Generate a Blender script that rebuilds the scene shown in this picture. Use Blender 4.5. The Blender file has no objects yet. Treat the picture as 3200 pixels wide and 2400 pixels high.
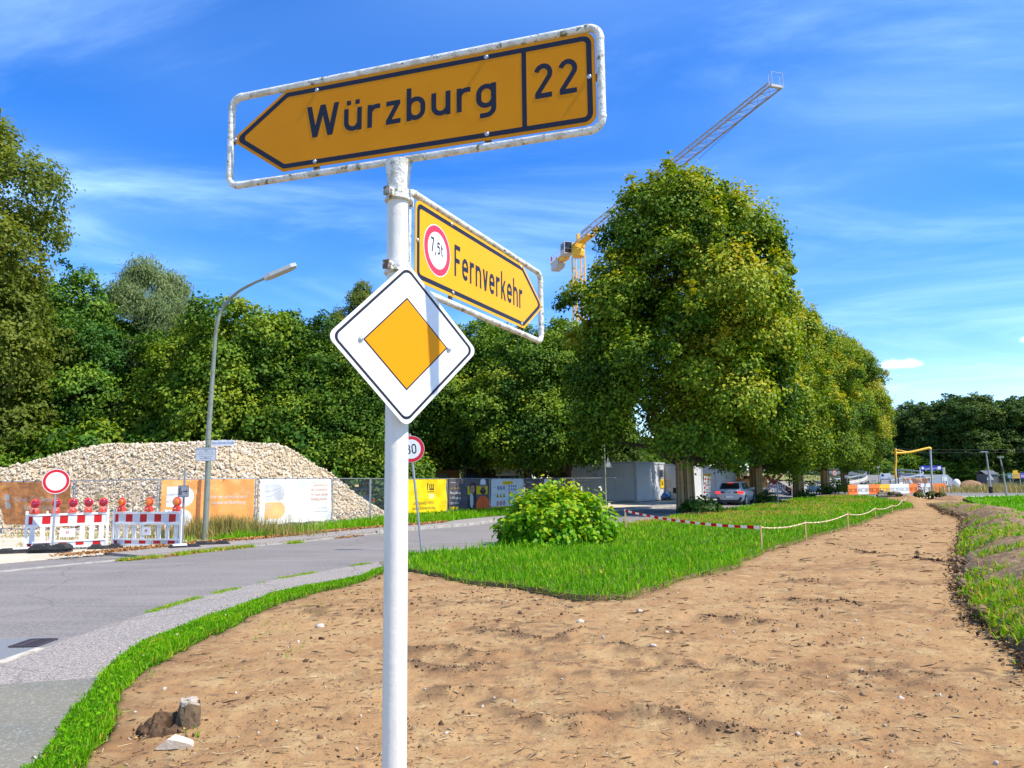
import bpy, math, random
import numpy as np
from mathutils import Matrix, Vector

random.seed(11)
rng = np.random.default_rng(11)
S = bpy.context.scene
COL = S.collection
rad = math.radians

# ------------------------------------------------------------------ camera
EYE = np.array([0.0, 0.0, 1.65])
FPX = 2350.6                       # focal length for a 3200 px wide frame
PITCH, ROLL = 0.1304, -0.0119
_f = np.array([0, math.cos(PITCH), math.sin(PITCH)])
_r = np.array([1.0, 0, 0])
_u = np.cross(_r, _f)
_R = math.cos(ROLL) * _r + math.sin(ROLL) * _u
_U = -math.sin(ROLL) * _r + math.cos(ROLL) * _u
cd = bpy.data.cameras.new('camera')
cam = bpy.data.objects.new('camera', cd)
COL.objects.link(cam)
cam.matrix_world = Matrix(((_R[0], _U[0], -_f[0], EYE[0]), (_R[1], _U[1], -_f[1], EYE[1]),
                           (_R[2], _U[2], -_f[2], EYE[2]), (0, 0, 0, 1)))
cd.sensor_width = 36.0
cd.lens = 36.0 * FPX / 3200.0
cd.clip_start = 0.05
cd.clip_end = 6000
S.camera = cam

# ------------------------------------------------------------------ sun, sky, exposure
SUN_AZ = rad(-22.3)                # direction to the sun measured from +x
SUN_EL = rad(54)
sd = np.array([math.cos(SUN_AZ) * math.cos(SUN_EL), math.sin(SUN_AZ) * math.cos(SUN_EL), math.sin(SUN_EL)])
sl = bpy.data.lights.new('sun', 'SUN')
sl.energy = 3.9
sl.angle = rad(0.5)
sl.color = (1.0, 0.93, 0.80)
so = bpy.data.objects.new('sun', sl)
COL.objects.link(so)
so.rotation_euler = Vector((-sd[0], -sd[1], -sd[2])).to_track_quat('-Z', 'Y').to_euler()

W = bpy.data.worlds.new('World')
S.world = W
W.use_nodes = True
nt = W.node_tree
nt.nodes.clear()
N = nt.nodes.new
L = nt.links.new
out = N('ShaderNodeOutputWorld')
bg = N('ShaderNodeBackground')
bg.inputs['Strength'].default_value = 0.15
sky = N('ShaderNodeTexSky')
sky.sky_type = 'NISHITA'
sky.sun_disc = False
sky.sun_elevation = SUN_EL
sky.sun_rotation = math.atan2(sd[0], sd[1])
sky.altitude = 300
sky.air_density = 1.0
sky.dust_density = 0.1
sky.ozone_density = 4.0
hs = N('ShaderNodeHueSaturation')
hs.inputs['Saturation'].default_value = 1.36
hs.inputs['Hue'].default_value = 0.514
hs.inputs['Value'].default_value = 1.0
L(sky.outputs[0], hs.inputs['Color'])
tc = N('ShaderNodeTexCoord')
sep = N('ShaderNodeSeparateXYZ')
L(tc.outputs['Generated'], sep.inputs[0])
def mth(op, a, b=None, clamp=False):
    n = N('ShaderNodeMath'); n.operation = op; n.use_clamp = clamp
    for i, v in enumerate((a, b)):
        if v is None: continue
        if isinstance(v, (int, float)): n.inputs[i].default_value = v
        else: L(v, n.inputs[i])
    return n.outputs[0]
zz = mth('ADD', mth('MAXIMUM', sep.outputs['Z'], 0.0), 0.12)
cmb = N('ShaderNodeCombineXYZ')
L(mth('DIVIDE', sep.outputs['X'], zz), cmb.inputs[0])
L(mth('DIVIDE', sep.outputs['Y'], zz), cmb.inputs[1])
def cloudnoise(scale, sx, sy, rz, detail, lo, hi, dist=0.0, off=0.0):
    mp = N('ShaderNodeMapping')
    mp.inputs['Scale'].default_value = (sx, sy, 1)
    mp.inputs['Rotation'].default_value = (0, 0, rad(rz))
    mp.inputs['Location'].default_value = (off, off * .7, 0)
    L(cmb.outputs[0], mp.inputs[0])
    n = N('ShaderNodeTexNoise')
    n.inputs['Scale'].default_value = scale
    n.inputs['Detail'].default_value = detail
    n.inputs['Roughness'].default_value = 0.6
    n.inputs['Distortion'].default_value = dist
    L(mp.outputs[0], n.inputs['Vector'])
    mr = N('ShaderNodeMapRange'); mr.interpolation_type = 'SMOOTHSTEP'
    mr.inputs['From Min'].default_value = lo; mr.inputs['From Max'].default_value = hi
    L(n.outputs[0], mr.inputs[0])
    return mr.outputs[0]
wisps = cloudnoise(0.95, 0.6, 1.35, 24, 9, 0.40, 0.80, 1.2, 3.1)
veil = cloudnoise(0.55, 0.7, 1.0, 10, 3, 0.40, 0.72, 0.2, 8.4)
mask = mth('MULTIPLY', mth('ADD', mth('ADD', mth('MULTIPLY', wisps, 0.6), mth('MULTIPLY', mth('MULTIPLY', wisps, veil), 0.8)), mth('MULTIPLY', veil, 0.34)), 0.48, True)
mx = N('ShaderNodeMix'); mx.data_type = 'RGBA'
L(mask, mx.inputs[0])
L(hs.outputs[0], mx.inputs[6])
mx.inputs[7].default_value = (4.2, 6.2, 8.6, 1)
# one small fair-weather cloud low over the far wood
def dotv(v):
    n = N('ShaderNodeVectorMath'); n.operation = 'DOT_PRODUCT'; L(tc.outputs['Generated'], n.inputs[0]); n.inputs[1].default_value = v; return n.outputs['Value']
def cumulus(az, el, w_, h_, amt, src):
    f0 = Vector((math.sin(az) * math.cos(el), math.cos(az) * math.cos(el), math.sin(el))); s0 = Vector((math.cos(az), -math.sin(az), 0)); u0 = s0.cross(f0)
    a = mth('DIVIDE', dotv(s0), w_); c = mth('DIVIDE', dotv(u0), h_)
    n = N('ShaderNodeTexNoise'); n.inputs['Scale'].default_value = 60; n.inputs['Detail'].default_value = 5; L(tc.outputs['Generated'], n.inputs['Vector'])
    r = mth('ADD', mth('SQRT', mth('ADD', mth('MULTIPLY', a, a), mth('MULTIPLY', c, c))), mth('MULTIPLY', mth('SUBTRACT', n.outputs[0], 0.5), 1.3))
    mr = N('ShaderNodeMapRange'); mr.interpolation_type = 'SMOOTHSTEP'; L(r, mr.inputs[0]); mr.inputs['From Min'].default_value = 1.0; mr.inputs['From Max'].default_value = 0.35
    k = mth('MULTIPLY', mth('MULTIPLY', mr.outputs[0], amt), mth('GREATER_THAN', dotv(f0), 0.0))
    m2 = N('ShaderNodeMix'); m2.data_type = 'RGBA'; L(k, m2.inputs[0]); L(src, m2.inputs[6]); m2.inputs[7].default_value = (6.5, 7.2, 8.2, 1); return m2.outputs[2]
cl1 = cumulus(math.atan2(.523, 1), .1335, .027, .0075, .8, mx.outputs[2])
cl2 = cumulus(math.atan2(.70, 1), .150, .012, .005, .4, cl1)
L(cl2, bg.inputs['Color'])
L(bg.outputs[0], out.inputs[0])

S.view_settings.view_transform = 'Standard'
S.view_settings.look = 'None'
S.view_settings.exposure = 0.85
S.view_settings.gamma = 1.0
S.view_settings.use_curve_mapping = False
S.render.engine = 'CYCLES'
S.cycles.max_bounces = 6
S.cycles.transparent_max_bounces = 6
S.cycles.use_denoising = True

# ------------------------------------------------------------------ where a photographed point stands
def _ray(px, py):
    return _f + _R * ((px - 1600) / FPX) + _U * ((1200 - py) / FPX)
def ground_at(px, py, z=0.0):
    d = _ray(px, py); t = (z - EYE[2]) / d[2]
    return EYE + d * t
def point_at(px, py, D):
    d = _ray(px, py)
    return EYE + d * (D / d[1])
def gl(pts, z=0.0):
    return [tuple(ground_at(x, y, z)[:2]) for x, y in pts]

# ------------------------------------------------------------------ numpy noise
def _hash(ix, iy, s):
    h = (ix.astype(np.int64) * 374761393 + iy.astype(np.int64) * 668265263 + s * 974711) & 0x7fffffff
    h = (h ^ (h >> 13)) * 1274126177 & 0x7fffffff
    return ((h ^ (h >> 16)) & 0xffff) / 65535.0
def vnoise(x, y, s=0):
    x = np.asarray(x, float); y = np.asarray(y, float)
    ix = np.floor(x).astype(np.int64); iy = np.floor(y).astype(np.int64)
    fx = x - ix; fy = y - iy
    fx = fx * fx * (3 - 2 * fx); fy = fy * fy * (3 - 2 * fy)
    a = _hash(ix, iy, s); b = _hash(ix + 1, iy, s); c = _hash(ix, iy + 1, s); d = _hash(ix + 1, iy + 1, s)
    return (a + (b - a) * fx) * (1 - fy) + (c + (d - c) * fx) * fy
def fbm(x, y, o=4, s=0):
    r = 0; a = 0.5
    for i in range(o):
        r = r + a * vnoise(x * 2 ** i, y * 2 ** i, s + i * 7); a *= 0.5
    return r / (1 - 0.5 ** o)
def inside(px, py, poly):
    px = np.asarray(px); py = np.asarray(py)
    c = np.zeros(px.shape, bool); n = len(poly); j = n - 1
    for i in range(n):
        xi, yi = poly[i]; xj, yj = poly[j]
        if yi != yj:
            c ^= ((yi > py) != (yj > py)) & (px < (xj - xi) * (py - yi) / (yj - yi) + xi)
        j = i
    return c
def edge_dist(px, py, line, closed=False):
    d = np.full(np.shape(px), 1e9)
    pts = list(line) + ([line[0]] if closed else [])
    for (ax, ay), (bx, by) in zip(pts[:-1], pts[1:]):
        dx, dy = bx - ax, by - ay
        t = np.clip(((px - ax) * dx + (py - ay) * dy) / (dx * dx + dy * dy + 1e-12), 0, 1)
        d = np.minimum(d, np.hypot(px - ax - t * dx, py - ay - t * dy))
    return d
def offset_line(pts, d):
    P = np.array(pts, float); T = np.gradient(P, axis=0)
    T /= np.linalg.norm(T, axis=1, keepdims=True) + 1e-9
    return [tuple(p + np.array([-t[1], t[0]]) * d) for p, t in zip(P, T)]
def resample(pts, step):
    P = np.array(pts, float)
    s = np.r_[0, np.cumsum(np.linalg.norm(np.diff(P, axis=0), axis=1))]
    q = np.arange(0, s[-1] + 1e-6, step)
    return [tuple(np.interp(q_, s, P[:, k]) for k in range(P.shape[1])) for q_ in q]
def smooth_line(pts, n=8):
    P = [np.array(p, float) for p in pts]; P = [2 * P[0] - P[1]] + P + [2 * P[-1] - P[-2]]
    o = []
    for i in range(1, len(P) - 2):
        for k in range(n):
            t = k / n
            o.append(tuple(0.5 * (2 * P[i] + (P[i + 1] - P[i - 1]) * t + (2 * P[i - 1] - 5 * P[i] + 4 * P[i + 1] - P[i + 2]) * t * t
                     + (3 * P[i] - P[i - 1] - 3 * P[i + 1] + P[i + 2]) * t ** 3)))
    o.append(tuple(P[-2]))
    return o

# ------------------------------------------------------------------ materials
MATS = {}
def mat(name, col, rough=0.6, metal=0.0, var=None, bump=None, spec=0.5, coat=0.0, emit=None, trans=None, grime=None):
    """col: base colour. var: list of (scale, colour, lo, hi[, detail]) noise blends. bump: list of (scale, strength, detail)"""
    if name in MATS: return MATS[name]
    m = bpy.data.materials.new(name); m.use_nodes = True
    t = m.node_tree; b = t.nodes['Principled BSDF']
    b.inputs['Roughness'].default_value = rough
    b.inputs['Metallic'].default_value = metal
    b.inputs['Specular IOR Level'].default_value = spec
    b.inputs['Coat Weight'].default_value = coat
    rgb = t.nodes.new('ShaderNodeRGB'); rgb.outputs[0].default_value = (*col, 1)
    src = rgb.outputs[0]
    co = t.nodes.new('ShaderNodeTexCoord')
    for v in (var or []):
        sc, c2, lo, hi = v[:4]; det = v[4] if len(v) > 4 else 5
        n = t.nodes.new('ShaderNodeTexNoise'); n.inputs['Detail'].default_value = det; n.inputs['Roughness'].default_value = 0.62
        if isinstance(sc, tuple):
            mp = t.nodes.new('ShaderNodeMapping'); mp.inputs['Scale'].default_value = sc
            t.links.new(co.outputs['Object'], mp.inputs[0]); t.links.new(mp.outputs[0], n.inputs['Vector']); n.inputs['Scale'].default_value = 1
        else:
            n.inputs['Scale'].default_value = sc; t.links.new(co.outputs['Object'], n.inputs['Vector'])
        mr = t.nodes.new('ShaderNodeMapRange'); mr.inputs['From Min'].default_value = lo; mr.inputs['From Max'].default_value = hi
        t.links.new(n.outputs[0], mr.inputs[0])
        mi = t.nodes.new('ShaderNodeMix'); mi.data_type = 'RGBA'
        t.links.new(mr.outputs[0], mi.inputs[0]); t.links.new(src, mi.inputs[6]); mi.inputs[7].default_value = (*c2, 1)
        src = mi.outputs[2]
    t.links.new(src, b.inputs['Base Color'])
    prev = None
    for sc, st, det in (bump or []):
        n = t.nodes.new('ShaderNodeTexNoise'); n.inputs['Scale'].default_value = sc; n.inputs['Detail'].default_value = det
        n.inputs['Roughness'].default_value = 0.65
        t.links.new(co.outputs['Object'], n.inputs['Vector'])
        bp = t.nodes.new('ShaderNodeBump'); bp.inputs['Strength'].default_value = st; bp.inputs['Distance'].default_value = 0.4 / sc
        t.links.new(n.outputs[0], bp.inputs['Height'])
        if prev: t.links.new(prev, bp.inputs['Normal'])
        prev = bp.outputs[0]
    if prev: t.links.new(prev, b.inputs['Normal'])
    if emit:
        b.inputs['Emission Color'].default_value = (*emit[0], 1); b.inputs['Emission Strength'].default_value = emit[1]
    MATS[name] = m
    return m
def leaf_mat(name, stops, trans=0.35, tint=1.25, rough=0.6, attr=None, spec=0.18):
    """colour per leaf (random per island) from a ramp; light passes through the blade"""
    m = bpy.data.materials.new(name); m.use_nodes = True
    t = m.node_tree; t.nodes.clear()
    o = t.nodes.new('ShaderNodeOutputMaterial')
    g = t.nodes.new('ShaderNodeNewGeometry')
    r = t.nodes.new('ShaderNodeValToRGB'); e = r.color_ramp.elements
    e[0].position, e[0].color = stops[0][0], (*stops[0][1], 1)
    e[1].position, e[1].color = stops[-1][0], (*stops[-1][1], 1)
    for p, c in stops[1:-1]:
        k = e.new(p); k.color = (*c, 1)
    if attr:
        a = t.nodes.new('ShaderNodeAttribute'); a.attribute_name = attr
        ad = t.nodes.new('ShaderNodeMath'); ad.operation = 'ADD'
        ml = t.nodes.new('ShaderNodeMath'); ml.operation = 'MULTIPLY'; ml.inputs[1].default_value = 0.35
        t.links.new(g.outputs['Random Per Island'], ml.inputs[0])
        t.links.new(ml.outputs[0], ad.inputs[0]); t.links.new(a.outputs['Fac'], ad.inputs[1])
        t.links.new(ad.outputs[0], r.inputs[0])
    else:
        t.links.new(g.outputs['Random Per Island'], r.inputs[0])
    p = t.nodes.new('ShaderNodeBsdfPrincipled'); p.inputs['Roughness'].default_value = rough
    p.inputs['Specular IOR Level'].default_value = spec
    t.links.new(r.outputs[0], p.inputs['Base Color'])
    tr = t.nodes.new('ShaderNodeBsdfTranslucent')
    hv = t.nodes.new('ShaderNodeHueSaturation'); hv.inputs['Value'].default_value = tint; hv.inputs['Saturation'].default_value = 1.1
    t.links.new(r.outputs[0], hv.inputs['Color']); t.links.new(hv.outputs[0], tr.inputs[0])
    mx = t.nodes.new('ShaderNodeMixShader'); mx.inputs[0].default_value = trans
    t.links.new(p.outputs[0], mx.inputs[1]); t.links.new(tr.outputs[0], mx.inputs[2]); t.links.new(mx.outputs[0], o.inputs[0])
    return m
def color_attr_mat(name, rough=0.6, bump=None, trans=0.0):
    m = bpy.data.materials.new(name); m.use_nodes = True
    t = m.node_tree; b = t.nodes['Principled BSDF']; b.inputs['Roughness'].default_value = rough
    b.inputs['Specular IOR Level'].default_value = 0.25
    a = t.nodes.new('ShaderNodeAttribute'); a.attribute_name = 'print'
    t.links.new(a.outputs['Color'], b.inputs['Base Color'])
    if bump:
        co = t.nodes.new('ShaderNodeTexCoord'); n = t.nodes.new('ShaderNodeTexNoise'); n.inputs['Scale'].default_value = bump[0]; n.inputs['Detail'].default_value = 3
        t.links.new(co.outputs['Object'], n.inputs['Vector'])
        bp = t.nodes.new('ShaderNodeBump'); bp.inputs['Strength'].default_value = bump[1]; bp.inputs['Distance'].default_value = 0.05
        t.links.new(n.outputs[0], bp.inputs['Height']); t.links.new(bp.outputs[0], b.inputs['Normal'])
    return m

# ------------------------------------------------------------------ objects
def link(o):
    COL.objects.link(o); return o
def tag(o, label, cat, group=None):
    o['label'] = label; o['category'] = cat
    if group: o['group'] = group
    return o
def thing(name, loc, rz, label, cat, group=None):
    o = link(bpy.data.objects.new(name, None))
    o.empty_display_size = 0.2
    o.location = loc; o.rotation_euler = (0, 0, rz)
    return tag(o, label, cat, group)
def obj(name, me, parent=None, loc=None, rot=None, kind=None, label=None):
    o = link(bpy.data.objects.new(name, me))
    if parent: o.parent = parent
    if loc is not None: o.location = loc
    if rot is not None: o.rotation_euler = rot
    if kind: o['kind'] = kind
    if label: o['label'] = label
    return o
def copy_tree(o, parent=None):
    c = o.copy(); COL.objects.link(c)
    if parent: c.parent = parent
    for ch in list(o.children): copy_tree(ch, c)
    return c
def fast_mesh(name, verts, faces, mats, mi=None, smooth=False, attrs=None):
    """verts (n,3); faces (m,k) all of the same size"""
    me = bpy.data.meshes.new(name)
    verts = np.ascontiguousarray(verts, np.float32); faces = np.ascontiguousarray(faces, np.int32)
    m, k = faces.shape
    me.vertices.add(len(verts)); me.vertices.foreach_set('co', verts.ravel())
    me.loops.add(m * k); me.loops.foreach_set('vertex_index', faces.ravel())
    me.polygons.add(m); me.polygons.foreach_set('loop_start', np.arange(0, m * k, k, dtype=np.int32))
    me.polygons.foreach_set('loop_total', np.full(m, k, np.int32))
    for x in (mats if isinstance(mats, (list, tuple)) else [mats]): me.materials.append(x)
    if mi is not None: me.polygons.foreach_set('material_index', np.ascontiguousarray(mi, np.int32))
    if smooth: me.polygons.foreach_set('use_smooth', np.ones(m, bool))
    if attrs:
        for nm, (dom, typ, data) in attrs.items():
            a = me.attributes.new(nm, typ, dom)
            a.data.foreach_set('color' if 'COLOR' in typ else 'value', np.ascontiguousarray(data, np.float32).ravel())
    me.update(calc_edges=True)
    return me

class MB:
    """collects shapes into one mesh; T transforms what is added next"""
    def __init__(s): s.v = []; s.f = []; s.m = []; s.sm = []; s.T = None; s.mi = 0
    def add(s, verts, faces, smooth=False):
        b = len(s.v)
        for p in verts:
            p = Vector(p)
            s.v.append(tuple(s.T @ p) if s.T else tuple(p))
        for f in faces:
            s.f.append(tuple(b + i for i in f)); s.m.append(s.mi); s.sm.append(smooth)
        return s
    def box(s, c, d, rot=None, taper=1.0):
        hx, hy, hz = d[0] / 2, d[1] / 2, d[2] / 2
        vs = [Vector((x * hx * (taper if z > 0 else 1), y * hy * (taper if z > 0 else 1), z * hz)) for z in (-1, 1) for y in (-1, 1) for x in (-1, 1)]
        if rot is not None: vs = [rot @ v for v in vs]
        vs = [v + Vector(c) for v in vs]
        return s.add(vs, [(0, 2, 3, 1), (4, 5, 7, 6), (0, 1, 5, 4), (2, 6, 7, 3), (1, 3, 7, 5), (0, 4, 6, 2)])
    def cbox(s, c, d, b=0.01):
        """box with chamfered edges in x and z (rounded look from the front)"""
        x, z = d[0] / 2, d[2] / 2
        poly = [(-x + b, -z), (x - b, -z), (x, -z + b), (x, z - b), (x - b, z), (-x + b, z), (-x, z - b), (-x, -z + b)]
        return s.plate([(c[0] + p, c[2] + q) for p, q in poly], c[1] - d[1] / 2, c[1] + d[1] / 2)
    def plate(s, poly, y0, y1):
        n = len(poly)
        vs = [(x, y0, z) for x, z in poly] + [(x, y1, z) for x, z in poly]
        fs = [tuple(range(n)), tuple(range(2 * n - 1, n - 1, -1))] + [(j, i, n + i, n + j) for i, j in ((i, (i + 1) % n) for i in range(n))]
        return s.add(vs, fs)
    def slab(s, poly, z0, z1):
        n = len(poly)
        vs = [(x, y, z1) for x, y in poly] + [(x, y, z0) for x, y in poly]
        fs = [tuple(range(n)), tuple(range(2 * n - 1, n - 1, -1))] + [(j, i, n + i, n + j) for i, j in ((i, (i + 1) % n) for i in range(n))]
        return s.add(vs, fs)
    def sheet(s, poly, y):
        return s.add([(x, y, z) for x, z in poly], [tuple(range(len(poly)))])
    def ring(s, A, B, y):
        n = len(A)
        return s.add([(x, y, z) for x, z in A] + [(x, y, z) for x, z in B], [(i, (i + 1) % n, n + (i + 1) % n, n + i) for i in range(n)])
    def tube(s, path, r, n=8, closed=False, caps=True, smooth=True):
        P = [Vector(p) for p in path]; k = len(P)
        R = [r] * k if isinstance(r, (int, float)) else list(r)
        vs = []; fs = []
        up = None
        for i in range(k):
            if closed: d = P[(i + 1) % k] - P[i - 1]
            else: d = P[min(i + 1, k - 1)] - P[max(i - 1, 0)]
            d.normalize()
            if up is None:
                up = Vector((0, 0, 1)) if abs(d.z) < 0.9 else Vector((1, 0, 0))
            a = d.cross(up)
            if a.length < 1e-4: a = d.cross(Vector((0.3, 1, 0.2)))
            a.normalize(); b = a.cross(d); up = b
            for j in range(n):
                t = 2 * math.pi * j / n
                vs.append(P[i] + (a * math.cos(t) + b * math.sin(t)) * R[i])
        for i in range(k if closed else k - 1):
            for j in range(n):
                i2 = (i + 1) % k
                fs.append((i * n + j, i * n + (j + 1) % n, i2 * n + (j + 1) % n, i2 * n + j))
        s.add(vs, fs, smooth)
        if caps and not closed:
            s.add(vs[:n], [tuple(range(n - 1, -1, -1))]); s.add(vs[-n:], [tuple(range(n))])
        return s
    def cyl(s, p0, p1, r, n=12, r1=None):
        return s.tube([p0, p1], [r, r if r1 is None else r1], n)
    def bar(s, p0, p1, w, h=None):
        h = h or w; a = Vector(p0); b = Vector(p1); d = b - a
        q = d.to_track_quat('Y', 'Z').to_matrix()
        return s.box((a + b) / 2, (w, d.length, h), q)
    def disc(s, c, r, y, n=28, sx=1.0):
        return s.sheet([(c[0] + r * sx * math.cos(2 * math.pi * i / n), c[1] + r * math.sin(2 * math.pi * i / n)) for i in range(n)], y)
    def ball(s, c, r, seg=8, rings=5, sc=(1, 1, 1)):
        vs = []; fs = []
        for i in range(rings + 1):
            a = math.pi * i / rings
            for j in range(seg):
                t = 2 * math.pi * j / seg
                vs.append((c[0] + r * sc[0] * math.sin(a) * math.cos(t), c[1] + r * sc[1] * math.sin(a) * math.sin(t), c[2] + r * sc[2] * math.cos(a)))
        for i in range(rings):
            for j in range(seg):
                fs.append((i * seg + j, (i + 1) * seg + j, (i + 1) * seg + (j + 1) % seg, i * seg + (j + 1) % seg))
        return s.add(vs, fs, True)
    def mesh(s, name, mats):
        me = bpy.data.meshes.new(name)
        me.from_pydata(s.v, [], s.f)
        for x in (mats if isinstance(mats, (list, tuple)) else [mats]): me.materials.append(x)
        me.polygons.foreach_set('material_index', s.m)
        me.polygons.foreach_set('use_smooth', s.sm)
        me.update()
        return me
    def build(s, name, mats, parent=None, kind=None, label=None, loc=None, rot=None):
        return obj(name, s.mesh(name, mats), parent, loc, rot, kind, label)

def fillet(poly, r, n=5):
    """round the corners of a polygon; r a number or one per corner"""
    o = []; k = len(poly)
    for i in range(k):
        p = np.array(poly[i]); a = np.array(poly[i - 1]) - p; b = np.array(poly[(i + 1) % k]) - p
        la, lb = np.linalg.norm(a), np.linalg.norm(b); a = a / la; b = b / lb
        ri = r if isinstance(r, (int, float)) else r[i]
        ang = math.acos(max(-1, min(1, a @ b))); t = min(ri / math.tan(ang / 2), la * .45, lb * .45)
        rr = t * math.tan(ang / 2)
        c = p + (a + b) / np.linalg.norm(a + b) * (rr / math.sin(ang / 2))
        s0 = p + a * t - c; s1 = p + b * t - c
        a0 = math.atan2(s0[1], s0[0]); a1 = math.atan2(s1[1], s1[0])
        da = (a1 - a0 + math.pi) % (2 * math.pi) - math.pi
        for q in range(n + 1):
            x = a0 + da * q / n
            o.append((c[0] + rr * math.cos(x), c[1] + rr * math.sin(x)))
    return o
def inset(poly, d):
    k = len(poly); o = []
    for i in range(k):
        p = np.array(poly[i], float); a = p - np.array(poly[i - 1]); b = np.array(poly[(i + 1) % k]) - p
        a /= np.linalg.norm(a); b /= np.linalg.norm(b)
        na = np.array([-a[1], a[0]]); nb = np.array([-b[1], b[0]])
        m = na + nb; m = m / (m @ na)
        o.append(tuple(p + m * d))
    return o
def rect(x0, z0, x1, z1): return [(x0, z0), (x1, z0), (x1, z1), (x0, z1)]

# ------------------------------------------------------------------ lettering
def arc(cx, cy, rx, ry, a0, a1, n=8):
    return [(cx + rx * math.cos(rad(a0 + (a1 - a0) * i / n)), cy + ry * math.sin(rad(a0 + (a1 - a0) * i / n))) for i in range(n + 1)]
def stad(x0, x1, y0, y1, n=6):      # closed rounded loop, straight sides
    r = (x1 - x0) / 2; cx = (x0 + x1) / 2
    return arc(cx, y1 - r, r, r, 0, 180, 2 * n) + arc(cx, y0 + r, r, r, 180, 360, 2 * n)
# stroke letters: ('p', polyline) mitred stroke, ('c', closed loop), ('s', slanted bar with level ends), ('d', filled rectangle)
GL = {
 'W': (7.3, [('s', .55, 7, 1.95, 0), ('s', 3.65, 7, 1.95, 0), ('s', 3.65, 7, 5.35, 0), ('s', 6.75, 7, 5.35, 0)]),
 'ü': (4.0, [('p', [(.5, 5)] + arc(1.95, 1.95, 1.45, 1.45, 180, 360)[0:] + [(3.4, 2.2)]), ('p', [(3.4, 5), (3.4, 0)]), ('d', .55, 5.75, 1.5, 6.75), ('d', 2.45, 5.75, 3.4, 6.75)]),
 'u': (4.0, [('p', [(.5, 5)] + arc(1.95, 1.95, 1.45, 1.45, 180, 360) + [(3.4, 2.2)]), ('p', [(3.4, 5), (3.4, 0)])]),
 'r': (2.75, [('p', [(.5, 5), (.5, 0)]), ('p', [(.55, 2.6)] + arc(1.95, 3.05, 1.45, 1.45, 180, 85) + [(2.75, 4.45)])]),
 'z': (3.3, [('p', [(.15, 4.5), (3.1, 4.5)]), ('p', [(.1, .5), (3.2, .5)]), ('s', 2.55, 4.2, .65, .8)]),
 'b': (4.0, [('p', [(.5, 7), (.5, 0)]), ('c', stad(.5, 3.4, .5, 4.5))]),
 'g': (4.0, [('c', stad(.5, 3.4, .5, 4.5)), ('p', [(3.4, 5), (3.4, -.2)] + arc(1.95, -.2, 1.45, 1.3, 0, -95) + [(.7, -1.5)])]),
 '2': (4.1, [('p', arc(1.95, 5.0, 1.45, 1.5, 165, -20, 10) + [(3.05, 4.05), (.62, .75)]), ('p', [(.25, .5), (3.75, .5)])]),
 'F': (3.7, [('p', [(.5, 7), (.5, 0)]), ('p', [(.5, 6.5), (3.6, 6.5)]), ('p', [(.5, 3.55), (3.2, 3.55)])]),
 'e': (3.9, [('p', [(.5, 2.55), (3.4, 2.55)] + arc(1.95, 3.05, 1.45, 1.45, 0, 180) + [(.5, 1.95)] + arc(1.95, 1.95, 1.45, 1.45, 180, 325))]),
 'n': (4.0, [('p', [(.5, 5), (.5, 0)]), ('p', [(.5, 2.9)] + arc(1.95, 3.05, 1.45, 1.45, 180, 0) + [(3.4, 0)])]),
 'h': (4.0, [('p', [(.5, 7), (.5, 0)]), ('p', [(.5, 2.9)] + arc(1.95, 3.05, 1.45, 1.45, 180, 0) + [(3.4, 0)])]),
 'v': (3.5, [('s', .45, 5, 1.7, 0), ('s', 2.95, 5, 1.7, 0)]),
 'k': (3.7, [('p', [(.5, 7), (.5, 0)]), ('s', 3.1, 5, .75, 1.9), ('s', 1.55, 2.9, 3.2, 0)]),
 '7': (3.7, [('p', [(.2, 6.5), (3.5, 6.5)]), ('s', 3.05, 6.3, 1.25, 0)]),
 ',': (1.6, [('s', .9, 1.0, .45, -1.2)]),
 '5': (3.9, [('p', [(3.4, 6.5), (.75, 6.5), (.6, 3.7)]), ('p', [(.6, 3.75)] + arc(1.9, 2.55, 1.5, 2.0, 140, -140, 12))]),
 't': (2.4, [('p', [(.8, 6.6), (.8, 1.5)] + arc(1.8, 1.5, 1.0, 1.0, 180, 270, 4) + [(2.3, .5)]), ('p', [(0, 4.5), (2.2, 4.5)])]),
 '3': (3.9, [('p', arc(1.9, 5.05, 1.35, 1.45, 160, -90, 10) + [(1.5, 3.6)]), ('p', [(1.5, 3.62), (1.9, 3.62)] + arc(1.9, 2.05, 1.55, 1.55, 90, -160, 10))]),
 '0': (4.0, [('c', stad(.5, 3.5, .5, 6.5))]),
}
def glyph_letters(parent, m, text, x0, z0, cap, y, sx=1.0, gap=1.0):
    u = cap / 7.0; x = x0
    for ch in text:
        b = MB(); glyph_text(b, ch, x, z0, cap, y, sx, gap); o = b.build('letter' if ch.isalpha() else 'digit', m, parent)
        x += (GL[ch][0] + gap) * u * sx
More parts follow.
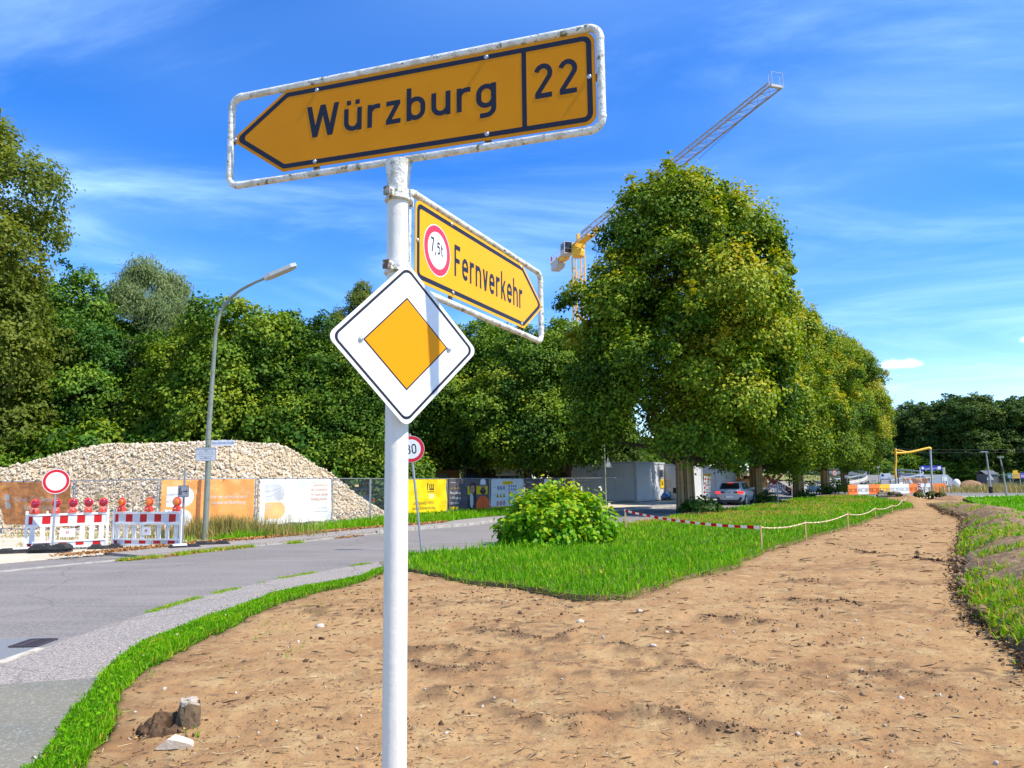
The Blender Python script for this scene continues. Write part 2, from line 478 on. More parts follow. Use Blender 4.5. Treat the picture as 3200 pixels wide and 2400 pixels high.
def glyph_text(mb, text, x0, z0, cap, y, sx=1.0, gap=1.0, w=1.0):
    """stroke lettering into mb, in the xz plane at depth y; returns the end x"""
    u = cap / 7.0; x = x0; lay = 0
    def P(p): return (x + p[0] * u * sx, z0 + p[1] * u)
    for ch in text:
        adv, strokes = GL[ch]
        for st in strokes:
            lay += 1; yy = y - 0.00012 * (lay % 4)
            if st[0] == 's':
                _, xa, ya, xb, yb = st; h = 0.56 * w
                mb.sheet([P((xa - h, ya)), P((xb - h, yb)), P((xb + h, yb)), P((xa + h, ya))], yy)
            elif st[0] == 'd':
                mb.sheet([P(q) for q in rect(*st[1:])], yy)
            else:
                pts = st[1]; closed = st[0] == 'c'
                Q = np.array(pts, float); n = len(Q); A = []; B = []
                for i in range(n):
                    if closed: a = Q[i] - Q[i - 1]; b = Q[(i + 1) % n] - Q[i]
                    else: a = Q[i] - Q[max(i - 1, 0)]; b = Q[min(i + 1, n - 1)] - Q[i]
                    if np.linalg.norm(a) < 1e-9: a = b
                    if np.linalg.norm(b) < 1e-9: b = a
                    a = a / np.linalg.norm(a); b = b / np.linalg.norm(b)
                    na = np.array([-a[1], a[0]]); nb = np.array([-b[1], b[0]]); m = na + nb
                    m = m / max(m @ na, 0.35)
                    A.append(P(Q[i] + m * .5 * w)); B.append(P(Q[i] - m * .5 * w))
                for i in range(n if closed else n - 1):
                    j = (i + 1) % n
                    mb.sheet([A[i], B[i], B[j], A[j]], yy)
        x += (adv + gap) * u * sx
    return x
_txt = {}
def text_geo(s, bold=False):
    """built-in font as (verts, faces) with cap height 1, centred at x=0"""
    key = s
    if key in _txt: return _txt[key]
    cu = bpy.data.curves.new('t', 'FONT'); cu.body = s; cu.align_x = 'CENTER'; cu.size = 1.0; cu.resolution_u = 2
    o = bpy.data.objects.new('t', cu); COL.objects.link(o)
    dg = bpy.context.evaluated_depsgraph_get()
    me = bpy.data.meshes.new_from_object(o.evaluated_get(dg))
    v = np.array([tuple(p.co) for p in me.vertices]); f = [tuple(p.vertices) for p in me.polygons]
    bpy.data.objects.remove(o); bpy.data.curves.remove(cu); bpy.data.meshes.remove(me)
    if len(v): v = v / 0.73
    _txt[key] = (v, f)
    return _txt[key]
def put_text(mb, s, x, z, cap, y, sx=1.0, align='c', warp=None):
    v, f = text_geo(s)
    if not len(v): return
    w0, w1 = v[:, 0].min(), v[:, 0].max()
    dx = {'c': 0, 'l': -w0, 'r': -w1}[align]
    pts = []
    for a, b, _ in v:
        X = x + (a + dx) * cap * sx; Z = z + b * cap
        pts.append((X, y + (warp(X, Z) if warp else 0), Z))
    mb.add(pts, f)

# ================================================================== THE SETTING
M_soil = mat('dry_soil', (0.385, 0.230, 0.100), 0.95, spec=0.15,
             var=[(0.5, (0.285, 0.152, 0.064), 0.42, 0.66, 6), (2.6, (0.43, 0.295, 0.135), 0.48, 0.7, 6), (9.0, (0.22, 0.13, 0.065), 0.54, 0.68, 7), (38.0, (0.15, 0.095, 0.055), 0.60, 0.69, 4), (60.0, (0.52, 0.40, 0.26), 0.65, 0.74, 3)],
             bump=[(5, 0.5, 6), (28, 0.6, 6), (110, 0.6, 4)])
M_base = mat('yard_earth', (0.30, 0.25, 0.18), 0.95, spec=0.1, var=[(0.08, (0.22, 0.20, 0.12), 0.4, 0.6), (1.2, (0.4, 0.34, 0.26), 0.45, 0.7)])
M_asph = mat('worn_asphalt', (0.21, 0.185, 0.163), 0.85, spec=0.3,
             var=[(0.35, (0.16, 0.142, 0.126), 0.42, 0.65), ((.25, 1.6, 1), (0.245, 0.217, 0.193), 0.48, 0.66), (22.0, (0.275, 0.245, 0.22), 0.48, 0.62, 3), (70.0, (0.11, 0.11, 0.112), 0.56, 0.68, 3)],
             bump=[(90, 0.35, 3), (2.0, 0.05, 3)])
M_path = mat('pale_asphalt', (0.315, 0.27, 0.225), 0.9, spec=0.3,
             var=[(0.6, (0.27, 0.24, 0.215), 0.4, 0.65), (28.0, (0.44, 0.38, 0.325), 0.46, 0.60, 3), (60.0, (0.10, 0.095, 0.095), 0.50, 0.60, 3)],
             bump=[(70, 0.5, 3)])
M_patch = mat('patch_asphalt', (0.20, 0.18, 0.13), 0.85, spec=0.3,
              var=[(1.2, (0.165, 0.16, 0.125), 0.4, 0.65), (45.0, (0.29, 0.285, 0.24), 0.52, 0.66, 3)], bump=[(90, 0.3, 3)])
M_patch2 = mat('repair_asphalt', (0.185, 0.195, 0.2), 0.8, spec=0.3, var=[(30.0, (0.24, 0.24, 0.24), 0.52, 0.66, 3)], bump=[(90, 0.3, 3)])
def cracks(m, scale, width, col, amt=.8, stain=None):
    t = m.node_tree; b = t.nodes['Principled BSDF']; src = b.inputs['Base Color'].links[0].from_socket; co = t.nodes.new('ShaderNodeTexCoord')
    n = t.nodes.new('ShaderNodeTexNoise'); n.inputs['Scale'].default_value = scale * 3; n.inputs['Detail'].default_value = 4; t.links.new(co.outputs['Object'], n.inputs['Vector'])
    ml = t.nodes.new('ShaderNodeVectorMath'); ml.operation = 'MULTIPLY_ADD'; ml.inputs[1].default_value = (.9, .9, .9); t.links.new(n.outputs['Color'], ml.inputs[0]); t.links.new(co.outputs['Object'], ml.inputs[2])
    v = t.nodes.new('ShaderNodeTexVoronoi'); v.feature = 'DISTANCE_TO_EDGE'; v.inputs['Scale'].default_value = scale; t.links.new(ml.outputs[0], v.inputs['Vector'])
    mr = t.nodes.new('ShaderNodeMapRange'); mr.inputs['From Min'].default_value = width; mr.inputs['From Max'].default_value = width * .2; t.links.new(v.outputs['Distance'], mr.inputs[0])
    mu = t.nodes.new('ShaderNodeMath'); mu.operation = 'MULTIPLY'; mu.inputs[1].default_value = amt; t.links.new(mr.outputs[0], mu.inputs[0])
    mi = t.nodes.new('ShaderNodeMix'); mi.data_type = 'RGBA'; t.links.new(mu.outputs[0], mi.inputs[0]); t.links.new(src, mi.inputs[6]); mi.inputs[7].default_value = (*col, 1); t.links.new(mi.outputs[2], b.inputs['Base Color'])
cracks(M_asph, .22, .008, (.10, .09, .08), .4)
cracks(M_path, .35, .012, (.13, .115, .10), .4)
M_kerb = mat('kerb_concrete', (0.40, 0.37, 0.32), 0.9, var=[(6.0, (0.27, 0.25, 0.21), 0.45, 0.65), (50.0, (0.5, 0.47, 0.42), 0.5, 0.7)], bump=[(60, 0.3, 3)])
M_sand = mat('pale_gravel_ground', (0.56, 0.48, 0.36), 0.95, spec=0.15, var=[(0.6, (0.46, 0.40, 0.27), 0.42, 0.62), (7.0, (0.62, 0.55, 0.43), 0.45, 0.65), (26.0, (0.30, 0.26, 0.18), 0.56, 0.7)], bump=[(25, 0.5, 5)])
M_turf = mat('turf_soil', (0.075, 0.115, 0.02), 0.95, spec=0.1, var=[(3.0, (0.16, 0.13, 0.055), 0.5, 0.7), (30.0, (0.05, 0.075, 0.014), 0.45, 0.6)])
M_field = mat('meadow', (0.10, 0.24, 0.02), 0.95, spec=0.1, var=[(0.5, (0.13, 0.27, 0.025), 0.4, 0.6), (18.0, (0.06, 0.16, 0.014), 0.45, 0.62)])
M_bank = mat('bank_earth', (0.24, 0.155, 0.085), 0.95, spec=0.1, var=[(2.2, (0.13, 0.085, 0.048), 0.42, 0.6), (9.0, (0.33, 0.235, 0.12), 0.5, 0.66), (30.0, (0.36, 0.26, 0.16), 0.55, 0.7)], bump=[(8, 0.8, 6), (40, 0.8, 5)])

# outlines on the ground, read off the photograph and laid at z = 0
JOINT = [(-5.6, -3), (-5.2, 2.5)] + gl([(0, 2073), (176, 2011), (329, 1958), (464, 1916), (588, 1877), (711, 1846), (882, 1807), (1087, 1772), (1181, 1756)])
VERGE_L = [(-3.1, 1.5)] + gl([(120, 2400), (223, 2235), (311, 2117), (411, 2035), (529, 1982), (705, 1917), (882, 1853), (1117, 1806), (1199, 1776)])
VERGE_R = [(-2.45, 1.5)] + gl([(276, 2400), (353, 2223), (420, 2120), (558, 2035), (705, 1964), (882, 1882), (1128, 1817), (1199, 1790)])
W_FRONT = gl([(1199, 1790), (1272, 1784), (1399, 1809), (1498, 1829), (1623, 1842), (1722, 1858), (1822, 1872), (1946, 1872), (2045, 1846), (2145, 1814), (2300, 1771), (2363, 1733), (2525, 1684), (2661, 1646), (2791, 1600), (2856, 1587)])
W_BACK = gl([(2850, 1577), (2780, 1563), (2700, 1551), (2624, 1548), (2537, 1553), (2465, 1564), (2395, 1576), (2325, 1586), (2215, 1599), (2056, 1624), (1903, 1649), (1700, 1690), (1497, 1722), (1272, 1738), (1199, 1776)])
def ragged(line, amp, step=.14, s=0):
    P_ = np.array(resample(line, step)); T_ = np.gradient(P_, axis=0); T_ /= np.linalg.norm(T_, axis=1, keepdims=True) + 1e-9
    o_ = ((fbm(P_[:, 0] * 1.1, P_[:, 1] * 1.1, 3, 300 + s) - .5) * 2.2 + (vnoise(P_[:, 0] * 6, P_[:, 1] * 6, 310 + s) - .5) * .7) * amp
    o_[0] = o_[-1] = 0
    return [tuple(q) for q in P_ + np.stack([-T_[:, 1], T_[:, 0]], -1) * o_[:, None]]
VERGE_R = ragged(VERGE_R, .10, .12, 1); VERGE_L = ragged(VERGE_L, .05, .15, 5); W_FRONT = ragged(W_FRONT, .14, .18, 9)
WEDGE = W_FRONT + W_BACK
FOOT = [(2.2, 0.5), (3.3, 4.0)] + gl([(3200, 2043), (3122, 1988), (3068, 1950), (3046, 1901), (3019, 1869), (3003, 1771), (3008, 1706), (3011, 1630), (2960, 1606), (2905, 1580)])
KERB = [(-12.0, 9.5), (-11.0, 13.2)] + gl([(0, 1788), (294, 1759), (488, 1741), (600, 1727), (764, 1710), (940, 1694), (1200, 1665), (1400, 1648), (1500, 1638), (1585, 1626), (1873, 1600), (2090, 1585), (2330, 1560), (2450, 1548)])
KERB_S = smooth_line(KERB, 6)

# the wide ground, out to the horizon
b = MB(); b.add([(-3000, -400, -0.1), (3000, -400, -0.1), (3000, 4000, -0.1), (-3000, 4000, -0.1)], [(0, 1, 2, 3)])
b.build('ground', M_base, kind='structure')

# bare soil strip: fine sheet with ruts and clods
clod_lines = [gl(l) for l in (
    [(1260, 2035), (1400, 2030), (1500, 2048), (1575, 2048)], [(1270, 2068), (1430, 2098), (1545, 2080)],
    [(1480, 1970), (1600, 1985), (1720, 2008), (1830, 1975)], [(1560, 2185), (1640, 2245), (1780, 2255), (1900, 2225)],
    [(2010, 2215), (2100, 2228), (2180, 2262), (2300, 2285), (2460, 2305)], [(1930, 2020), (2060, 2045), (2140, 2058)],
    [(2050, 1975), (2120, 1990)], [(2100, 2080), (2240, 2105)], [(2460, 1873), (2600, 1880), (2700, 1893)], [(2730, 1893), (2850, 1902)],
    [(2470, 1810), (2560, 1815)], [(2200, 1930), (2420, 1950)], [(1370, 2160), (1500, 2155)], [(2680, 1725), (2800, 1735)], [(2850, 1742), (3000, 1760)],
    [(2300, 2060), (2500, 2090)], [(2640, 2100), (2780, 2105)])]
DIRT = VERGE_R + W_FRONT + [(24.2, 47.5), (22.5, 52), (22, 58), (25, 66), (36, 72), (47, 66), (41, 56), (32, 50.5)] + [(p[0] + 1.0, p[1] - .3) for p in FOOT[::-1]] + [(2.2, 0.5)]
def soil_height(x, y):
    r = np.hypot(x, y)
    z = (fbm(x * .7, y * .7, 3, 3) - .5) * .10 + (fbm(x * 3.1, y * 3.1, 4, 5) - .5) * .05 + (fbm(x * 11, y * 11, 3, 9) - .5) * .022
    # faint cross-wise scraper marks, and clod ridges
    z += (vnoise(x * .5 + y * 2.4, y * 1.2 - x * .2, 21) - .5) * .02
    for l in clod_lines:
        d = edge_dist(x, y, l)
        z += .032 * np.exp(-(d / .09) ** 2) * (.3 + 1.2 * vnoise(x * 6, y * 6, 31)) - .014 * np.exp(-((d - .2) / .12) ** 2)
    return z
nr, na = 430, 380
rr = 1.6 * (120 / 1.6) ** (np.arange(nr) / (nr - 1)); aa = np.radians(np.linspace(-46, 52, na))
RR, AA = np.meshgrid(rr, aa, indexing='ij')
X = RR * np.sin(AA); Y = RR * np.cos(AA)
ins = inside(X, Y, DIRT)
de = edge_dist(X, Y, DIRT, True)
Z = np.where(ins, soil_height(X, Y) * np.clip(de / .25 + .35, 0, 1), -0.085)
Z = np.clip(Z, -0.09, .2)
idx = np.arange(nr * na).reshape(nr, na)
F = np.stack([idx[:-1, :-1], idx[:-1, 1:], idx[1:, 1:], idx[1:, :-1]], -1).reshape(-1, 4)
keep = (ins.ravel()[F].any(1))
churn = np.zeros(X.shape)
for l in clod_lines: churn = np.maximum(churn, np.exp(-(edge_dist(X, Y, l) / .17) ** 2))
nz_ = fbm(X * 8, Y * 8, 4, 33); churn = np.clip(churn * (nz_ * 5 - 1.9), 0, 1)
churn = np.maximum(churn, np.clip((fbm(X * .45 + Y * .1, Y * .9, 4, 34) - .56) * 5, 0, .8) * np.clip(nz_ * 6 - 2.9, 0, 1))
churn = np.maximum(churn, .8 * np.exp(-de / .22) * np.clip(nz_ * 2 - .3, 0, 1))
obj('dirt_path', fast_mesh('dirt_path', np.stack([X, Y, Z], -1).reshape(-1, 3), F[keep], M_soil, smooth=True, attrs={'churn': ('POINT', 'FLOAT', churn.ravel())}), kind='structure')
t_ = M_soil.node_tree; b_ = t_.nodes['Principled BSDF']; src_ = b_.inputs['Base Color'].links[0].from_socket
a_ = t_.nodes.new('ShaderNodeAttribute'); a_.attribute_name = 'churn'; mi_ = t_.nodes.new('ShaderNodeMix'); mi_.data_type = 'RGBA'
mu_ = t_.nodes.new('ShaderNodeMath'); mu_.operation = 'MULTIPLY'; mu_.inputs[1].default_value = .85; t_.links.new(a_.outputs['Fac'], mu_.inputs[0]); t_.links.new(mu_.outputs[0], mi_.inputs[0])
t_.links.new(src_, mi_.inputs[6]); mi_.inputs[7].default_value = (.135, .08, .042, 1); t_.links.new(mi_.outputs[2], b_.inputs['Base Color'])
del RR, AA, X, Y, Z, F, ins, de

def poly_slab(name, poly, z0, z1, m, kind='structure', parent=None):
    b = MB(); b.slab(poly, z0, z1)
    return b.build(name, m, parent, kind)
# road with the footpath along its near side
road = JOINT + [W_BACK[-2], W_BACK[-3], W_BACK[-4], W_BACK[-5], W_BACK[-6]] + W_BACK[:-6][::-1][0:9] + [(40, 84), (42, 94), (36, 92)] + KERB_S[::-1] + [(-12.0, -3)]
poly_slab('road', road, -0.09, 0.0, M_asph)
poly_slab('footpath', JOINT[::-1] + [(-4.2, -3)] + VERGE_L, -0.09, 0.004, M_path)
poly_slab('asphalt_patch', gl([(-160, 2165), (0, 2141), (329, 2119)]) + [q for q in VERGE_L if q[1] < ground_at(311, 2117)[1]][::-1] + [(-3.2, -3), (-5.3, -3), (-5.1, 2.5)], -0.05, 0.008, M_patch)
poly_slab('asphalt_repair', gl([(-60, 2088), (30, 2058), (180, 2004), (130, 1990), (40, 1996), (-80, 2004)]), -0.05, 0.004, M_patch2)
VERGE_R = [(x_ - .05 * min(1, 9 / math.hypot(x_, y_)), y_ + .03) for x_, y_ in VERGE_R]
vg = poly_slab('verge', VERGE_L + VERGE_R[::-1], -0.1, 0.035, M_turf)
lw = poly_slab('lawn', WEDGE, -0.1, 0.06, M_turf)
lw.data.materials.append(M_bank)
for q in lw.data.polygons:
    if abs(q.normal.z) < .5: q.material_index = 1
# pavement beyond the road, with kerb stones
back = offset_line(KERB_S, 1.55)
i0 = 22
poly_slab('pavement', KERB_S[i0:] + back[i0:][::-1], -0.09, 0.085, M_path)
poly_slab('crossover', KERB_S[:i0 + 1] + back[:i0 + 1][::-1], -0.09, 0.02, M_asph)
poly_slab('sandy_lot', back[:i0 + 8] + [(-6.6, 26.5), (-6.2, 30), (-7.2, 31), (-9.1, 28), (-12, 26.5), (-19, 29.5), (-34, 30), (-34, 9)], -0.09, 0.03, M_sand)
poly_slab('fence_verge', back[i0 + 8:72] + [(7, 54), (-2, 46), (-5, 38.5), (-7, 31)], -0.09, 0.06, M_turf)
poly_slab('yard', back[66:] + [(34, 88), (10, 90), (2, 60), (5, 50)], -0.09, 0.05, M_sand)
kb = obj('kerb', None, kind='structure')
stones = resample(KERB_S, 1.0)
kme = None
for k, ((ax, ay), (bx, by)) in enumerate(zip(stones[:-1], stones[1:])):
    if by < 13 or k > 52: continue
    ln = math.hypot(bx - ax, by - ay); h = 0.1 if k > 17 else 0.024
    b = MB(); b.box((0, 0, h / 2 - .03), (ln - .012, .15, h + .06), taper=0.985 if h > .05 else 1)
    o = b.build('kerb_stone', M_kerb, kb)
    o.location = ((ax + bx) / 2, (ay + by) / 2, rng.normal(0, .004)); o.rotation_euler = (0, 0, math.atan2(by - ay, bx - ax))
# narrow concrete edging beside the drain
eb = obj('edging', None, kind='structure')
ed = resample(JOINT[1:4], 0.8)
for (ax, ay), (bx, by) in zip(ed[:-1], ed[1:]):
    b = MB(); b.box((0, 0, -.02), (math.hypot(bx - ax, by - ay) - .015, .10, .066))
    o = b.build('kerb_stone', mat('pale_edging', (0.52, 0.47, 0.37), .9, var=[(8.0, (.35, .31, .24), .45, .65)], bump=[(50, .3, 3)]), eb)
    o.location = ((ax + bx) / 2, (ay + by) / 2, 0.0); o.rotation_euler = (0, 0, math.atan2(by - ay, bx - ax))

# earth bank along the right edge of the strip, meadow behind it
fl = smooth_line(FOOT, 10)
fl = resample(fl, .12)
P = np.array(fl); T = np.gradient(P, axis=0); T /= np.linalg.norm(T, axis=1, keepdims=True); NRM = np.stack([T[:, 1], -T[:, 0]], -1)
sec = [(-.12, -.1), (0, .02), (.06, .12), (.16, .22), (.34, .30), (.55, .40), (.78, .48), (1.0, .53), (1.25, .53), (1.55, .46), (1.9, .34), (2.4, .2), (3.0, .12)]
s_ = np.interp(np.linspace(0, 1, 40), np.linspace(0, 1, len(sec)), [a for a, _ in sec]); h_ = np.interp(np.linspace(0, 1, 40), np.linspace(0, 1, len(sec)), [b for _, b in sec])
BX = P[:, 0:1] + NRM[:, 0:1] * s_[None]; BY = P[:, 1:2] + NRM[:, 1:2] * s_[None]
far = np.clip((np.hypot(P[:, 0], P[:, 1]) - 34) / 16, 0, 1)[:, None]
BZ = h_[None] * (1 - .55 * far) * (0.9 + .25 * (fbm(BX * .6, BY * .6, 3, 40) - .3)) + (h_[None] > .03) * ((fbm(BX * 3, BY * 3, 4, 41) - .5) * .13 + (fbm(BX * 12, BY * 12, 3, 42) - .5) * .06)
BX = BX + (fbm(BX * 2.2, BY * 2.2, 3, 45) - .5) * .25
bi = np.arange(BX.size).reshape(BX.shape)
BF = np.stack([bi[:-1, :-1], bi[1:, :-1], bi[1:, 1:], bi[:-1, 1:]], -1).reshape(-1, 4)
bank_pts = np.stack([BX, BY, BZ], -1)
obj('earth_bank', fast_mesh('earth_bank', bank_pts.reshape(-1, 3), BF, M_bank, smooth=True), kind='structure')
crest = [tuple(p) for p in np.stack([BX[:, -4], BY[:, -4]], -1)[::6]]
poly_slab('meadow', crest + [(33, 56), (44, 62), (90, 66), (90, 8), (20, -6)], -0.1, 0.14, M_field)

# far junction: side road, concrete path edges, curved ramp with guard rails
M_far = mat('far_asphalt', (0.20, 0.185, 0.17), .85, var=[(.5, (.17, .155, .14), .4, .6)])
M_conc = mat('pale_concrete', (0.56, 0.52, 0.45), .9, var=[(.8, (.45, .42, .36), .4, .65), (8.0, (.62, .58, .5), .5, .7)])
poly_slab('side_road', [(38, 66), (52, 64.5), (110, 70), (110, 84), (60, 86), (44, 90), (36, 84)], -0.09, 0.012, M_far)
poly_slab('concrete_path', [(36, 60.5), (100, 64.5), (100, 66.5), (36, 62)], -0.09, 0.13, M_conc)
ramp_c = smooth_line([(33, 78, .01), (40, 92, .06), (50, 108, .5), (62, 124, 1.25), (69, 140, 2.0), (66, 153, 2.7), (54, 162, 3.2), (36, 168, 3.5), (10, 172, 3.6)], 8)
R_ = np.array(ramp_c); T = np.gradient(R_[:, :2], axis=0); T /= np.linalg.norm(T, axis=1, keepdims=True); Nn = np.stack([-T[:, 1], T[:, 0]], -1)
def ribbon(o0, o1, dz0, dz1):
    a = np.c_[R_[:, :2] + Nn * o0, R_[:, 2] + dz0]; c = np.c_[R_[:, :2] + Nn * o1, R_[:, 2] + dz1]; n = len(a)
    return [tuple(p) for p in a] + [tuple(p) for p in c], [(i, n + i, n + i + 1, i + 1) for i in range(n - 1)]
b = MB(); b.add(*ribbon(4.2, -4.2, .02, .02)); b.build('ramp_road', M_far, kind='structure')
b = MB(); b.add(*ribbon(-4.2, -6.5, .02, -1.5)); b.add(*ribbon(6.5, 4.2, -1.5, .02)); b.build('embankment', mat('dry_bank', (.32, .27, .11), .95, var=[(1.0, (.2, .22, .05), .4, .6), (.4, (.3, .2, .1), .5, .65)]), kind='structure')
for off, lab in ((4.35, 'grey guard rail on concrete upstand along the outer edge of the ramp'), (-4.35, 'grey guard rail along the inner edge of the curved ramp')):
    t = thing('guard_rail', (0, 0, 0), 0, lab, 'guard rail', 'guard rails of the ramp')
    b = MB(); b.add(*ribbon(off + .12, off - .12, .45, .45)); b.add(*ribbon(off - .12, off - .12, .45, .02)); b.add(*ribbon(off + .12, off + .12, .02, .45)); b.build('upstand', M_conc, t)
    b = MB(); b.tube([(R_[i, 0] + Nn[i, 0] * off, R_[i, 1] + Nn[i, 1] * off, R_[i, 2] + 1.0) for i in range(12, len(R_))], .13, 6); b.build('rail', mat('galvanised', (.36, .37, .38), .5, .5), t)
    b = MB()
    for i in range(12, len(R_), 2): b.cyl((R_[i, 0] + Nn[i, 0] * off, R_[i, 1] + Nn[i, 1] * off, R_[i, 2] + .4), (R_[i, 0] + Nn[i, 0] * off, R_[i, 1] + Nn[i, 1] * off, R_[i, 2] + 1.0), .06, 5)
    o = b.build('posts', MATS['galvanised'], t, kind='stuff')
b = MB()
low = [(28, 76), (33, 88), (41, 103)]
for (ax, ay), (bx, by) in zip(low[:-1], low[1:]): b.bar((ax, ay, .35), (bx, by, .35), .4, .8)
tag(b.build('concrete_wall', M_conc), 'low pale concrete wall along the roadworks behind the lindens', 'wall')

# ================================================================== TREES
M_bark = mat('bark', (0.085, 0.065, 0.048), 0.95, spec=0.1, var=[((14, 14, 2.5), (0.045, 0.035, 0.026), 0.45, 0.6)], bump=[(16, 0.8, 5)])
M_bark2 = mat('pale_bark', (0.22, 0.20, 0.16), 0.95, spec=0.1, var=[((12, 12, 2), (0.1, 0.09, 0.07), 0.45, 0.62)], bump=[(14, 0.6, 5)])
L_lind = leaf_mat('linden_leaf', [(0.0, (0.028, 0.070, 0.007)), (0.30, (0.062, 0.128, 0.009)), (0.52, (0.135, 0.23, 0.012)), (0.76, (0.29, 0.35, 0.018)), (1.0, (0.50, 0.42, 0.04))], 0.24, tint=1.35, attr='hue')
L_maple = leaf_mat('maple_leaf', [(0.0, (0.022, 0.070, 0.008)), (0.38, (0.058, 0.135, 0.011)), (0.66, (0.125, 0.22, 0.014)), (1.0, (0.27, 0.33, 0.022))], 0.24, tint=1.35, attr='hue')
L_robin = leaf_mat('robinia_leaf', [(0.0, (0.022, 0.080, 0.014)), (0.5, (0.058, 0.15, 0.020)), (0.8, (0.12, 0.23, 0.022)), (1.0, (0.24, 0.34, 0.03))], 0.26, attr='hue')
L_will = leaf_mat('willow_leaf', [(0.0, (0.14, 0.205, 0.075)), (0.5, (0.22, 0.285, 0.11)), (1.0, (0.34, 0.39, 0.16))], 0.36, attr='hue')
L_popl = leaf_mat('poplar_leaf', [(0.0, (0.085, 0.125, 0.018)), (0.5, (0.155, 0.20, 0.025)), (1.0, (0.27, 0.275, 0.04))], 0.36, tint=1.3, attr='hue')
L_far = leaf_mat('wood_leaf', [(0.0, (0.030, 0.070, 0.013)), (0.6, (0.060, 0.115, 0.017)), (1.0, (0.12, 0.165, 0.022))], 0.28, attr='hue')

def unit(a): return a / (np.linalg.norm(a, axis=-1, keepdims=True) + 1e-9)
def leaf_quads(pos, nrm, Lg, Wd, droop, R):
    """bent four-point leaves"""
    n = len(pos)
    t = R.normal(size=(n, 3)); t[:, 2] -= droop
    t -= nrm * (t * nrm).sum(1, keepdims=True); t = unit(t)
    s = np.cross(nrm, t)
    Lg = Lg * R.uniform(.65, 1.3, (n, 1)); Wd = Wd * R.uniform(.7, 1.25, (n, 1))
    fold = nrm * (Wd * R.uniform(-.1, .5, (n, 1)))
    v = np.stack([pos - t * Lg * .5, pos + s * Wd * .5 + fold - t * Lg * .05, pos + t * Lg * .5 - nrm * Lg * .12, pos - s * Wd * .5 + fold - t * Lg * .05], 1)
    return v.reshape(-1, 3), np.arange(4 * n).reshape(n, 4)
def crown_mesh(name, boughs, m, R, Lg, Wd, clump=16, spread=.17, droop=.6, core=.0, up=.5, sun_tint=.0, teardrop=False):
    """boughs: rows cx cy cz r rz n; leaves sit in small sprays over the skin of every bough"""
    PP = []; NN = []; HH = []
    for cx, cy, cz, r, rz, n in boughs:
        n = int(n); k = max(1, n // clump)
        d = R.normal(size=(k, 3)); d = unit(d); d[:, 2] = np.where(d[:, 2] < -.45, -d[:, 2] * .7, d[:, 2])
        og = np.array([cx, cy, 0]) / max(.6, math.hypot(cx, cy)); bad = (d @ (og * .75 + np.array([0, 0, .5])) < -.25) & (math.hypot(cx, cy) > 1); d[bad] = unit(-d[bad] + R.normal(0, .35, d[bad].shape))
        q = np.where(R.random(k) < core, R.uniform(.2, .8, k), R.normal(.95, .11, k))[:, None]
        c = d * q * np.array([r, r, rz]) + np.array([cx, cy, cz])
        hb = R.normal(-.02, .15) + R.normal(0, .09, k) + .16 * np.clip(d[:, 2], 0, 1) * sun_tint  # upward sprays tinted brighter and yellower: sunlight put into the leaf colour
        c = np.repeat(c, clump, 0); dd = np.repeat(d, clump, 0)
        p = c + R.normal(size=c.shape) * np.array([1, 1, .75]) * spread * r ** .5
        if teardrop: p[:, 2] += np.clip(d[:, 2:3].repeat(clump, 0)[:, 0], 0, 1) ** 3 * rz * .75
        PP.append(p); NN.append(unit(dd * .75 + np.array([0, 0, up]) + R.normal(size=c.shape) * .40)); HH.append(np.repeat(hb, clump))
    P_ = np.concatenate(PP); N_ = np.concatenate(NN); H_ = np.concatenate(HH)
    v, f = leaf_quads(P_, N_, Lg, Wd, droop, R)
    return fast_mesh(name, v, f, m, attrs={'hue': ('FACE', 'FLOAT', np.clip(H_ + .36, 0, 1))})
def trunk_mesh(name, h, r, m, R, limbs=(), lean=(0, 0), flare=1.35, n=10):
    b = MB()
    pts = []; rs = []
    for i in range(9):
        t = i / 8
        pts.append((lean[0] * t * h + R.normal(0, .03) * h * .08 * (i > 0), lean[1] * t * h + R.normal(0, .03) * h * .08 * (i > 0), -.15 + t * h))
        rs.append(r * (1 + (flare - 1) * max(0, 1 - t * 9)) * (1 - .86 * t ** 1.15))
    b.tube(pts, rs, n)
    for (x, y, z), z0 in limbs:
        t = min(max(z0 / h, .05), .95); a = np.array([np.interp(t * 8, range(9), [p[k] for p in pts]) for k in range(3)])
        e = np.array([x, y, z]); r0 = np.interp(t * 8, range(9), rs) * .6
        mid = a * .5 + e * .5 + np.array([0, 0, .12 * np.linalg.norm(e[:2] - a[:2])]) + R.normal(0, .15, 3)
        b.tube([a, a * .72 + mid * .28 + R.normal(0, .05, 3), mid, mid * .45 + e * .55, e], [r0, r0 * .85, r0 * .6, r0 * .4, r0 * .12], 6)
    return b.mesh(name, m)
def prof_boughs(prof, N, R, rb=(.9, 1.7), dens=420, depth=(.68, .98), zsq=.85, jitter=.25):
    """boughs spread over a surface of revolution given as (z, radius) rows"""
    zs = np.array([p[0] for p in prof]); rs = np.array([p[1] for p in prof])
    zz = np.linspace(zs[0], zs[-1], 400); ww = np.interp(zz, zs, rs) + .35
    cdf = np.cumsum(ww); cdf /= cdf[-1]
    o = []; lim = []
    for i in range(N):
        z = np.interp((i + R.random()) / N, cdf, zz); a = i * 2.39996 + R.normal(0, .3)
        rad_ = np.interp(z, zs, rs)
        br = min(R.uniform(*rb), max(.4, rad_ * .5 + .15))
        q = max(0, rad_ - br * .72) * R.uniform(*depth) + R.normal(0, jitter)
        x, y = q * math.cos(a), q * math.sin(a)
        o.append((x, y, z, br, br * zsq, dens * br ** 2)); lim.append((x, y, z))
    return o, lim

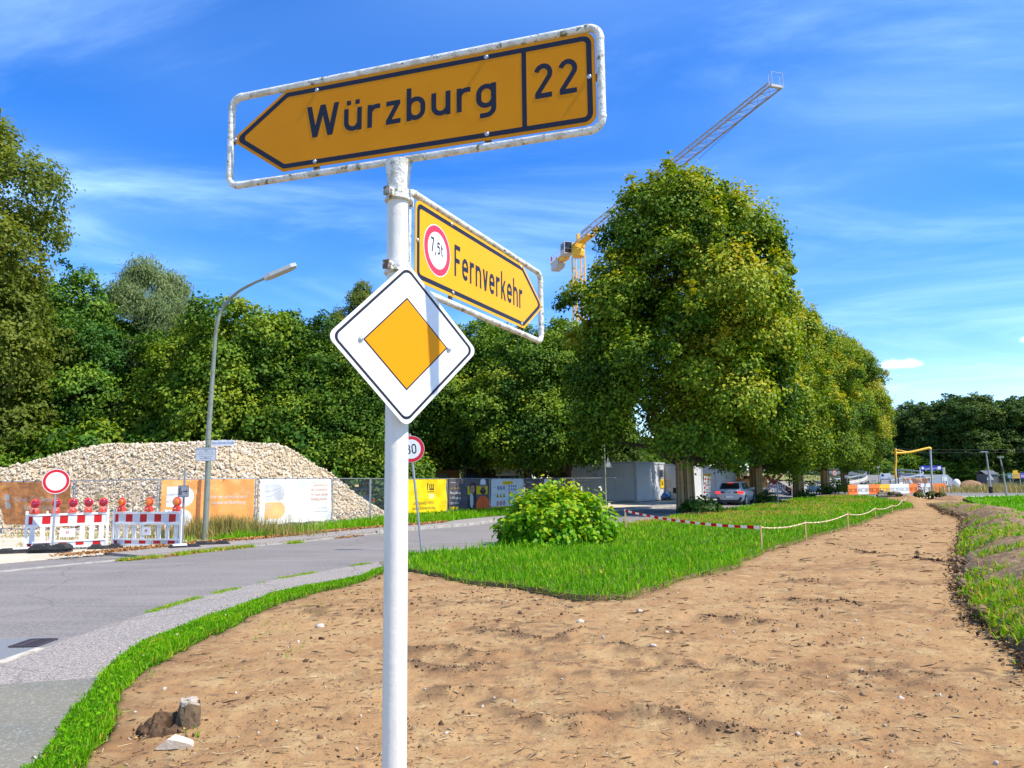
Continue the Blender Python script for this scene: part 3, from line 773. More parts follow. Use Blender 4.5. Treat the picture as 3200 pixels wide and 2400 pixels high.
# --- the linden row along the road
TREES = []
lind_prof = [(2.7, 3.4), (3.4, 4.9), (5, 5.8), (7, 6.0), (9, 5.7), (10.5, 5.3), (12, 5.1), (13.5, 4.8), (14.8, 4.3), (15.8, 3.6), (16.7, 2.6), (17.5, 1.6), (18.1, .6)]
def linden_variant(k, prof, extra=()):
    R = np.random.default_rng(100 + k)
    bo, lim = prof_boughs(prof, 54, R, rb=(1.2, 2.15), dens=820, zsq=.8, jitter=.45)
    if k == 0: bo = [(x + np.interp(z, [8, 11, 15, 17, 18.5], [0, .6, .75, .25, -.1]), y, z, r, rz, n) for x, y, z, r, rz, n in bo]
    if k == 0: bo = [q for q in bo if not (-3.0 < q[0] < -.5 and q[2] < 5.0 and q[1] < 2.5)]
    zs_ = np.array([p[0] for p in prof]); rs_ = np.array([p[1] for p in prof])
    for q in range(80):          # leading shoots that break the outline
        z = R.uniform(6, 18.0); a = R.uniform(0, 6.283); r_ = np.interp(z, zs_, rs_) * R.uniform(.86, 1.06); r0 = R.uniform(.28, .5)
        bo.append((r_ * math.cos(a) + (np.interp(z, [8, 11, 15, 17, 18.5], [0, .6, .75, .25, -.1]) if k == 0 else 0), r_ * math.sin(a), z + .3, r0, r0 * R.uniform(1.2, 2.0), R.uniform(170, 300)))
    for e in extra: bo.append(e)
    inner = [(R.normal(0, 1.2), R.normal(0, 1.2), z, 1.9, 1.5, 420) for z in np.linspace(4.2, 15, 12)]
    cm = crown_mesh('crown', bo + inner, L_lind, R, .20, .16, clump=14, spread=.20, droop=.9, up=.5, core=.06, sun_tint=1.5, teardrop=True)
    limb = [((x * .9, y * .9, z - .4), max(2.4, z - 2.2 - .45 * math.hypot(x, y))) for x, y, z in lim[::4]]
    tm = trunk_mesh('trunk', 17, .40, M_bark, R, limb)
    return cm, tm
lv = [linden_variant(0, lind_prof, [(-5.2, -1.0, 11.6, .9, .6, 560), (-6.0, -.7, 11.2, .6, .4, 320), (-2.0, .3, 16.5, 1.15, 1.1, 900), (-2.9, 0, 15.2, 1.3, 1.1, 1100), (-2.3, -.5, 17.3, .6, .8, 330), (3.3, 0, 16.1, 1.0, .9, 800), (4.3, .2, 15.1, 1.1, .8, 900), (5.0, 0, 13.9, 1.0, .7, 800), (-.15, 0, 18.0, .6, 1.0, 450), (-.1, 0, 18.9, .32, .8, 220), (1.35, .1, 17.9, .6, .7, 380), (.6, -.4, 17.4, .9, .7, 600)]),
      linden_variant(1, [(z, r * (1 + .06 * math.sin(z))) for z, r in lind_prof])]
M_planks = [mat('weathered_plank_%s' % n_, c_, 0.85, spec=0.15, var=[((40, 40, 2.0), tuple(q * .55 for q in c_), 0.44, 0.62), ((8, 8, .6), tuple(q * 1.25 for q in c_), 0.5, 0.7)], bump=[(40, .25, 4)])
            for n_, c_ in (('warm', (.44, .27, .12)), ('dark', (.27, .155, .07)), ('pale', (.52, .35, .18)))]
M_wire = mat('binding_wire', (0.1, 0.09, 0.08), .6, .4)
plank_me = []
for k in range(6):
    bmp = MB(); bmp.box((.0, 0, 1.27 + .02 * (k % 3)), (.034, .102 + .008 * (k % 4), 2.56 + .05 * (k % 3))); plank_me.append(bmp.mesh('plank', M_planks[(k * 2 + k // 3) % 3]))
lind_at = [(9.05, 40.0), (17.4, 54.3), (25.6, 68.2), (33.8, 82.2), (42.4, 97)]
lind_lab = ['tallest linden nearest the signpost, trunk boarded with weathered planks', 'second linden of the boarded row, beside the white car',
            'middle linden of the boarded row, bush at its foot', 'fourth linden of the boarded row, green shoots round its foot', 'farthest linden of the boarded row, by the round speed sign']
for i, ((x, y), lab) in enumerate(zip(lind_at, lind_lab)):
    t = thing('linden_tree', (x, y, 0.04), 0, lab, 'tree', 'lindens along the road')
    cm, tm = lv[0] if i in (0,) else lv[i % 2]
    rz = [0, 1.1, 2.3, 3.9, 5.2][i]; sc = [.98, .87, .93, .98, 1.06][i]
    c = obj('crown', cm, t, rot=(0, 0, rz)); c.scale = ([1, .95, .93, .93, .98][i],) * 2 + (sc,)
    c['kind'] = 'stuff'
    o = obj('trunk', tm, t, rot=(0, 0, rz))
    R = np.random.default_rng(40 + i)
    npl = 22; rad_p = .475 if i != 1 else .46
    for k in range(npl):
        a = 2 * math.pi * k / npl + R.normal(0, .012)
        p = obj('plank', plank_me[int(R.integers(6))], t, ((rad_p + R.uniform(-.012, .022)) * math.cos(a), (rad_p + R.uniform(-.012, .022)) * math.sin(a), R.normal(0, .04)), (R.normal(0, .006), -.022 + R.normal(0, .008), a))
    b = MB()
    for z in (.55, 1.5, 2.2):
        b = MB(); b.tube([((rad_p + .02) * math.cos(2 * math.pi * q / 24), (rad_p + .02) * math.sin(2 * math.pi * q / 24), z) for q in range(24)], .008, 4, closed=True)
        b.build('binding_wire', M_wire, t)

# --- the wood behind the fence, one tree at a time
def wood_variant(k, H, rad_, m, leaf, N=46, dens=140, kind='round', bark=M_bark, th=.62, tr=.26):
    R = np.random.default_rng(300 + k)
    if kind == 'round': prof = [(H * .10, rad_ * .55), (H * .25, rad_ * .95), (H * .45, rad_), (H * .65, rad_ * .92), (H * .82, rad_ * .68), (H * .93, rad_ * .36), (H * .99, .3)]
    elif kind == 'high': prof = [(H * .24, rad_ * .7), (H * .32, rad_), (H * .5, rad_ * 1.0), (H * .7, rad_ * .85), (H * .88, rad_ * .5), (H * .98, .3)]
    elif kind == 'tall': prof = [(H * .12, rad_ * .7), (H * .3, rad_), (H * .55, rad_ * .92), (H * .75, rad_ * .8), (H * .9, rad_ * .5), (H * .99, .3)]
    elif kind == 'cone': prof = [(H * .08, rad_), (H * .4, rad_ * .7), (H * .7, rad_ * .38), (H * .92, rad_ * .14), (H, .1)]
    else: prof = [(0.2, rad_ * .8), (H * .4, rad_), (H * .75, rad_ * .7), (H * .95, .3)]
    bo, lim = prof_boughs(prof, N, R, rb=(.18 * rad_ + .4, .40 * rad_ + .4), dens=dens, jitter=rad_ * .13)
    inner = [(R.normal(0, rad_ * .2), R.normal(0, rad_ * .2), z, rad_ * .45, rad_ * .4, 220) for z in np.linspace(H * .2, H * .8, 6)]
    cm = crown_mesh('crown', bo + inner, m, R, leaf, leaf * .78, clump=14, spread=.19, droop=.6, core=.08, sun_tint=.8)
    limb = [((x * .85, y * .85, z - .2), max(1.2, z - 1.2 - .5 * math.hypot(x, y))) for x, y, z in lim[::4]]
    return cm, trunk_mesh('trunk', H * .9, tr, bark, R, limb, n=8)
def willow_variant():
    R = np.random.default_rng(77)
    bo = []
    for i in range(60):
        z = R.uniform(5, 16.6); a = i * 2.4; rr_ = np.interp(z, [5, 9, 13, 15.5, 16.6], [4.6, 4.9, 3.9, 2.2, .6]) * R.uniform(.55, .95)
        bo.append((rr_ * math.cos(a), rr_ * math.sin(a), z, R.uniform(.8, 1.3), R.uniform(1.0, 1.7), R.uniform(800, 1300)))
    cm = crown_mesh('crown', bo, L_will, R, .34, .07, clump=22, spread=.26, droop=1.8, up=.1, core=.3)
    lim = [((x * .8, y * .8, z - .3), max(3, z - 4)) for x, y, z, *_ in bo[::4]]
    return cm, trunk_mesh('trunk', 14.5, .32, M_bark, R, lim, n=8)
V = {
 'poplar': wood_variant(0, 22.5, 4.4, L_popl, .21, 58, 420, 'tall', M_bark2, tr=.38),
 'robinia': wood_variant(1, 15.5, 3.9, L_robin, .21, 52, 420, 'round'),
 'willow': willow_variant(),
 'maple': wood_variant(2, 13.4, 4.1, L_maple, .23, 52, 410, 'round'),
 'maple_c': wood_variant(12, 14.5, 4.5, L_maple, .23, 52, 410, 'high'),
 'maple_b': wood_variant(3, 14.5, 4.3, L_maple, .23, 52, 410, 'tall'),
 'dark': wood_variant(4, 15.5, 4.6, L_far, .33, 56, 210, 'round'),
 'dark_b': wood_variant(5, 17, 4.2, L_far, .33, 56, 210, 'tall'),
 'conifer': wood_variant(6, 15, 2.6, L_far, .24, 50, 150, 'cone'),
 'shrub': wood_variant(7, 3.6, 1.9, L_robin, .22, 26, 150, 'low', tr=.06),
 'shrub_b': wood_variant(8, 4.6, 2.3, L_maple, .24, 30, 140, 'low', tr=.07),
}
ORD = ['first', 'second', 'third', 'fourth', 'fifth', 'sixth', 'seventh', 'eighth', 'ninth', 'tenth', 'eleventh', 'twelfth', 'thirteenth', 'fourteenth', 'fifteenth', 'sixteenth', 'seventeenth', 'eighteenth', 'nineteenth', 'twentieth']
def plant_row(rows, name, label, cat, group, wide=1.0, var=None):
    for k, row in enumerate(sorted(rows)):
        px, D, top = row[:3]
        plant_tree(name, var or row[3], px, D, top, label + ', ' + ORD[k] + ' from the left', cat, group, wide=wide)
def plant_tree(name, var, px, D, top, label, cat='tree', group=None, rz=None, wide=1.0, zoff=0.0):
    """top: pixel row of the crown's top"""
    cm, tm = V[var]
    H = max(v.co.z for v in cm.vertices) if var not in _H else _H[var]; _H[var] = H
    p = point_at(px, 1400, D); zt = point_at(px, top, D)[2]
    s = (zt - zoff) / H
    t = thing(name, (p[0], p[1], zoff), 0, label, cat, group)
    r_ = random.uniform(0, 6.28) if rz is None else rz
    c = obj('crown', cm, t, rot=(0, 0, r_)); c.scale = (s * wide, s * wide, s); c['kind'] = 'stuff'
    k = obj('trunk', tm, t, rot=(0, 0, r_)); k.scale = (s, s, s)
    return t
_H = {}
G1 = 'trees at the front edge of the wood'
plant_tree('poplar_tree', 'poplar', -145, 40, 296, 'very tall olive green tree cut by the left edge of the photo', rz=.4)
plant_tree('robinia_tree', 'robinia', 195, 46, 805, 'bright green tree with feathery leaves beside the very tall tree', rz=1.0)
plant_tree('willow_tree', 'willow', 445, 51, 790, 'grey green willow rising above its neighbours', rz=2.1)
plant_tree('maple_tree', 'maple', 715, 43, 915, 'dark leafy maple standing right behind the street lamp', rz=.2)
plant_tree('maple_tree', 'maple_b', 905, 44, 965, 'maple between the street lamp and the signpost', rz=2.2)
plant_tree('conifer_tree', 'conifer', 1005, 58, 972, 'small dark conifer top showing beside the white diamond sign', rz=0)
plant_tree('poplar_tree', 'poplar', 1120, 66, 868, 'pale yellow green poplar rising just left of the white diamond sign', rz=3.0, wide=.8)
plant_tree('maple_tree', 'maple_b', 1080, 44, 1030, 'maple standing directly behind the white diamond sign', rz=4.2)
plant_tree('maple_tree', 'maple_c', 1330, 57, 965, 'maple showing below the pointed yellow sign, behind the yellow banner', rz=5.0)
plant_tree('maple_tree', 'maple_c', 1500, 57, 985, 'maple above the club sign', rz=.9)
plant_tree('maple_tree', 'maple_c', 1650, 52, 1010, 'maple overhanging the banner with a worker in a white helmet', rz=3.6)
plant_tree('maple_tree', 'maple_c', 1775, 55, 990, 'yellow green maple beneath the crane mast', rz=2.9)
plant_tree('robinia_tree', 'robinia', 330, 50, 930, 'bushy green tree in front of the willow', rz=4.5)
plant_tree('maple_tree', 'maple', 560, 47, 1010, 'lower maple in front of the willow, above the stone heap', rz=5.5)
plant_row(((-330, 44, 700, 'robinia'), (-200, 52, 620, 'dark_b'), (60, 56, 870, 'dark'), (140, 62, 900, 'dark_b'), (290, 60, 960, 'dark'), (400, 66, 980, 'dark_b'), (560, 60, 960, 'dark'),
                      (660, 66, 985, 'dark_b'), (800, 58, 975, 'dark'), (880, 66, 965, 'dark_b'), (980, 70, 1000, 'dark'), (1190, 62, 1010, 'dark_b'), (1260, 68, 1000, 'dark'),
                      (1400, 68, 1000, 'dark_b'), (1560, 70, 1020, 'dark'), (1700, 72, 1030, 'dark_b'), (1830, 74, 1050, 'dark'), (1900, 70, 1150, 'dark_b')), 'broadleaf_tree', 'dark broadleaf tree in the back row of the wood', 'tree', 'trees deep in the wood')
plant_row(((-60, 39, 1330, 'shrub_b'), (40, 40, 1390, 'shrub'), (120, 41, 1300, 'shrub_b'), (250, 41, 1340, 'shrub'), (330, 42, 1290, 'shrub_b'), (440, 41.5, 1345, 'shrub'), (530, 42, 1310, 'shrub_b'), (620, 42, 1330, 'shrub'),
                      (700, 42, 1290, 'shrub_b'), (800, 42, 1320, 'shrub'), (890, 42, 1280, 'shrub_b'), (960, 42, 1300, 'shrub'), (1050, 43, 1330, 'shrub_b'), (1150, 46, 1340, 'shrub'), (1230, 47, 1330, 'shrub_b')), 'shrub', 'green shrub at the wood edge behind the stone heap and banners', 'shrub', 'shrubs at the edge of the wood')
G3 = 'trees beyond the far junction'
plant_row(((2010, 118, 1360, 'maple'), (2080, 124, 1340, 'maple_b'), (1960, 112, 1340, 'maple_b'), (2160, 128, 1370, 'maple')), 'broadleaf_tree', 'light green tree in the gap above the site containers', 'tree', 'trees above the containers')
plant_row(((2660, 190, 1330, 'dark'), (2770, 168, 1275, 'dark'), (2850, 172, 1248, 'dark_b'), (2915, 160, 1252, 'dark'), (2985, 158, 1225, 'dark'), (3050, 150, 1222, 'dark_b'), (3105, 158, 1240, 'dark_b'),
                      (3170, 150, 1235, 'dark'), (3240, 155, 1225, 'dark'), (3310, 150, 1240, 'dark_b'), (3420, 150, 1230, 'dark'), (2800, 185, 1280, 'dark_b'), (3020, 178, 1240, 'dark'), (3130, 180, 1245, 'dark_b'),
                      (2890, 186, 1270, 'dark'), (2560, 200, 1360, 'dark_b'), (2460, 205, 1380, 'dark'), (3220, 182, 1235, 'dark')), 'broadleaf_tree', 'dark green tree of the far wood behind the junction', 'tree', G3, 1.35)
plant_row(((2740, 150, 1425), (2830, 152, 1415), (2930, 150, 1430), (3030, 148, 1425), (3110, 150, 1435), (3190, 148, 1430), (3270, 150, 1425), (2650, 178, 1420), (2560, 180, 1430)), 'shrub', 'dark shrub at the foot of the far wood', 'shrub', 'shrubs below the far wood', 1.6, 'shrub_b')

# ================================================================== THE SIGNPOST
M_white = mat('white_paint', (0.74, 0.695, 0.61), 0.5, spec=0.3, var=[((14, 14, 1.6), (0.62, 0.60, 0.55), 0.48, 0.68), ((5, 5, 16), (0.50, 0.46, 0.38), 0.66, 0.74, 6), (38.0, (0.30, 0.25, 0.17), 0.69, 0.76, 6)], bump=[(7, 0.06, 4), (40, 0.07, 4)])
M_whiteold = mat('flaking_white_paint', (0.74, 0.73, 0.68), 0.6, spec=0.3, var=[(16.0, (0.50, 0.47, 0.37), 0.46, 0.64, 6), (22.0, (0.18, 0.165, 0.07), 0.565, 0.66, 8), (60.0, (0.26, 0.13, 0.055), 0.64, 0.72, 5)], bump=[(18, 0.5, 5), (60, 0.35, 4)])
M_rust = mat('rusty_iron', (0.17, 0.105, 0.06), 0.85, var=[(30.0, (0.45, 0.42, 0.36), 0.5, 0.62), (14.0, (0.09, 0.06, 0.04), 0.5, 0.7)], bump=[(50, .5, 4)])
M_alu = mat('bare_aluminium', (0.48, 0.49, 0.50), 0.45, 0.7, var=[(20.0, (.38, .39, .4), .45, .65)])
M_galv = MATS['galvanised']
M_screw = mat('screw_head', (0.55, 0.55, 0.55), 0.3, 0.85)
M_ylw_a = mat('amber_sheeting', (0.70, 0.25, 0.001), 0.45, spec=0.15, var=[(3.0, (0.67, 0.235, 0.001), 0.45, 0.65)])
M_ylw_b = mat('yellow_sheeting', (0.86, 0.40, 0.001), 0.42, spec=0.15, var=[(3.0, (0.84, 0.385, 0.001), 0.45, 0.65)])
M_ylw_c = mat('golden_sheeting', (0.88, 0.315, 0.001), 0.4, spec=0.15)
M_blk = mat('black_sheeting', (0.016, 0.016, 0.026), 0.45, spec=0.3)
M_red = mat('red_sheeting', (0.62, 0.012, 0.022), 0.4, spec=0.4)
M_pink = mat('faded_red_sheeting', (0.78, 0.035, 0.07), 0.4, spec=0.4)
M_wsh = mat('white_sheeting', (0.80, 0.80, 0.79), 0.4, spec=0.4, var=[(5.0, (0.76, 0.76, 0.75), 0.45, 0.6)])
PX, PY = -0.599, 3.9
def zpost(py): return point_at(1246, py, PY)[2]
KS = 0.67                       # the post stands 2.6 m away: 80 mm tube, 420 mm diamond, 126 mm capitals
def at_post(x, y): return (KS * x, KS * y, 1.65 * (1 - KS))
post = thing('sign_post', at_post(PX, PY), 0, 'thick white painted post carrying the two yellow arrow signs', 'post')
post.scale = (KS,) * 3
b = MB(); b.tube([(0, 0, -1.3), (-.001, 0, 1.2), (-.0025, 0, 2.55), (-.0035, 0, 2.56), (-.0035, 0, 3.2)], [.0605, .0605, .0600, .0590, .0590], 40)
b.build('pole', M_white, post)
b = MB(); b.tube([(-.0035, 0, 3.20), (-.0035, 0, 3.28), (-.004, 0, 3.345), (-.004, 0, 3.385)], [.0590, .0605, .068, .072], 36); b.build('saddle', M_whiteold, post)

def frame_mesh(x0, x1, z0, z1, r, rc):
    b = MB()
    path = fillet([(x0, z0), (x1, z0), (x1, z1), (x0, z1)], rc, 7)
    full = []
    for i, p in enumerate(path):
        q = path[(i + 1) % len(path)]
        full.append(p)
        d = math.hypot(q[0] - p[0], q[1] - p[1])
        if d > .2:
            for k in range(1, int(d / .12) + 1): full.append((p[0] + (q[0] - p[0]) * k / (int(d / .12) + 1), p[1] + (q[1] - p[1]) * k / (int(d / .12) + 1)))
    b.tube([(x, 0, z) for x, z in full], r, 14, closed=True)
    # weld collars where the corner bends meet the straight tubes
    for x, sx in ((x0, 1), (x1, -1)):
        for z, sz in ((z0, 1), (z1, -1)):
            b.cyl((x, 0, z + sz * (rc - .004)), (x, 0, z + sz * (rc + .012)), r * 1.09, 14)
            b.cyl((x + sx * (rc - .004), 0, z), (x + sx * (rc + .012), 0, z), r * 1.09, 14)
    return b
def screws(parent, pts, y, r=.0105):
    for x, z in pts:
        b = MB(); b.cyl((x, y, z), (x, y - .003, z), r * 1.25, 12); b.ball((x, y - .004, z), r, 10, 6, (1, .6, 1))
        b.build('bolt', M_screw, parent)

# big arrow sign pointing left
H1 = -0.3106
s1 = thing('direction_sign', at_post(PX - .004, PY), H1, 'long amber arrow sign reading Würzburg 22 on top of the white post', 'road sign'); s1.scale = (KS,) * 3
frame_mesh(-1.099, 1.124, 3.396, 3.946, .0205, .062).build('frame', M_whiteold, s1)
yp = -.018
outl = [(-1.083, 3.672), (-.725, 3.428), (1.099, 3.418), (1.099, 3.914), (-.715, 3.921)]
pan = fillet(outl, [.035, .03, .055, .055, .03], 6)
b = MB(); b.plate(pan, yp, yp + .004); panel = b.build('panel', [M_ylw_a], s1)
b = MB(); o1 = fillet(inset(outl, .017), [.03, .03, .045, .045, .03], 6); o2 = fillet(inset(outl, .044), [.022, .02, .022, .022, .02], 6)
b.ring(o1, o2, yp - .0008)
b.sheet(rect(.712, 3.4625, .737, 3.871), yp - .0008)
b.build('border_line', M_blk, panel)
e = glyph_text(MB(), 'Würzburg', 0, 0, .188, 0, 1.0, 1.15)
glyph_letters(panel, M_blk, 'Würzburg', -.571, 3.602, .188, yp - .001, 1.145 / (e - 1.15 * .188 / 7), 1.15); glyph_letters(panel, M_blk, '22', .777, 3.602, .188, yp - .001, .95, 1.0)
pts = [(-.508, 3.884), (.519, 3.886), (-.511, 3.458), (.519, 3.456), (-1.052, 3.672), (1.068, 3.672)]
screws(s1, pts, yp - .001)
for x, z, dz in ((-.508, 3.925, .04), (.519, 3.925, .04), (-.511, 3.416, .04), (.519, 3.416, .04)):
    b = MB(); b.box((x, .0, z), (.034, .012, dz)); b.build('bracket', M_rust, s1)
for x in (-1.085, 1.11):
    b = MB(); b.box((x, .002, 3.672), (.03, .012, .034)); b.build('bracket', M_rust, s1)

# second arrow sign, pointing right
H2 = 1.1397
s2 = thing('direction_sign', at_post(PX - .003, PY), H2, 'yellow arrow sign reading Fernverkehr with a red 7,5t roundel', 'road sign'); s2.scale = (KS,) * 3
frame_mesh(.092, 1.992, 2.722, 3.262, .0205, .062).build('frame', M_whiteold, s2)
outl = [(.134, 2.757), (1.612, 2.757), (1.975, 2.992), (1.600, 3.226), (.134, 3.226)]
pan = fillet(outl, [.055, .03, .035, .03, .055], 6)
b = MB(); b.plate(pan, -.024, -.020); panel = b.build('panel', M_ylw_b, s2)
b = MB(); b.ring(fillet(inset(outl, .017), [.045, .03, .03, .03, .045], 6), fillet(inset(outl, .044), [.022, .02, .022, .02, .022], 6), -.0248); b.build('border_line', M_blk, panel)
e = glyph_text(MB(), 'Fernverkehr', 0, 0, .196, 0, 1.0, 1.1); glyph_letters(panel, M_blk, 'Fernverkehr', .576, 2.893, .196, -.025, 1.03 / e, 1.1)
b = MB()
b.disc((.373, 2.990), .153, -.0246, 40); b.mi = 1; b.disc((.373, 2.990), .147, -.0252, 40); b.mi = 0; b.disc((.373, 2.990), .109, -.0258, 40)
b.mi = 2; glyph_text(b, '7', .297, 2.968, .088, -.0264, .8); glyph_text(b, ',5t', .345, 2.968, .074, -.0264, .85)
b.build('weight_limit_roundel', [M_wsh, M_pink, M_blk], panel)
screws(s2, [(.542, 3.203), (.155, 2.989), (.556, 2.781), (1.564, 2.782), (1.563, 3.203), (1.945, 2.992)], -.025)
for x, z in ((.542, 3.236), (.556, 2.747), (1.564, 2.747), (1.563, 3.236)):
    b = MB(); b.box((x, -.006, z), (.03, .014, .032)); b.build('bracket', M_rust, s2)
for z in (zpost(613), zpost(838)):
    b = MB()
    b.tube([(.0655 * math.cos(a), .0655 * math.sin(a), z - .027) for a in np.linspace(0, 6.283, 25)[:-1]], .010, 6, closed=True)
    b.tube([(0, 0, z - .028), (0, 0, z + .028)], [.0665, .0665], 32)
    b.box((.089, 0, z), (.05, .05, .05)); b.box((-.085, 0, z - .004), (.045, .03, .042)); b.cyl((-.095, -.03, z), (-.095, .03, z), .009, 8)
    b.build('clamp', M_whiteold if z > 3 else M_whiteold, s2)
    b = MB(); b.box((-.110, 0, z - .006), (.012, .036, .046)); b.box((.08, -.027, z - .014), (.03, .012, .03)); b.build('clamp_bolt', M_rust, s2)

# priority road diamond
H3 = .6237
n3 = (math.sin(H3), -math.cos(H3))
s3 = thing('priority_sign', at_post(PX - .002 + .105 * n3[0], PY + .105 * n3[1]), H3, 'white diamond sign with golden centre fixed to the front of the white post', 'road sign'); s3.scale = (KS,) * 3
cz = 2.3665
def dia(h, r, n=6): return fillet([(0, cz - h), (h, cz), (0, cz + h), (-h, cz)], r, n)
b = MB(); b.plate(dia(.432, .043), 0, .0035); panel = b.build('panel', M_wsh, s3)
b = MB(); b.ring(dia(.407, .038), dia(.389, .031), -.0008); b.build('border_line', M_blk, panel)
b = MB(); b.sheet([(0, cz - .243), (.243, cz), (0, cz + .243), (-.243, cz)], -.0008); b.mi = 1; b.sheet([(0, cz - .233), (.233, cz), (0, cz + .233), (-.233, cz)], -.0015); b.build('centre_square', [M_blk, M_ylw_c], panel)
b = MB(); b.sheet([(.31, cz + .02), (.342, cz + .035), (.345, cz + .043), (.313, cz + .028)], -.001)
screws(s3, [(-.2555, cz - .003), (.2515, cz - .006)], -.001, .011)
for dz in (-.13, .16):
    b = MB(); b.box((0, .016, cz + dz), (.30, .022, .035)); b.tube([(.066 * math.cos(a), .105 + .066 * math.sin(a), cz + dz) for a in np.linspace(0, 6.283, 25)[:-1]], .008, 6, closed=True)
    b.build('clamp', M_alu, s3)

def round_sign(parent, z, r, text=None, y=-.035, cap=None, border=.008, red=None):
    b = MB(); b.plate([(r * math.cos(2 * math.pi * i / 40), z + r * math.sin(2 * math.pi * i / 40)) for i in range(40)], y, y + .004)
    b.mi = 1; b.disc((0, z), r - border, y - .0015, 40); b.mi = 0; b.disc((0, z), (r - border) * (red or .74), y - .003, 40)
    d = b.build('disc', [M_wsh, M_red], parent)
    if text:
        b = MB(); e = glyph_text(MB(), text, 0, 0, cap, 0, .82); w_ = e - cap / 7 * .82
        glyph_letters(d, M_blk, text, -w_ / 2, z - cap / 2, cap, y - .0045, .82)
    b = MB(); b.box((0, y + .014, z + r * .4), (.12, .02, .03)); b.box((0, y + .014, z - r * .4), (.12, .02, .03)); b.build('clamp', M_galv, parent)
    return d
t = thing('speed_limit_sign', (-2.28, 18.97, 0), .06, 'round 30 speed sign on a leaning grey pole half hidden by the white post', 'road sign')
t.rotation_euler = (0, rad(-6.2), .06)
b = MB(); b.cyl((0, 0, -.2), (0, 0, 2.92), .03, 14); b.build('pole', M_galv, t)
round_sign(t, 2.53, .335, '30', cap=.25)

# ================================================================== LEFT: CLOSURE, LAMP, FENCE, STONE HEAP
M_plw = mat('white_plastic', (0.74, 0.74, 0.73), 0.5, spec=0.4, var=[(7.0, (0.62, 0.61, 0.57), 0.5, 0.7)])
M_refl_r = mat('red_reflective', (0.50, 0.010, 0.012), 0.5, spec=0.3, var=[(9.0, (0.42, 0.012, 0.012), 0.45, 0.65)])
M_refl_w = mat('grey_reflective', (0.56, 0.58, 0.61), 0.5, spec=0.4)
M_rub = mat('black_rubber', (0.035, 0.035, 0.037), 0.85, spec=0.25, var=[(12.0, (0.07, 0.065, 0.06), 0.5, 0.7)], bump=[(30, .3, 3)])
M_lampbody = mat('red_orange_plastic', (0.72, 0.055, 0.035), 0.4, spec=0.4)
M_lensr = mat('dark_red_lens', (0.25, 0.002, 0.022), 0.15, spec=0.6, coat=0.5)
M_lensa = mat('amber_lens', (0.85, 0.19, 0.004), 0.15, spec=0.6, coat=0.5)
def barrier(A, B, label, style):
    ln = math.hypot(B[0] - A[0], B[1] - A[1]); h = math.atan2(B[1] - A[1], B[0] - A[0])
    t = thing('barrier_board', (A[0], A[1], .06), h, label, 'barrier', 'barrier boards closing the lot')
    for x in (.03, ln - .03):
        b = MB(); b.box((x, 0, .5), (.06, .045, 1.02)); b.build('post', M_plw, t)
    for nm, z, hh in (('top_rail', .905, .05), ('middle_rail', .625, .055), ('lower_rail', .205, .04), ('bottom_rail', .055, .045)):
        b = MB(); b.cbox((ln / 2, 0, z), (ln - .125, .05, hh), .012); b.build(nm, M_plw, t)
    for nm, z0, z1 in (('striped_band', .655, .878), ('lower_striped_band', .08, .183)):
        b = MB(); b.box((ln / 2, .004, (z0 + z1) / 2), (ln - .125, .018, z1 - z0)); b.mi = 1
        n = 10; st = (ln - .14) / (n - 1); x = .07
        for k in range(n):
            w_ = st / 2 if k in (0, n - 1) else st
            b.mi = 1 if k % 2 == 0 else 2
            b.sheet(rect(x + .005, z0 + .008, x + w_ - .005, z1 - .008), -.0065); x += w_
        b.build(nm, [M_plw, M_refl_r, M_refl_w], t)
    n = 8
    for k in range(n):
        x = .17 + (ln - .34) * k / (n - 1)
        if style == 1 and k in (3, 4) or style == 2 and k == 4: continue
        b = MB()
        if style == 1: b.box((x, 0, .412), (.118, .03, .372))
        else:
            for dx in (-.042, 0, .042): b.box((x + dx, 0, .412), (.026, .03, .372))
        b.build('slat', M_plw, t)
    cx = ln * (.5 if style == 1 else .5); w_ = .36 if style == 1 else .27
    b = MB(); b.box((cx, -.004, .42), (w_, .03, .21)); pl = b.build('centre_plate', M_plw, t)
    b = MB(); b.ring([(cx + .042 * math.cos(a), .43 + .042 * math.sin(a)) for a in np.linspace(0, 6.28, 17)[:-1]], [(cx + .030 * math.cos(a), .43 + .030 * math.sin(a)) for a in np.linspace(0, 6.28, 17)[:-1]], -.021)
    b.sheet(rect(cx - .022, .422, cx + .022, .438), -.021); b.build('badge', M_refl_r, pl)
    for k in range(3):
        x = ln * (.25 + .25 * k); b = MB(); b.box((x, 0, .965), (.045, .04, .066)); b.build('lamp_socket', M_plw, t)
    return t, h, ln
A_, B_, C_ = (-12.55, 19.6), (-10.95, 20.75), (-8.78, 20.2)
b1, hA, lA = barrier(A_, (-10.99, 20.72), 'barrier board with wide white slats, under the round red rimmed sign', 1)
b2, hB, lB = barrier((-10.89, 20.74), C_, 'barrier board with narrow ribbed slats, under the amber lamps', 2)
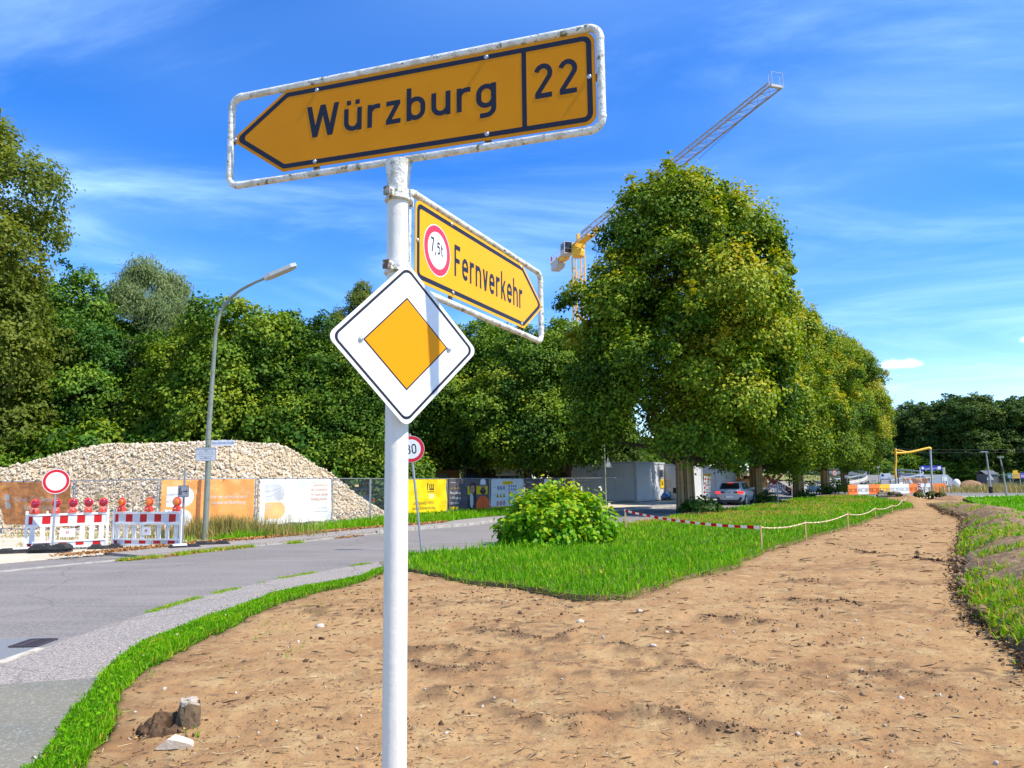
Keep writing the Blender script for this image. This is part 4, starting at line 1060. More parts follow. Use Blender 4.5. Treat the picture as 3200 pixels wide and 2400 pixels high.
def lamp(A, h, ln, f, amber, lab):
    x = A[0] + math.cos(h) * ln * f; y = A[1] + math.sin(h) * ln * f
    t = thing('warning_lamp', (x, y, 1.0), h + rng.normal(0, .12), lab, 'warning lamp', 'warning lamps on the barrier boards')
    t.scale = (1.02, 1.02, 1.02)
    b = MB(); b.tube([(0, 0, 0), (0, 0, .03), (0, 0, .10), (0, 0, .155)], [.098, .104, .092, .055], 4, smooth=False)
    b.v = [tuple(Matrix.Rotation(rad(45), 3, 'Z') @ Vector((p[0], p[1], p[2]))) for p in b.v]
    b.v = [(p[0] * 1.25, p[1] * .85, p[2]) for p in b.v]
    b.build('battery_case', M_lampbody, t)
    b = MB(); b.cyl((0, .032, .245), (0, -.038, .245), .108, 22); b.build('lamp_ring', M_lampbody, t)
    b = MB(); b.tube([(0, -.038, .245), (0, -.056, .245), (0, -.066, .245), (0, -.069, .245)], [.092, .088, .062, .004], 22, caps=False); b.build('lens', M_lensa if amber else M_lensr, t)
    b = MB(); b.tube([(.105 * math.cos(a), -.002, .250 + .11 * math.sin(a)) for a in np.linspace(rad(20), rad(160), 9)], .012, 6); b.build('visor', M_lampbody, t)
    b = MB(); b.cyl((.0, -.074, .075), (.0, -.084, .075), .016, 10); b.build('key_knob', mat('pale_knob', (.75, .6, .5), .5), t)
for k, f in enumerate((.10, .345, .545, .735, .915)):
    lamp(A_, hA, lA, f, False, 'red lensed warning lamp, ' + ('outermost on the left barrier end', 'half hidden behind the sign pole', 'just right of the round sign', 'fourth along the wide slatted board', 'at the joint of the two boards')[k])
for k, f in enumerate((.12, .52, .92)):
    lamp((-10.89, 20.74), hB, lB, f, True, 'amber warning lamp ' + ('next to the joint of the two boards', 'in the middle of the ribbed board', 'beside the pole of the arrow sign')[k])
def foot(x, y, rz, lab, plate=False, lift=0, sc=1.0):
    t = thing('rubber_base', (x, y, .02 + lift), rz, lab, 'sign base', 'rubber base plates')
    b = MB(); l, w_, h = .82 * sc, .40, .115
    poly = [(-l / 2, 0), (l / 2, 0), (l / 2, .045), (l / 2 - .09, h), (.12, h), (.10, h - .03), (-.10, h - .03), (-.12, h), (-l / 2 + .09, h), (-l / 2, .045)]
    b.plate(poly, -w_ / 2, w_ / 2); b.build('base', M_rub, t)
    for sx in (-1, 1):
        b = MB(); b.box((sx * l * .28, 0, h + .006), (l * .25, w_ * .7, .012)); b.build('grip', M_rub, t)
    if plate:
        b = MB(); b.box((l * .16 if plate > 0 else -l * .16, -w_ / 2 + .07, h + .02), (.34, .16, .01), Matrix.Rotation(rad(12), 3, 'X')); b.build('plate', M_plw, t)
foot(-12.62, 19.45, .35, 'black rubber base with white plate at the left barrier end', 1)
foot(-11.75, 19.45, .15, 'stacked black rubber base under the round red rimmed sign', 0, .10, 1.1)
foot(-11.78, 19.5, .05, 'lowest black rubber base under the round red rimmed sign', 0, 0, 1.1)
foot(-10.95, 20.55, .4, 'dusty grey base plate where the two barrier boards meet')
foot(-8.62, 20.05, .55, 'black base with white plate at the right barrier end', -1)
foot(-8.25, 20.9, .35, 'black rubber base lying behind the right barrier end', 0, .02, 1.15)

t = thing('no_vehicles_sign', (-11.66, 19.35, .2), .32, 'round red rimmed white sign standing in front of the barrier boards', 'road sign')
b = MB(); b.box((0, 0, .95), (.042, .042, 2.05)); b.build('pole', M_galv, t)
round_sign(t, 1.62, .315, None, red=.775, border=.016)
t = thing('pedestrian_arrow_sign', (-8.82, 20.35, .05), -.25, 'small grey sign with walking figures and a right arrow', 'road sign')
b = MB(); b.box((0, 0, .95), (.042, .042, 2.3)); b.build('pole', M_galv, t)
b = MB(); b.plate(fillet(rect(-.17, 1.32, .17, 1.63), .025, 4), -.032, -.028); pn = b.build('panel', mat('grey_sign_face', (.42, .415, .40), .6), t)
b = MB(); o_ = fillet(rect(-.163, 1.327, .163, 1.623), .022, 4); i_ = fillet(rect(-.155, 1.335, .155, 1.615), .018, 4); b.ring(o_, i_, -.0335)
b.sheet(rect(-.02, 1.458, .095, 1.482), -.0335); b.sheet([(.13, 1.47), (.078, 1.535), (.068, 1.522), (.108, 1.47)], -.034); b.sheet([(.13, 1.47), (.108, 1.47), (.068, 1.418), (.078, 1.405)], -.034)
b.disc((-.105, 1.59), .012, -.034, 10); b.sheet([(-.122, 1.575), (-.090, 1.575), (-.085, 1.50), (-.098, 1.49), (-.09, 1.38), (-.105, 1.38), (-.109, 1.47), (-.118, 1.38), (-.132, 1.38), (-.122, 1.49), (-.128, 1.50)], -.034)
b.disc((-.065, 1.49), .009, -.034, 10); b.sheet([(-.077, 1.478), (-.053, 1.478), (-.050, 1.43), (-.056, 1.38), (-.064, 1.38), (-.066, 1.42), (-.07, 1.38), (-.078, 1.38), (-.078, 1.43)], -.034)
b.build('pictogram', M_blk, pn)

# street lamp with its two plates
M_lpost = mat('grey_green_paint', (0.20, 0.225, 0.18), 0.6, var=[(7.0, (0.155, 0.17, 0.14), 0.5, 0.65), (30., (.26, .28, .23), .55, .7)], bump=[(40, .2, 3)])
lp = [(640, 1690, 23.4, .088), (645, 1580, 23.4, .086), (650, 1460, 23.4, .083), (651, 1371, 23.4, .080), (658, 1265, 23.4, .072), (664, 1181, 23.4, .066), (673, 1054, 23.35, .058), (679, 1012, 23.3, .056), (690, 975, 23.3, .054), (707, 948, 23.25, .052), (740, 915, 23.15, .048), (782, 890, 23.0, .045), (830, 868, 22.9, .042)]
base = lamp_base = ground_at(640, 1690)
W_ = [Vector(point_at(x, y, D)) - Vector((base[0], base[1], 0)) for x, y, D, _ in lp]
W_[0].z = -.1
t = thing('street_lamp', (base[0], base[1], 0), 0, 'tall grey green street lamp with a curved arm over the road', 'street lamp')
sp = smooth_line([tuple(w) + (r,) for w, (_, _, _, r) in zip(W_, lp)], 4)
b = MB(); b.tube([p[:3] for p in sp], [p[3] for p in sp], 14); b.cyl(W_[2] - Vector((0, 0, .02)), W_[2] + Vector((0, 0, .02)), .089, 14); b.cyl(W_[3] - Vector((0, 0, .015)), W_[3] + Vector((0, 0, .015)), .088, 14); b.build('pole', M_lpost, t)
e0 = Vector(point_at(826, 871, 22.9)) - t.location; e1 = Vector(point_at(926, 828, 22.75)) - t.location
d = (e1 - e0).normalized(); sd_ = Vector((-.1, 1, 0)).normalized(); up_ = sd_.cross(d).normalized()
if up_.z < 0: up_ = -up_
def lampbox(a0, a1, w0, w1, h0, h1):
    vs = []
    for q, w_, in ((a0, w0), (a0 * .8 + a1 * .2, w1), (a0 * .15 + a1 * .85, w1), (a1, w0 * .8)):
        for s_, hh in ((-1, h0), (1, h0), (1, h1), (-1, h1)): vs.append(q + sd_ * s_ * w_ / 2 + up_ * hh)
    fs = [(0, 1, 2, 3), (15, 14, 13, 12)]
    for i in range(3):
        for j in range(4): fs.append((i * 4 + j, (i + 1) * 4 + j, (i + 1) * 4 + (j + 1) % 4, i * 4 + (j + 1) % 4))
    return vs, fs
b = MB(); b.add(*lampbox(e0, e1, .20, .32, -.05, .06)); b.build('lamp_head', mat('lamp_cover', (.55, .55, .53), .5), t)
b = MB(); b.add(*lampbox(e0 + d * .06, e1 - d * .06, .17, .27, -.075, -.051)); b.build('diffuser', mat('lamp_diffuser', (.42, .37, .29), .35), t)
t = thing('street_name_sign', tuple(point_at(653, 1385, 23.3)), -.12, 'small white street name plate on the lamp post, reading Hans-Schmitt-Straße', 'street sign')
b = MB(); b.plate(fillet(rect(.09, -.085, .83, .085), .02, 3), -.004, .004); pn = b.build('plate', M_wsh, t)
b = MB(); put_text(b, 'Hans-Schmitt-Straße', .45, -.03, .078, -.006, .86); b.build('lettering', mat('blue_print', (.02, .07, .30), .5), pn)
b = MB(); b.box((.07, 0, .05), (.05, .02, .02)); b.box((.07, 0, -.05), (.05, .02, .02)); b.build('bracket', M_galv, t)
t = thing('parking_notice', tuple(point_at(648, 1420, 23.25)), -.05, 'grey private parking notice on the lamp post above the orange banner', 'notice')
b = MB(); b.plate(fillet(rect(-.32, -.205, .32, .205), .03, 4), -.104, -.099); pn = b.build('plate', mat('pale_grey_plate', (.58, .60, .62), .5), t)
b = MB(); b.ring(fillet(rect(-.313, -.198, .313, .198), .026, 4), fillet(rect(-.305, -.19, .305, .19), .022, 4), -.1055)
for s_, z, c in (('PRIVATPARKPLATZ', .125, .056), ('Zufahrt für Wohnmobile,', .055, .034), ('Wohnwagen und LKW verboten', -.008, .034), ('Übernachten verboten', -.075, .036), ('Stadt Bamberg', -.145, .046)):
    put_text(b, s_, 0, z, c, -.1055, .95)
b.build('lettering', mat('grey_print', (.12, .13, .16), .5), pn)
b = MB(); b.cyl((0, 0, -.12), (0, 0, -.09), .092, 14); b.cyl((0, 0, .09), (0, 0, .12), .092, 14); b.box((0, -.09, .105), (.1, .03, .03)); b.box((0, -.09, -.105), (.1, .03, .03)); b.build('clamp', M_galv, t)

FP = [(-19.0, 28.0), (-15.6, 27.0), (-11.95, 25.6), (-9.1, 27.0), (-7.2, 30.2), (-6.3, 33.5), (-5.31, 36.9), (-3.49, 40.0), (-1.33, 42.8), (.62, 45.7), (2.84, 48.3)]
FQ = [(4.04, 50.5), (6.45, 53.0), (9.07, 55.5)]
M_ftube = mat('zinc_tube', (0.40, 0.42, 0.44), 0.45, 0.55, var=[(10.0, (.3, .31, .32), .45, .65)])
ZT = 1.9
_wire = {}
def fence_panel(A, B, label, z0=.06, posts=True):
    ln = math.hypot(B[0] - A[0], B[1] - A[1]) - .06; h = math.atan2(B[1] - A[1], B[0] - A[0])
    t = thing('mesh_fence', (A[0], A[1], z0), h, label, 'fence', 'mesh fence panels round the site')
    top = ZT - z0
    for x in (.03, ln):
        b = MB(); b.cyl((x, 0, 0), (x, 0, top), .021, 8); b.build('post', M_ftube, t)
    for nm, z in (('top_tube', top), ('bottom_tube', .14)):
        b = MB(); b.cyl((.03, 0, z), (ln, 0, z), .018 if z > 1 else .014, 8); b.build(nm, M_ftube, t)
    b = MB(); n = int(ln / .105)
    for k in range(1, n):
        x = .03 + (ln - .03) * k / n; b.add([(x - .0025, .003, .14), (x + .0025, .003, .14), (x + .0025, .003, top), (x - .0025, .003, top), (x, -.002, .14), (x, -.002, top)], [(0, 4, 5, 3), (4, 1, 2, 5), (1, 0, 3, 2)])
    for z in np.arange(.34, top, .26): b.bar((.03, .006, z), (ln, .006, z), .005)
    b.build('wire_mesh', M_ftube, t, kind='stuff')
    b = MB(); b.box((ln + .03, 0, top - .22), (.14, .06, .05)); b.cyl((ln + .03, -.05, top - .22), (ln + .03, .05, top - .22), .012, 6); b.build('clip', M_ftube, t)
    return t
flab = ['mesh fence panel behind the round sign, under the dirty orange banner', 'bare mesh fence panel between the two orange banners, stones showing through', 'mesh fence panel carrying the bright orange banner by the lamp',
        'mesh fence panel carrying the big white banner', 'bare mesh fence panel right of the white banner at the toe of the stone heap', 'bare mesh fence panel hidden partly by the white signpost',
        'mesh fence panel carrying the yellow company banner', 'mesh fence panel carrying the dark banner with two people', 'mesh fence panel carrying the white safety rules sheet', 'mesh fence panel carrying the dark banner with one helmeted worker']
for i in range(len(FP) - 1): fence_panel(FP[i], FP[i + 1], flab[i])
fence_panel(FP[-1], FQ[0], 'mesh fence panel in front of the yellow excavator')
fence_panel(FQ[0], FQ[1], 'mesh fence panel with two small notices left of the thin post', .1)
fence_panel(FQ[1], FQ[2], 'mesh fence panel against the shaded container wall', .1)
M_block = mat('pale_block', (.47, .45, .41), .9, var=[(10., (.35, .33, .3), .45, .65)])
for k, (x, y) in enumerate(FP + FQ):
    t = thing('fence_block', (x, y, .03), math.atan2((FP + FQ)[min(k + 1, 13)][1] - (FP + FQ)[max(k - 1, 0)][1], (FP + FQ)[min(k + 1, 13)][0] - (FP + FQ)[max(k - 1, 0)][0]) + 1.4, 'pale concrete block under the mesh fence, ' + ['at the outer end of the dirty orange banner', 'between the dirty orange banner and the bare panel', 'at the left end of the bright orange banner', 'between the bright orange and the white banner', 'at the right end of the white banner', 'at the toe of the stone heap', 'at the left end of the yellow banner', 'between the yellow and the dark banner', 'between the two people and the safety sheet', 'between the safety sheet and the single worker', 'at the right end of the single worker banner', 'by the yellow excavator', 'at the thin lamp post', 'at the corner of the largest container'][k], 'fence block', 'blocks under the mesh fence')
    b = MB(); b.plate([(-.34, 0), (.34, 0), (.34, .10), (.28, .14), (-.28, .14), (-.34, .10)], -.11, .11); b.build('block', M_block, t)
    for q in (-.16, .16):
        b = MB(); b.box((q, 0, .138), (.16, .1, .01)); b.build('recess', mat('dark_recess', (.08, .075, .07), .9), t)
for k, (f, z, w_, h_, m) in enumerate(((.22, 1.22, .13, .28, 'pale'), (.80, 1.28, .28, .10, 'pale'), (.84, 1.12, .17, .2, 'cream'))):
    x = FQ[0][0] + (FQ[1][0] - FQ[0][0]) * f; y = FQ[0][1] + (FQ[1][1] - FQ[0][1]) * f
    b = MB(); b.plate(rect(-w_ / 2, -h_ / 2, w_ / 2, h_ / 2), -.03, -.02)
    o = b.build('notice', mat('notice_' + m, (.6, .6, .58) if m == 'pale' else (.62, .58, .36), .6)); o.location = (x, y, z); o.rotation_euler = (0, 0, math.atan2(FQ[1][1] - FQ[0][1], FQ[1][0] - FQ[0][0]))
    tag(o, ('upright pale notice on the dark mesh fence panel', 'narrow pale strip notice above a cream one on the mesh fence', 'small cream notice on the mesh fence near the thin post')[k], 'notice', 'notices on the mesh fence')
b = MB(); b.plate(rect(-.2, -.06, .2, .06), -.03, -.02); o = b.build('notice', mat('tan_notice', (.5, .38, .16), .6)); o.location = (FP[1][0] * .68 + FP[2][0] * .32, FP[1][1] * .68 + FP[2][1] * .32, 1.33); o.rotation_euler = (0, 0, -.36)
tag(o, 'small tan plate on the bare mesh fence panel in front of the stones', 'notice')
b = MB(); b.plate(rect(-.16, -.05, .16, .05), -.03, -.02); o = b.build('notice', MATS['tan_notice']); o.location = (FP[5][0] * .6 + FP[4][0] * .4, FP[5][1] * .6 + FP[4][1] * .4, 1.6); o.rotation_euler = (0, 0, 1.27)
tag(o, 'small yellowish plate on the mesh fence just left of the white signpost', 'notice')

M_print = color_attr_mat('banner_print', .6, (3.0, .25))
def mixc(c, mask, col):
    m_ = np.clip(mask, 0, 1)[:, None]
    return c * (1 - m_) + np.array(col) * m_
def warp_fn(seed, amp=.012):
    def w(x, z):
        d = x * .75 + z * .66
        return -amp * (1.1 * math.sin(d * 5.2 + seed + 1.3 * math.sin(x * 2.2 + seed)) + .8 * math.sin(x * 3.1 - z * 7.3 + seed * 2) * .7 + .5 * math.sin(x * 11 + z * 3 + seed))
    return w
def banner(A, B, z0, z1, paint, texts, label, name='banner', seed=0, amp=.012, cut=None, x0=.07, x1=None, nx=120, nz=66, y=-.05):
    ln = math.hypot(B[0] - A[0], B[1] - A[1]) - .06; h = math.atan2(B[1] - A[1], B[0] - A[0])
    x1 = x1 or ln - .05
    xs = np.linspace(x0, x1, nx + 1); zs = np.linspace(z0, z1, nz + 1)
    Xg, Zg = np.meshgrid(xs, zs, indexing='ij')
    if cut: Xg, Zg = cut(Xg, Zg, x0, x1, z0, z1)
    wf = warp_fn(seed, amp)
    Yg = np.vectorize(wf)(Xg, Zg) + y
    # slack hem: the lower edge scallops between the ties
    Zg = Zg + np.clip((z0 + .12 - Zg) / .12, 0, 1) * .018 * np.sin(Xg * 6.3 + seed)
    id_ = np.arange((nx + 1) * (nz + 1)).reshape(nx + 1, nz + 1)
    F_ = np.stack([id_[:-1, :-1], id_[1:, :-1], id_[1:, 1:], id_[:-1, 1:]], -1).reshape(-1, 4)
    cx = ((xs[:-1, None] + xs[1:, None]) / 2 + 0 * zs[None, :-1]).ravel(); czz = ((zs[None, :-1] + zs[None, 1:]) / 2 + 0 * xs[:-1, None]).ravel()
    col = paint((cx - x0) / (x1 - x0), (czz - z0) / (z1 - z0), (x1 - x0) / (z1 - z0))
    V_ = np.stack([Xg, Yg, Zg], -1).reshape(-1, 3)
    me = fast_mesh('cloth', V_, F_, M_print, smooth=True, attrs={'print': ('FACE', 'FLOAT_COLOR', np.c_[col, np.ones(len(col))])})
    t = thing(name, (A[0], A[1], 0), h, label, 'banner', 'banners on the mesh fence')
    o = obj('cloth', me, t)
    sol = o.modifiers.new('thickness', 'SOLIDIFY'); sol.thickness = .003; sol.offset = 1
    for k, (s_, u, v, cap, sx, al, m) in enumerate(texts):
        b = MB(); put_text(b, s_, x0 + u * (x1 - x0), z0 + v * (z1 - z0), cap, y - .010, sx, al, wf); b.build('lettering', m, t)
    b = MB()
    for k in range(7):
        x = x0 + .05 + (x1 - x0 - .1) * k / 6; b.box((x, y + .02, z1 + .015), (.012, .06, .05))
    b.build('ties', M_blk, t, kind='stuff')
    return t
P_pale = mat('pale_print', (.72, .70, .66), .6); P_oran = mat('orange_print', (.80, .36, .16), .6); P_grey = mat('grey_banner_print', (.35, .35, .37), .6)
P_tanp = mat('faded_print', (.52, .46, .40), .6); P_ink = mat('dark_print', (.10, .09, .035), .6); P_whit = mat('white_print', (.74, .74, .74), .6); P_gold = mat('gold_print', (.72, .46, .02), .6); P_rsty = mat('red_print', (.45, .03, .04), .6)
ell = lambda u, v, cx, cy, rx, ry: 1.0 * (((u - cx) / rx) ** 2 + ((v - cy) / ry) ** 2 < 1)
box_ = lambda u, v, x0, y0, x1, y1: 1.0 * ((u > x0) & (u < x1) & (v > y0) & (v < y1))
def half(u, v, x0, y0, x1, y1, asp):       # a D: straight left side, round right side
    ry = (y1 - y0) / 2; rx = ry / asp
    return np.maximum(box_(u, v, x0, y0, x1 - rx, y1), ell(u, v, x1 - rx, (y0 + y1) / 2, rx, ry))
def folds(u, v, s): return fbm(u * 9 + v * 4, v * 8 - u * 3, 4, s)
def paint_dirty(u, v, a):
    c = np.tile(np.array([.60, .235, .07]), (len(u), 1)); n = folds(u, v, 60); n2 = fbm(u * 30, v * 22, 3, 61)
    c = mixc(c, np.clip((n - .42) * 4, 0, .8), (.40, .155, .05)); c = mixc(c, np.clip((n2 - .5) * 3, 0, .6), (.30, .12, .045)); c = mixc(c, np.clip((folds(u + 3, v, 63) - .58) * 6, 0, .7), (.72, .33, .11))
    c = mixc(c, box_(u, v, .06, .80, .145, .875) * .8, (.42, .15, .02))
    c = mixc(c, half(u, v, .075, .555, .155, .71, a) * .85, (.42, .40, .36)); c = mixc(c, half(u, v, .078, .37, .157, .535, a) * .85, (.44, .42, .38))
    return c
def cut_dirty(X, Z, x0, x1, z0, z1):       # the loose lower left corner hangs inwards
    f = 1 - (Z - z0) / (z1 - z0); g = 1 - (X - x0) / (x1 - x0)
    return X + .42 * f ** 1.6 * g ** 1.2, Z + .10 * f * g - .02 * f
banner(FP[0], FP[1], .30, ZT - .02, paint_dirty, [('Sicher. Gut. Gemacht.', .55, .555, .19, .88, 'c', P_tanp), ('Bamberg Service', .60, .375, .18, .88, 'c', P_tanp)],
       'dirty brownish orange banner with faded lettering behind the round red rimmed sign', seed=1.2, amp=.02, cut=cut_dirty)
def bwaves(c, u, v, x0, y0, x1, y1, a, col):
    m_ = half(u, v, x0, y0, x1, y1, a)
    for k in range(9):
        yy = y0 + (y1 - y0) * (.1 + .09 * k) + .06 * np.sin((u - x0) / (x1 - x0) * 5 + k * .12)
        c = mixc(c, m_ * (np.abs(v - yy) < .006) * .5 * (u > x0 + (x1 - x0) * .45), col)
    for yb, am in ((.33, .40), (.64, .22)):
        s_ = (u - x0) / (x1 - x0); yy = y0 + (y1 - y0) * (yb - .06 + am * np.clip(s_ * 1.25, 0, 1) ** 2.4)
        c = mixc(c, m_ * (np.abs(v - yy) < .011) * (s_ < .78) * .8, col)
    return c
def paint_orange(u, v, a):
    c = np.tile(np.array([.78, .345, .10]), (len(u), 1)); n = folds(u, v, 64)
    c = mixc(c, np.clip((n - .5) * 3, 0, .45), (.76, .30, .07)); c = mixc(c, np.clip((folds(u + 7, v, 65) - .6) * 5, 0, .5), (.9, .5, .22))
    c = mixc(c, half(u, v, .06, .45, .345, .87, a), (.66, .66, .67)); c = bwaves(c, u, v, .06, .45, .345, .87, a, (.36, .36, .38))
    c = mixc(c, half(u, v, .05, .04, .33, .40, a), (.68, .67, .65)); c = mixc(c, box_(u, v, .05, .33, .17, .40), (.72, .72, .72))
    f = box_(u, v, .365, .0, .415, 1.0) * (u > .365 + .03 * v - .015)
    c = mixc(c, f, (.36, .135, .05)); c = mixc(c, f * (fbm(u * 60, v * 30, 3, 66) > .52), (.27, .10, .04))
    return c
banner(FP[2], FP[3], .22, ZT - .02, paint_orange, [('Für ein schönes und', .72, .61, .125, .86, 'c', P_pale), ('sauberes Bamberg', .72, .49, .125, .88, 'c', P_pale), ('www.bambergservice.de', .86, .10, .045, .8, 'c', P_pale), ('Bamb', .11, .345, .07, .8, 'c', P_grey)],
       'bright orange banner with pale lettering behind the street lamp', seed=2.7, amp=.014)
def paint_white(u, v, a):
    c = np.tile(np.array([.68, .67, .65]), (len(u), 1)); n = folds(u, v, 67); c = mixc(c, np.clip((n - .5) * 3, 0, .4), (.58, .57, .56))
    c = mixc(c, half(u, v, .065, .51, .32, .88, a), (.52, .525, .54)); c = bwaves(c, u, v, .065, .51, .32, .88, a, (.34, .34, .36))
    return mixc(c, half(u, v, .065, .12, .335, .49, a), (.85, .42, .17))
banner(FP[3], FP[4], .26, ZT - .02, paint_white, [('Zuverlässig für', .94, .83, .11, .82, 'r', P_oran), ('das Gemeinwohl.', .94, .72, .11, .82, 'r', P_oran), ('Ihr neuer Job bei', .94, .61, .11, .82, 'r', P_oran), ('Bamberg Service.', .94, .50, .11, .82, 'r', P_oran),
       ('Jetzt bewerben', .94, .30, .06, .82, 'r', P_grey), ('www.bamberg-service.de', .94, .22, .06, .82, 'r', P_grey), ('Bamberg', .08, .41, .065, .82, 'l', P_pale), ('Service', .08, .345, .065, .82, 'l', P_pale)],
       'white banner with a letter B in grey waves and orange', seed=4.1, amp=.016)
def paint_yellow(u, v, a):
    c = np.tile(np.array([.86, .60, .012]), (len(u), 1)); n = folds(u * .8, v, 68)
    c = mixc(c, np.clip((n - .5) * 4, 0, .5), (.80, .46, .004))
    ink = (.11, .085, .02)
    c = mixc(c, box_(u, v, .52, .66, .545, .90), ink); c = mixc(c, box_(u, v, .52, .60, .69, .635), ink)
    for x in (.565, .61, .655): c = mixc(c, box_(u, v, x, .69, x + .028, .87), ink)
    c = mixc(c, box_(u, v, .565, .66, .683, .72), ink)
    for k in range(3):
        x = .56 + .045 * k; c = mixc(c, 1.0 * (np.abs((u - x) * 4 - .13 + 2 * np.abs(v - .49)) < .05) * box_(u, v, .54, .42, .72, .56), (.75, .72, .62))
    return c
banner(FP[6], FP[7], .2, ZT - .04, paint_yellow, [('LEONHARD WEISS', .42, .25, .16, .98, 'c', P_ink), ('BAUUNTERNEHMUNG', .42, .10, .14, .98, 'c', P_ink)], 'yellow company banner behind the leaning 30 speed sign', seed=5.0, amp=.02)
skin, dark = (.36, .20, .13), (.035, .028, .028)
def worker(c, u, v, cx, s, a, hel=True):
    sx = s / a
    c = mixc(c, ell(u, v, cx, .12, .95 * sx, .48 * s / .5 * .9), (.75, .125, .03)); c = mixc(c, box_(u, v, cx - .02 * sx, 0, cx + .02 * sx, .45), (.3, .05, .02))
    c = mixc(c, ell(u, v, cx, .60 * 1, .42 * sx, .26 * s), dark); c = mixc(c, ell(u, v, cx, .60 + .36 * s, .30 * sx, .42 * s), skin)
    c = mixc(c, ell(u, v, cx, .60 + .12 * s, .24 * sx, .18 * s), (.06, .04, .035))
    for q in (-.11, .11): c = mixc(c, ell(u, v, cx + q * sx, .60 + .40 * s, .05 * sx, .035 * s), (.05, .03, .03))
    c = mixc(c, ell(u, v, cx, .60 + .10 * s, .08 * sx, .025 * s), (.5, .35, .3))
    c = mixc(c, ell(u, v, cx, .60 + .78 * s, .37 * sx, .30 * s) * (v > .60 + .62 * s), (.76, .77, .79)); c = mixc(c, box_(u, v, cx - .44 * sx, .60 + .58 * s, cx + .44 * sx, .60 + .66 * s), (.72, .73, .76))
    return c
def paint_dark(u, v, a):
    c = np.tile(np.array([.085, .075, .085]), (len(u), 1)); c = mixc(c, np.clip((folds(u, v, 70) - .5) * 3, 0, .5), (.15, .13, .145))
    c = mixc(c, box_(u, v, .45, .50, .96, .77), (.72, .50, .01))
    # woman with long hair, dark jacket over white
    c = mixc(c, ell(u, v, .585, .70, .085, .19), (.05, .03, .025)); c = mixc(c, box_(u, v, .60, .30, .675, .72), (.05, .03, .025))
    c = mixc(c, ell(u, v, .57, .15, .135, .36), (.045, .035, .035)); c = mixc(c, ell(u, v, .55, .30, .045, .24), (.55, .53, .52)); c = mixc(c, ell(u, v, .575, .67, .056, .135), (.42, .24, .165))
    for q in (-.02, .02): c = mixc(c, ell(u, v, .572 + q, .695, .010, .012), (.08, .05, .04))
    c = mixc(c, ell(u, v, .572, .61, .018, .010), (.35, .08, .07))
    c = worker(c, u, v, .84, .38, a)
    c = mixc(c, box_(u, v, .03, .05, .23, .13), (.70, .49, .02))
    return c
banner(FP[7], FP[8], .2, ZT - .03, paint_dark, [('PERSPEKTIVEN', .04, .88, .05, 1.0, 'l', P_whit), ('ALS BAUUNTERNEHMEN', .04, .70, .06, .8, 'l', P_gold), ('Perspektiven', .04, .53, .155, .74, 'l', P_whit), ('in Würzburg', .04, .37, .155, .74, 'l', P_whit), ('entdecken!', .04, .21, .155, .74, 'l', P_whit)],
       'dark banner with a woman and a bearded worker in a white helmet', seed=6.3, amp=.008)
def paint_rules(u, v, a):
    c = np.tile(np.array([.74, .73, .735]), (len(u), 1)); c = mixc(c, np.clip((folds(u, v, 72) - .5) * 3, 0, .4), (.66, .64, .65))
    c = mixc(c, box_(u, v, .35, .81, .67, .93), (.86, .55, .01)); c = mixc(c, box_(u, v, 0, 0, 1, .055), (.8, .52, .02))
    blue = (.05, .08, .30)
    for k in range(3):
        c = mixc(c, ell(u, v, .21 + .09 * k, .69, .034, .07), blue); c = mixc(c, ell(u, v, .21 + .09 * k + .008, .69, .014, .032), (.6, .6, .65))
        xx = .19 + .095 * k; c = mixc(c, 1.0 * (np.abs(u - xx) < .042 * np.clip(1 - (v - .36) / .16, 0, 1)) * (v > .36), (.60, .42, .01)); c = mixc(c, 1.0 * (np.abs(u - xx) < .022 * np.clip(1 - (v - .375) / .11, 0, 1)) * (v > .375), (.12, .09, .02))
        c = mixc(c, ell(u, v, xx, .17, .036, .075), (.55, .05, .05)); c = mixc(c, ell(u, v, xx, .17, .022, .047), (.5, .42, .42))
    for k in range(4):
        for q in (.74, .63): c = mixc(c, ell(u, v, .55 + .07 * k, q, .022, .042), blue); c = mixc(c, ell(u, v, .555 + .07 * k, q, .009, .02), (.55, .55, .62))
    for y_, cc in ((.42, (.62, .05, .06)), (.25, (.05, .40, .14)), (.1, (.05, .40, .14))):
        c = mixc(c, box_(u, v, .53, y_, .60, y_ + .13), cc); c = mixc(c, box_(u, v, .555, y_ + .03, .575, y_ + .1), (.75, .75, .75))
    for y_ in (.70, .675, .66, .44, .42, .18, .16): c = mixc(c, box_(u, v, .03, y_, .14, y_ + .008) + box_(u, v, .86, y_, .97, y_ + .008), (.40, .40, .44))
    return c
banner(FP[8], FP[9], .22, ZT - .03, paint_rules, [('Baustellenordnung', .51, .845, .055, .8, 'c', P_ink)], 'white sheet with safety pictograms in rows and a yellow heading', 'rules_sheet', seed=7.7, amp=.012)
def paint_dark2(u, v, a):
    c = np.tile(np.array([.095, .085, .095]), (len(u), 1)); c = mixc(c, np.clip((folds(u, v, 75) - .5) * 3, 0, .6), (.18, .155, .17))
    c = mixc(c, box_(u, v, .46, .50, .98, .77), (.72, .50, .01)); return worker(c, u, v, .66, .38, a)
banner(FP[9], FP[10], .2, ZT - .03, paint_dark2, [('PERSPEKTIVEN', .04, .86, .055, .9, 'l', P_whit), ('ALS BAUUNTERNEHMEN', .04, .66, .065, .7, 'l', P_gold), ('Arbeit', .04, .48, .17, .74, 'l', P_whit)],
       'dark banner with a single helmeted worker, half hidden by the bright bush', seed=8.9, amp=.012)

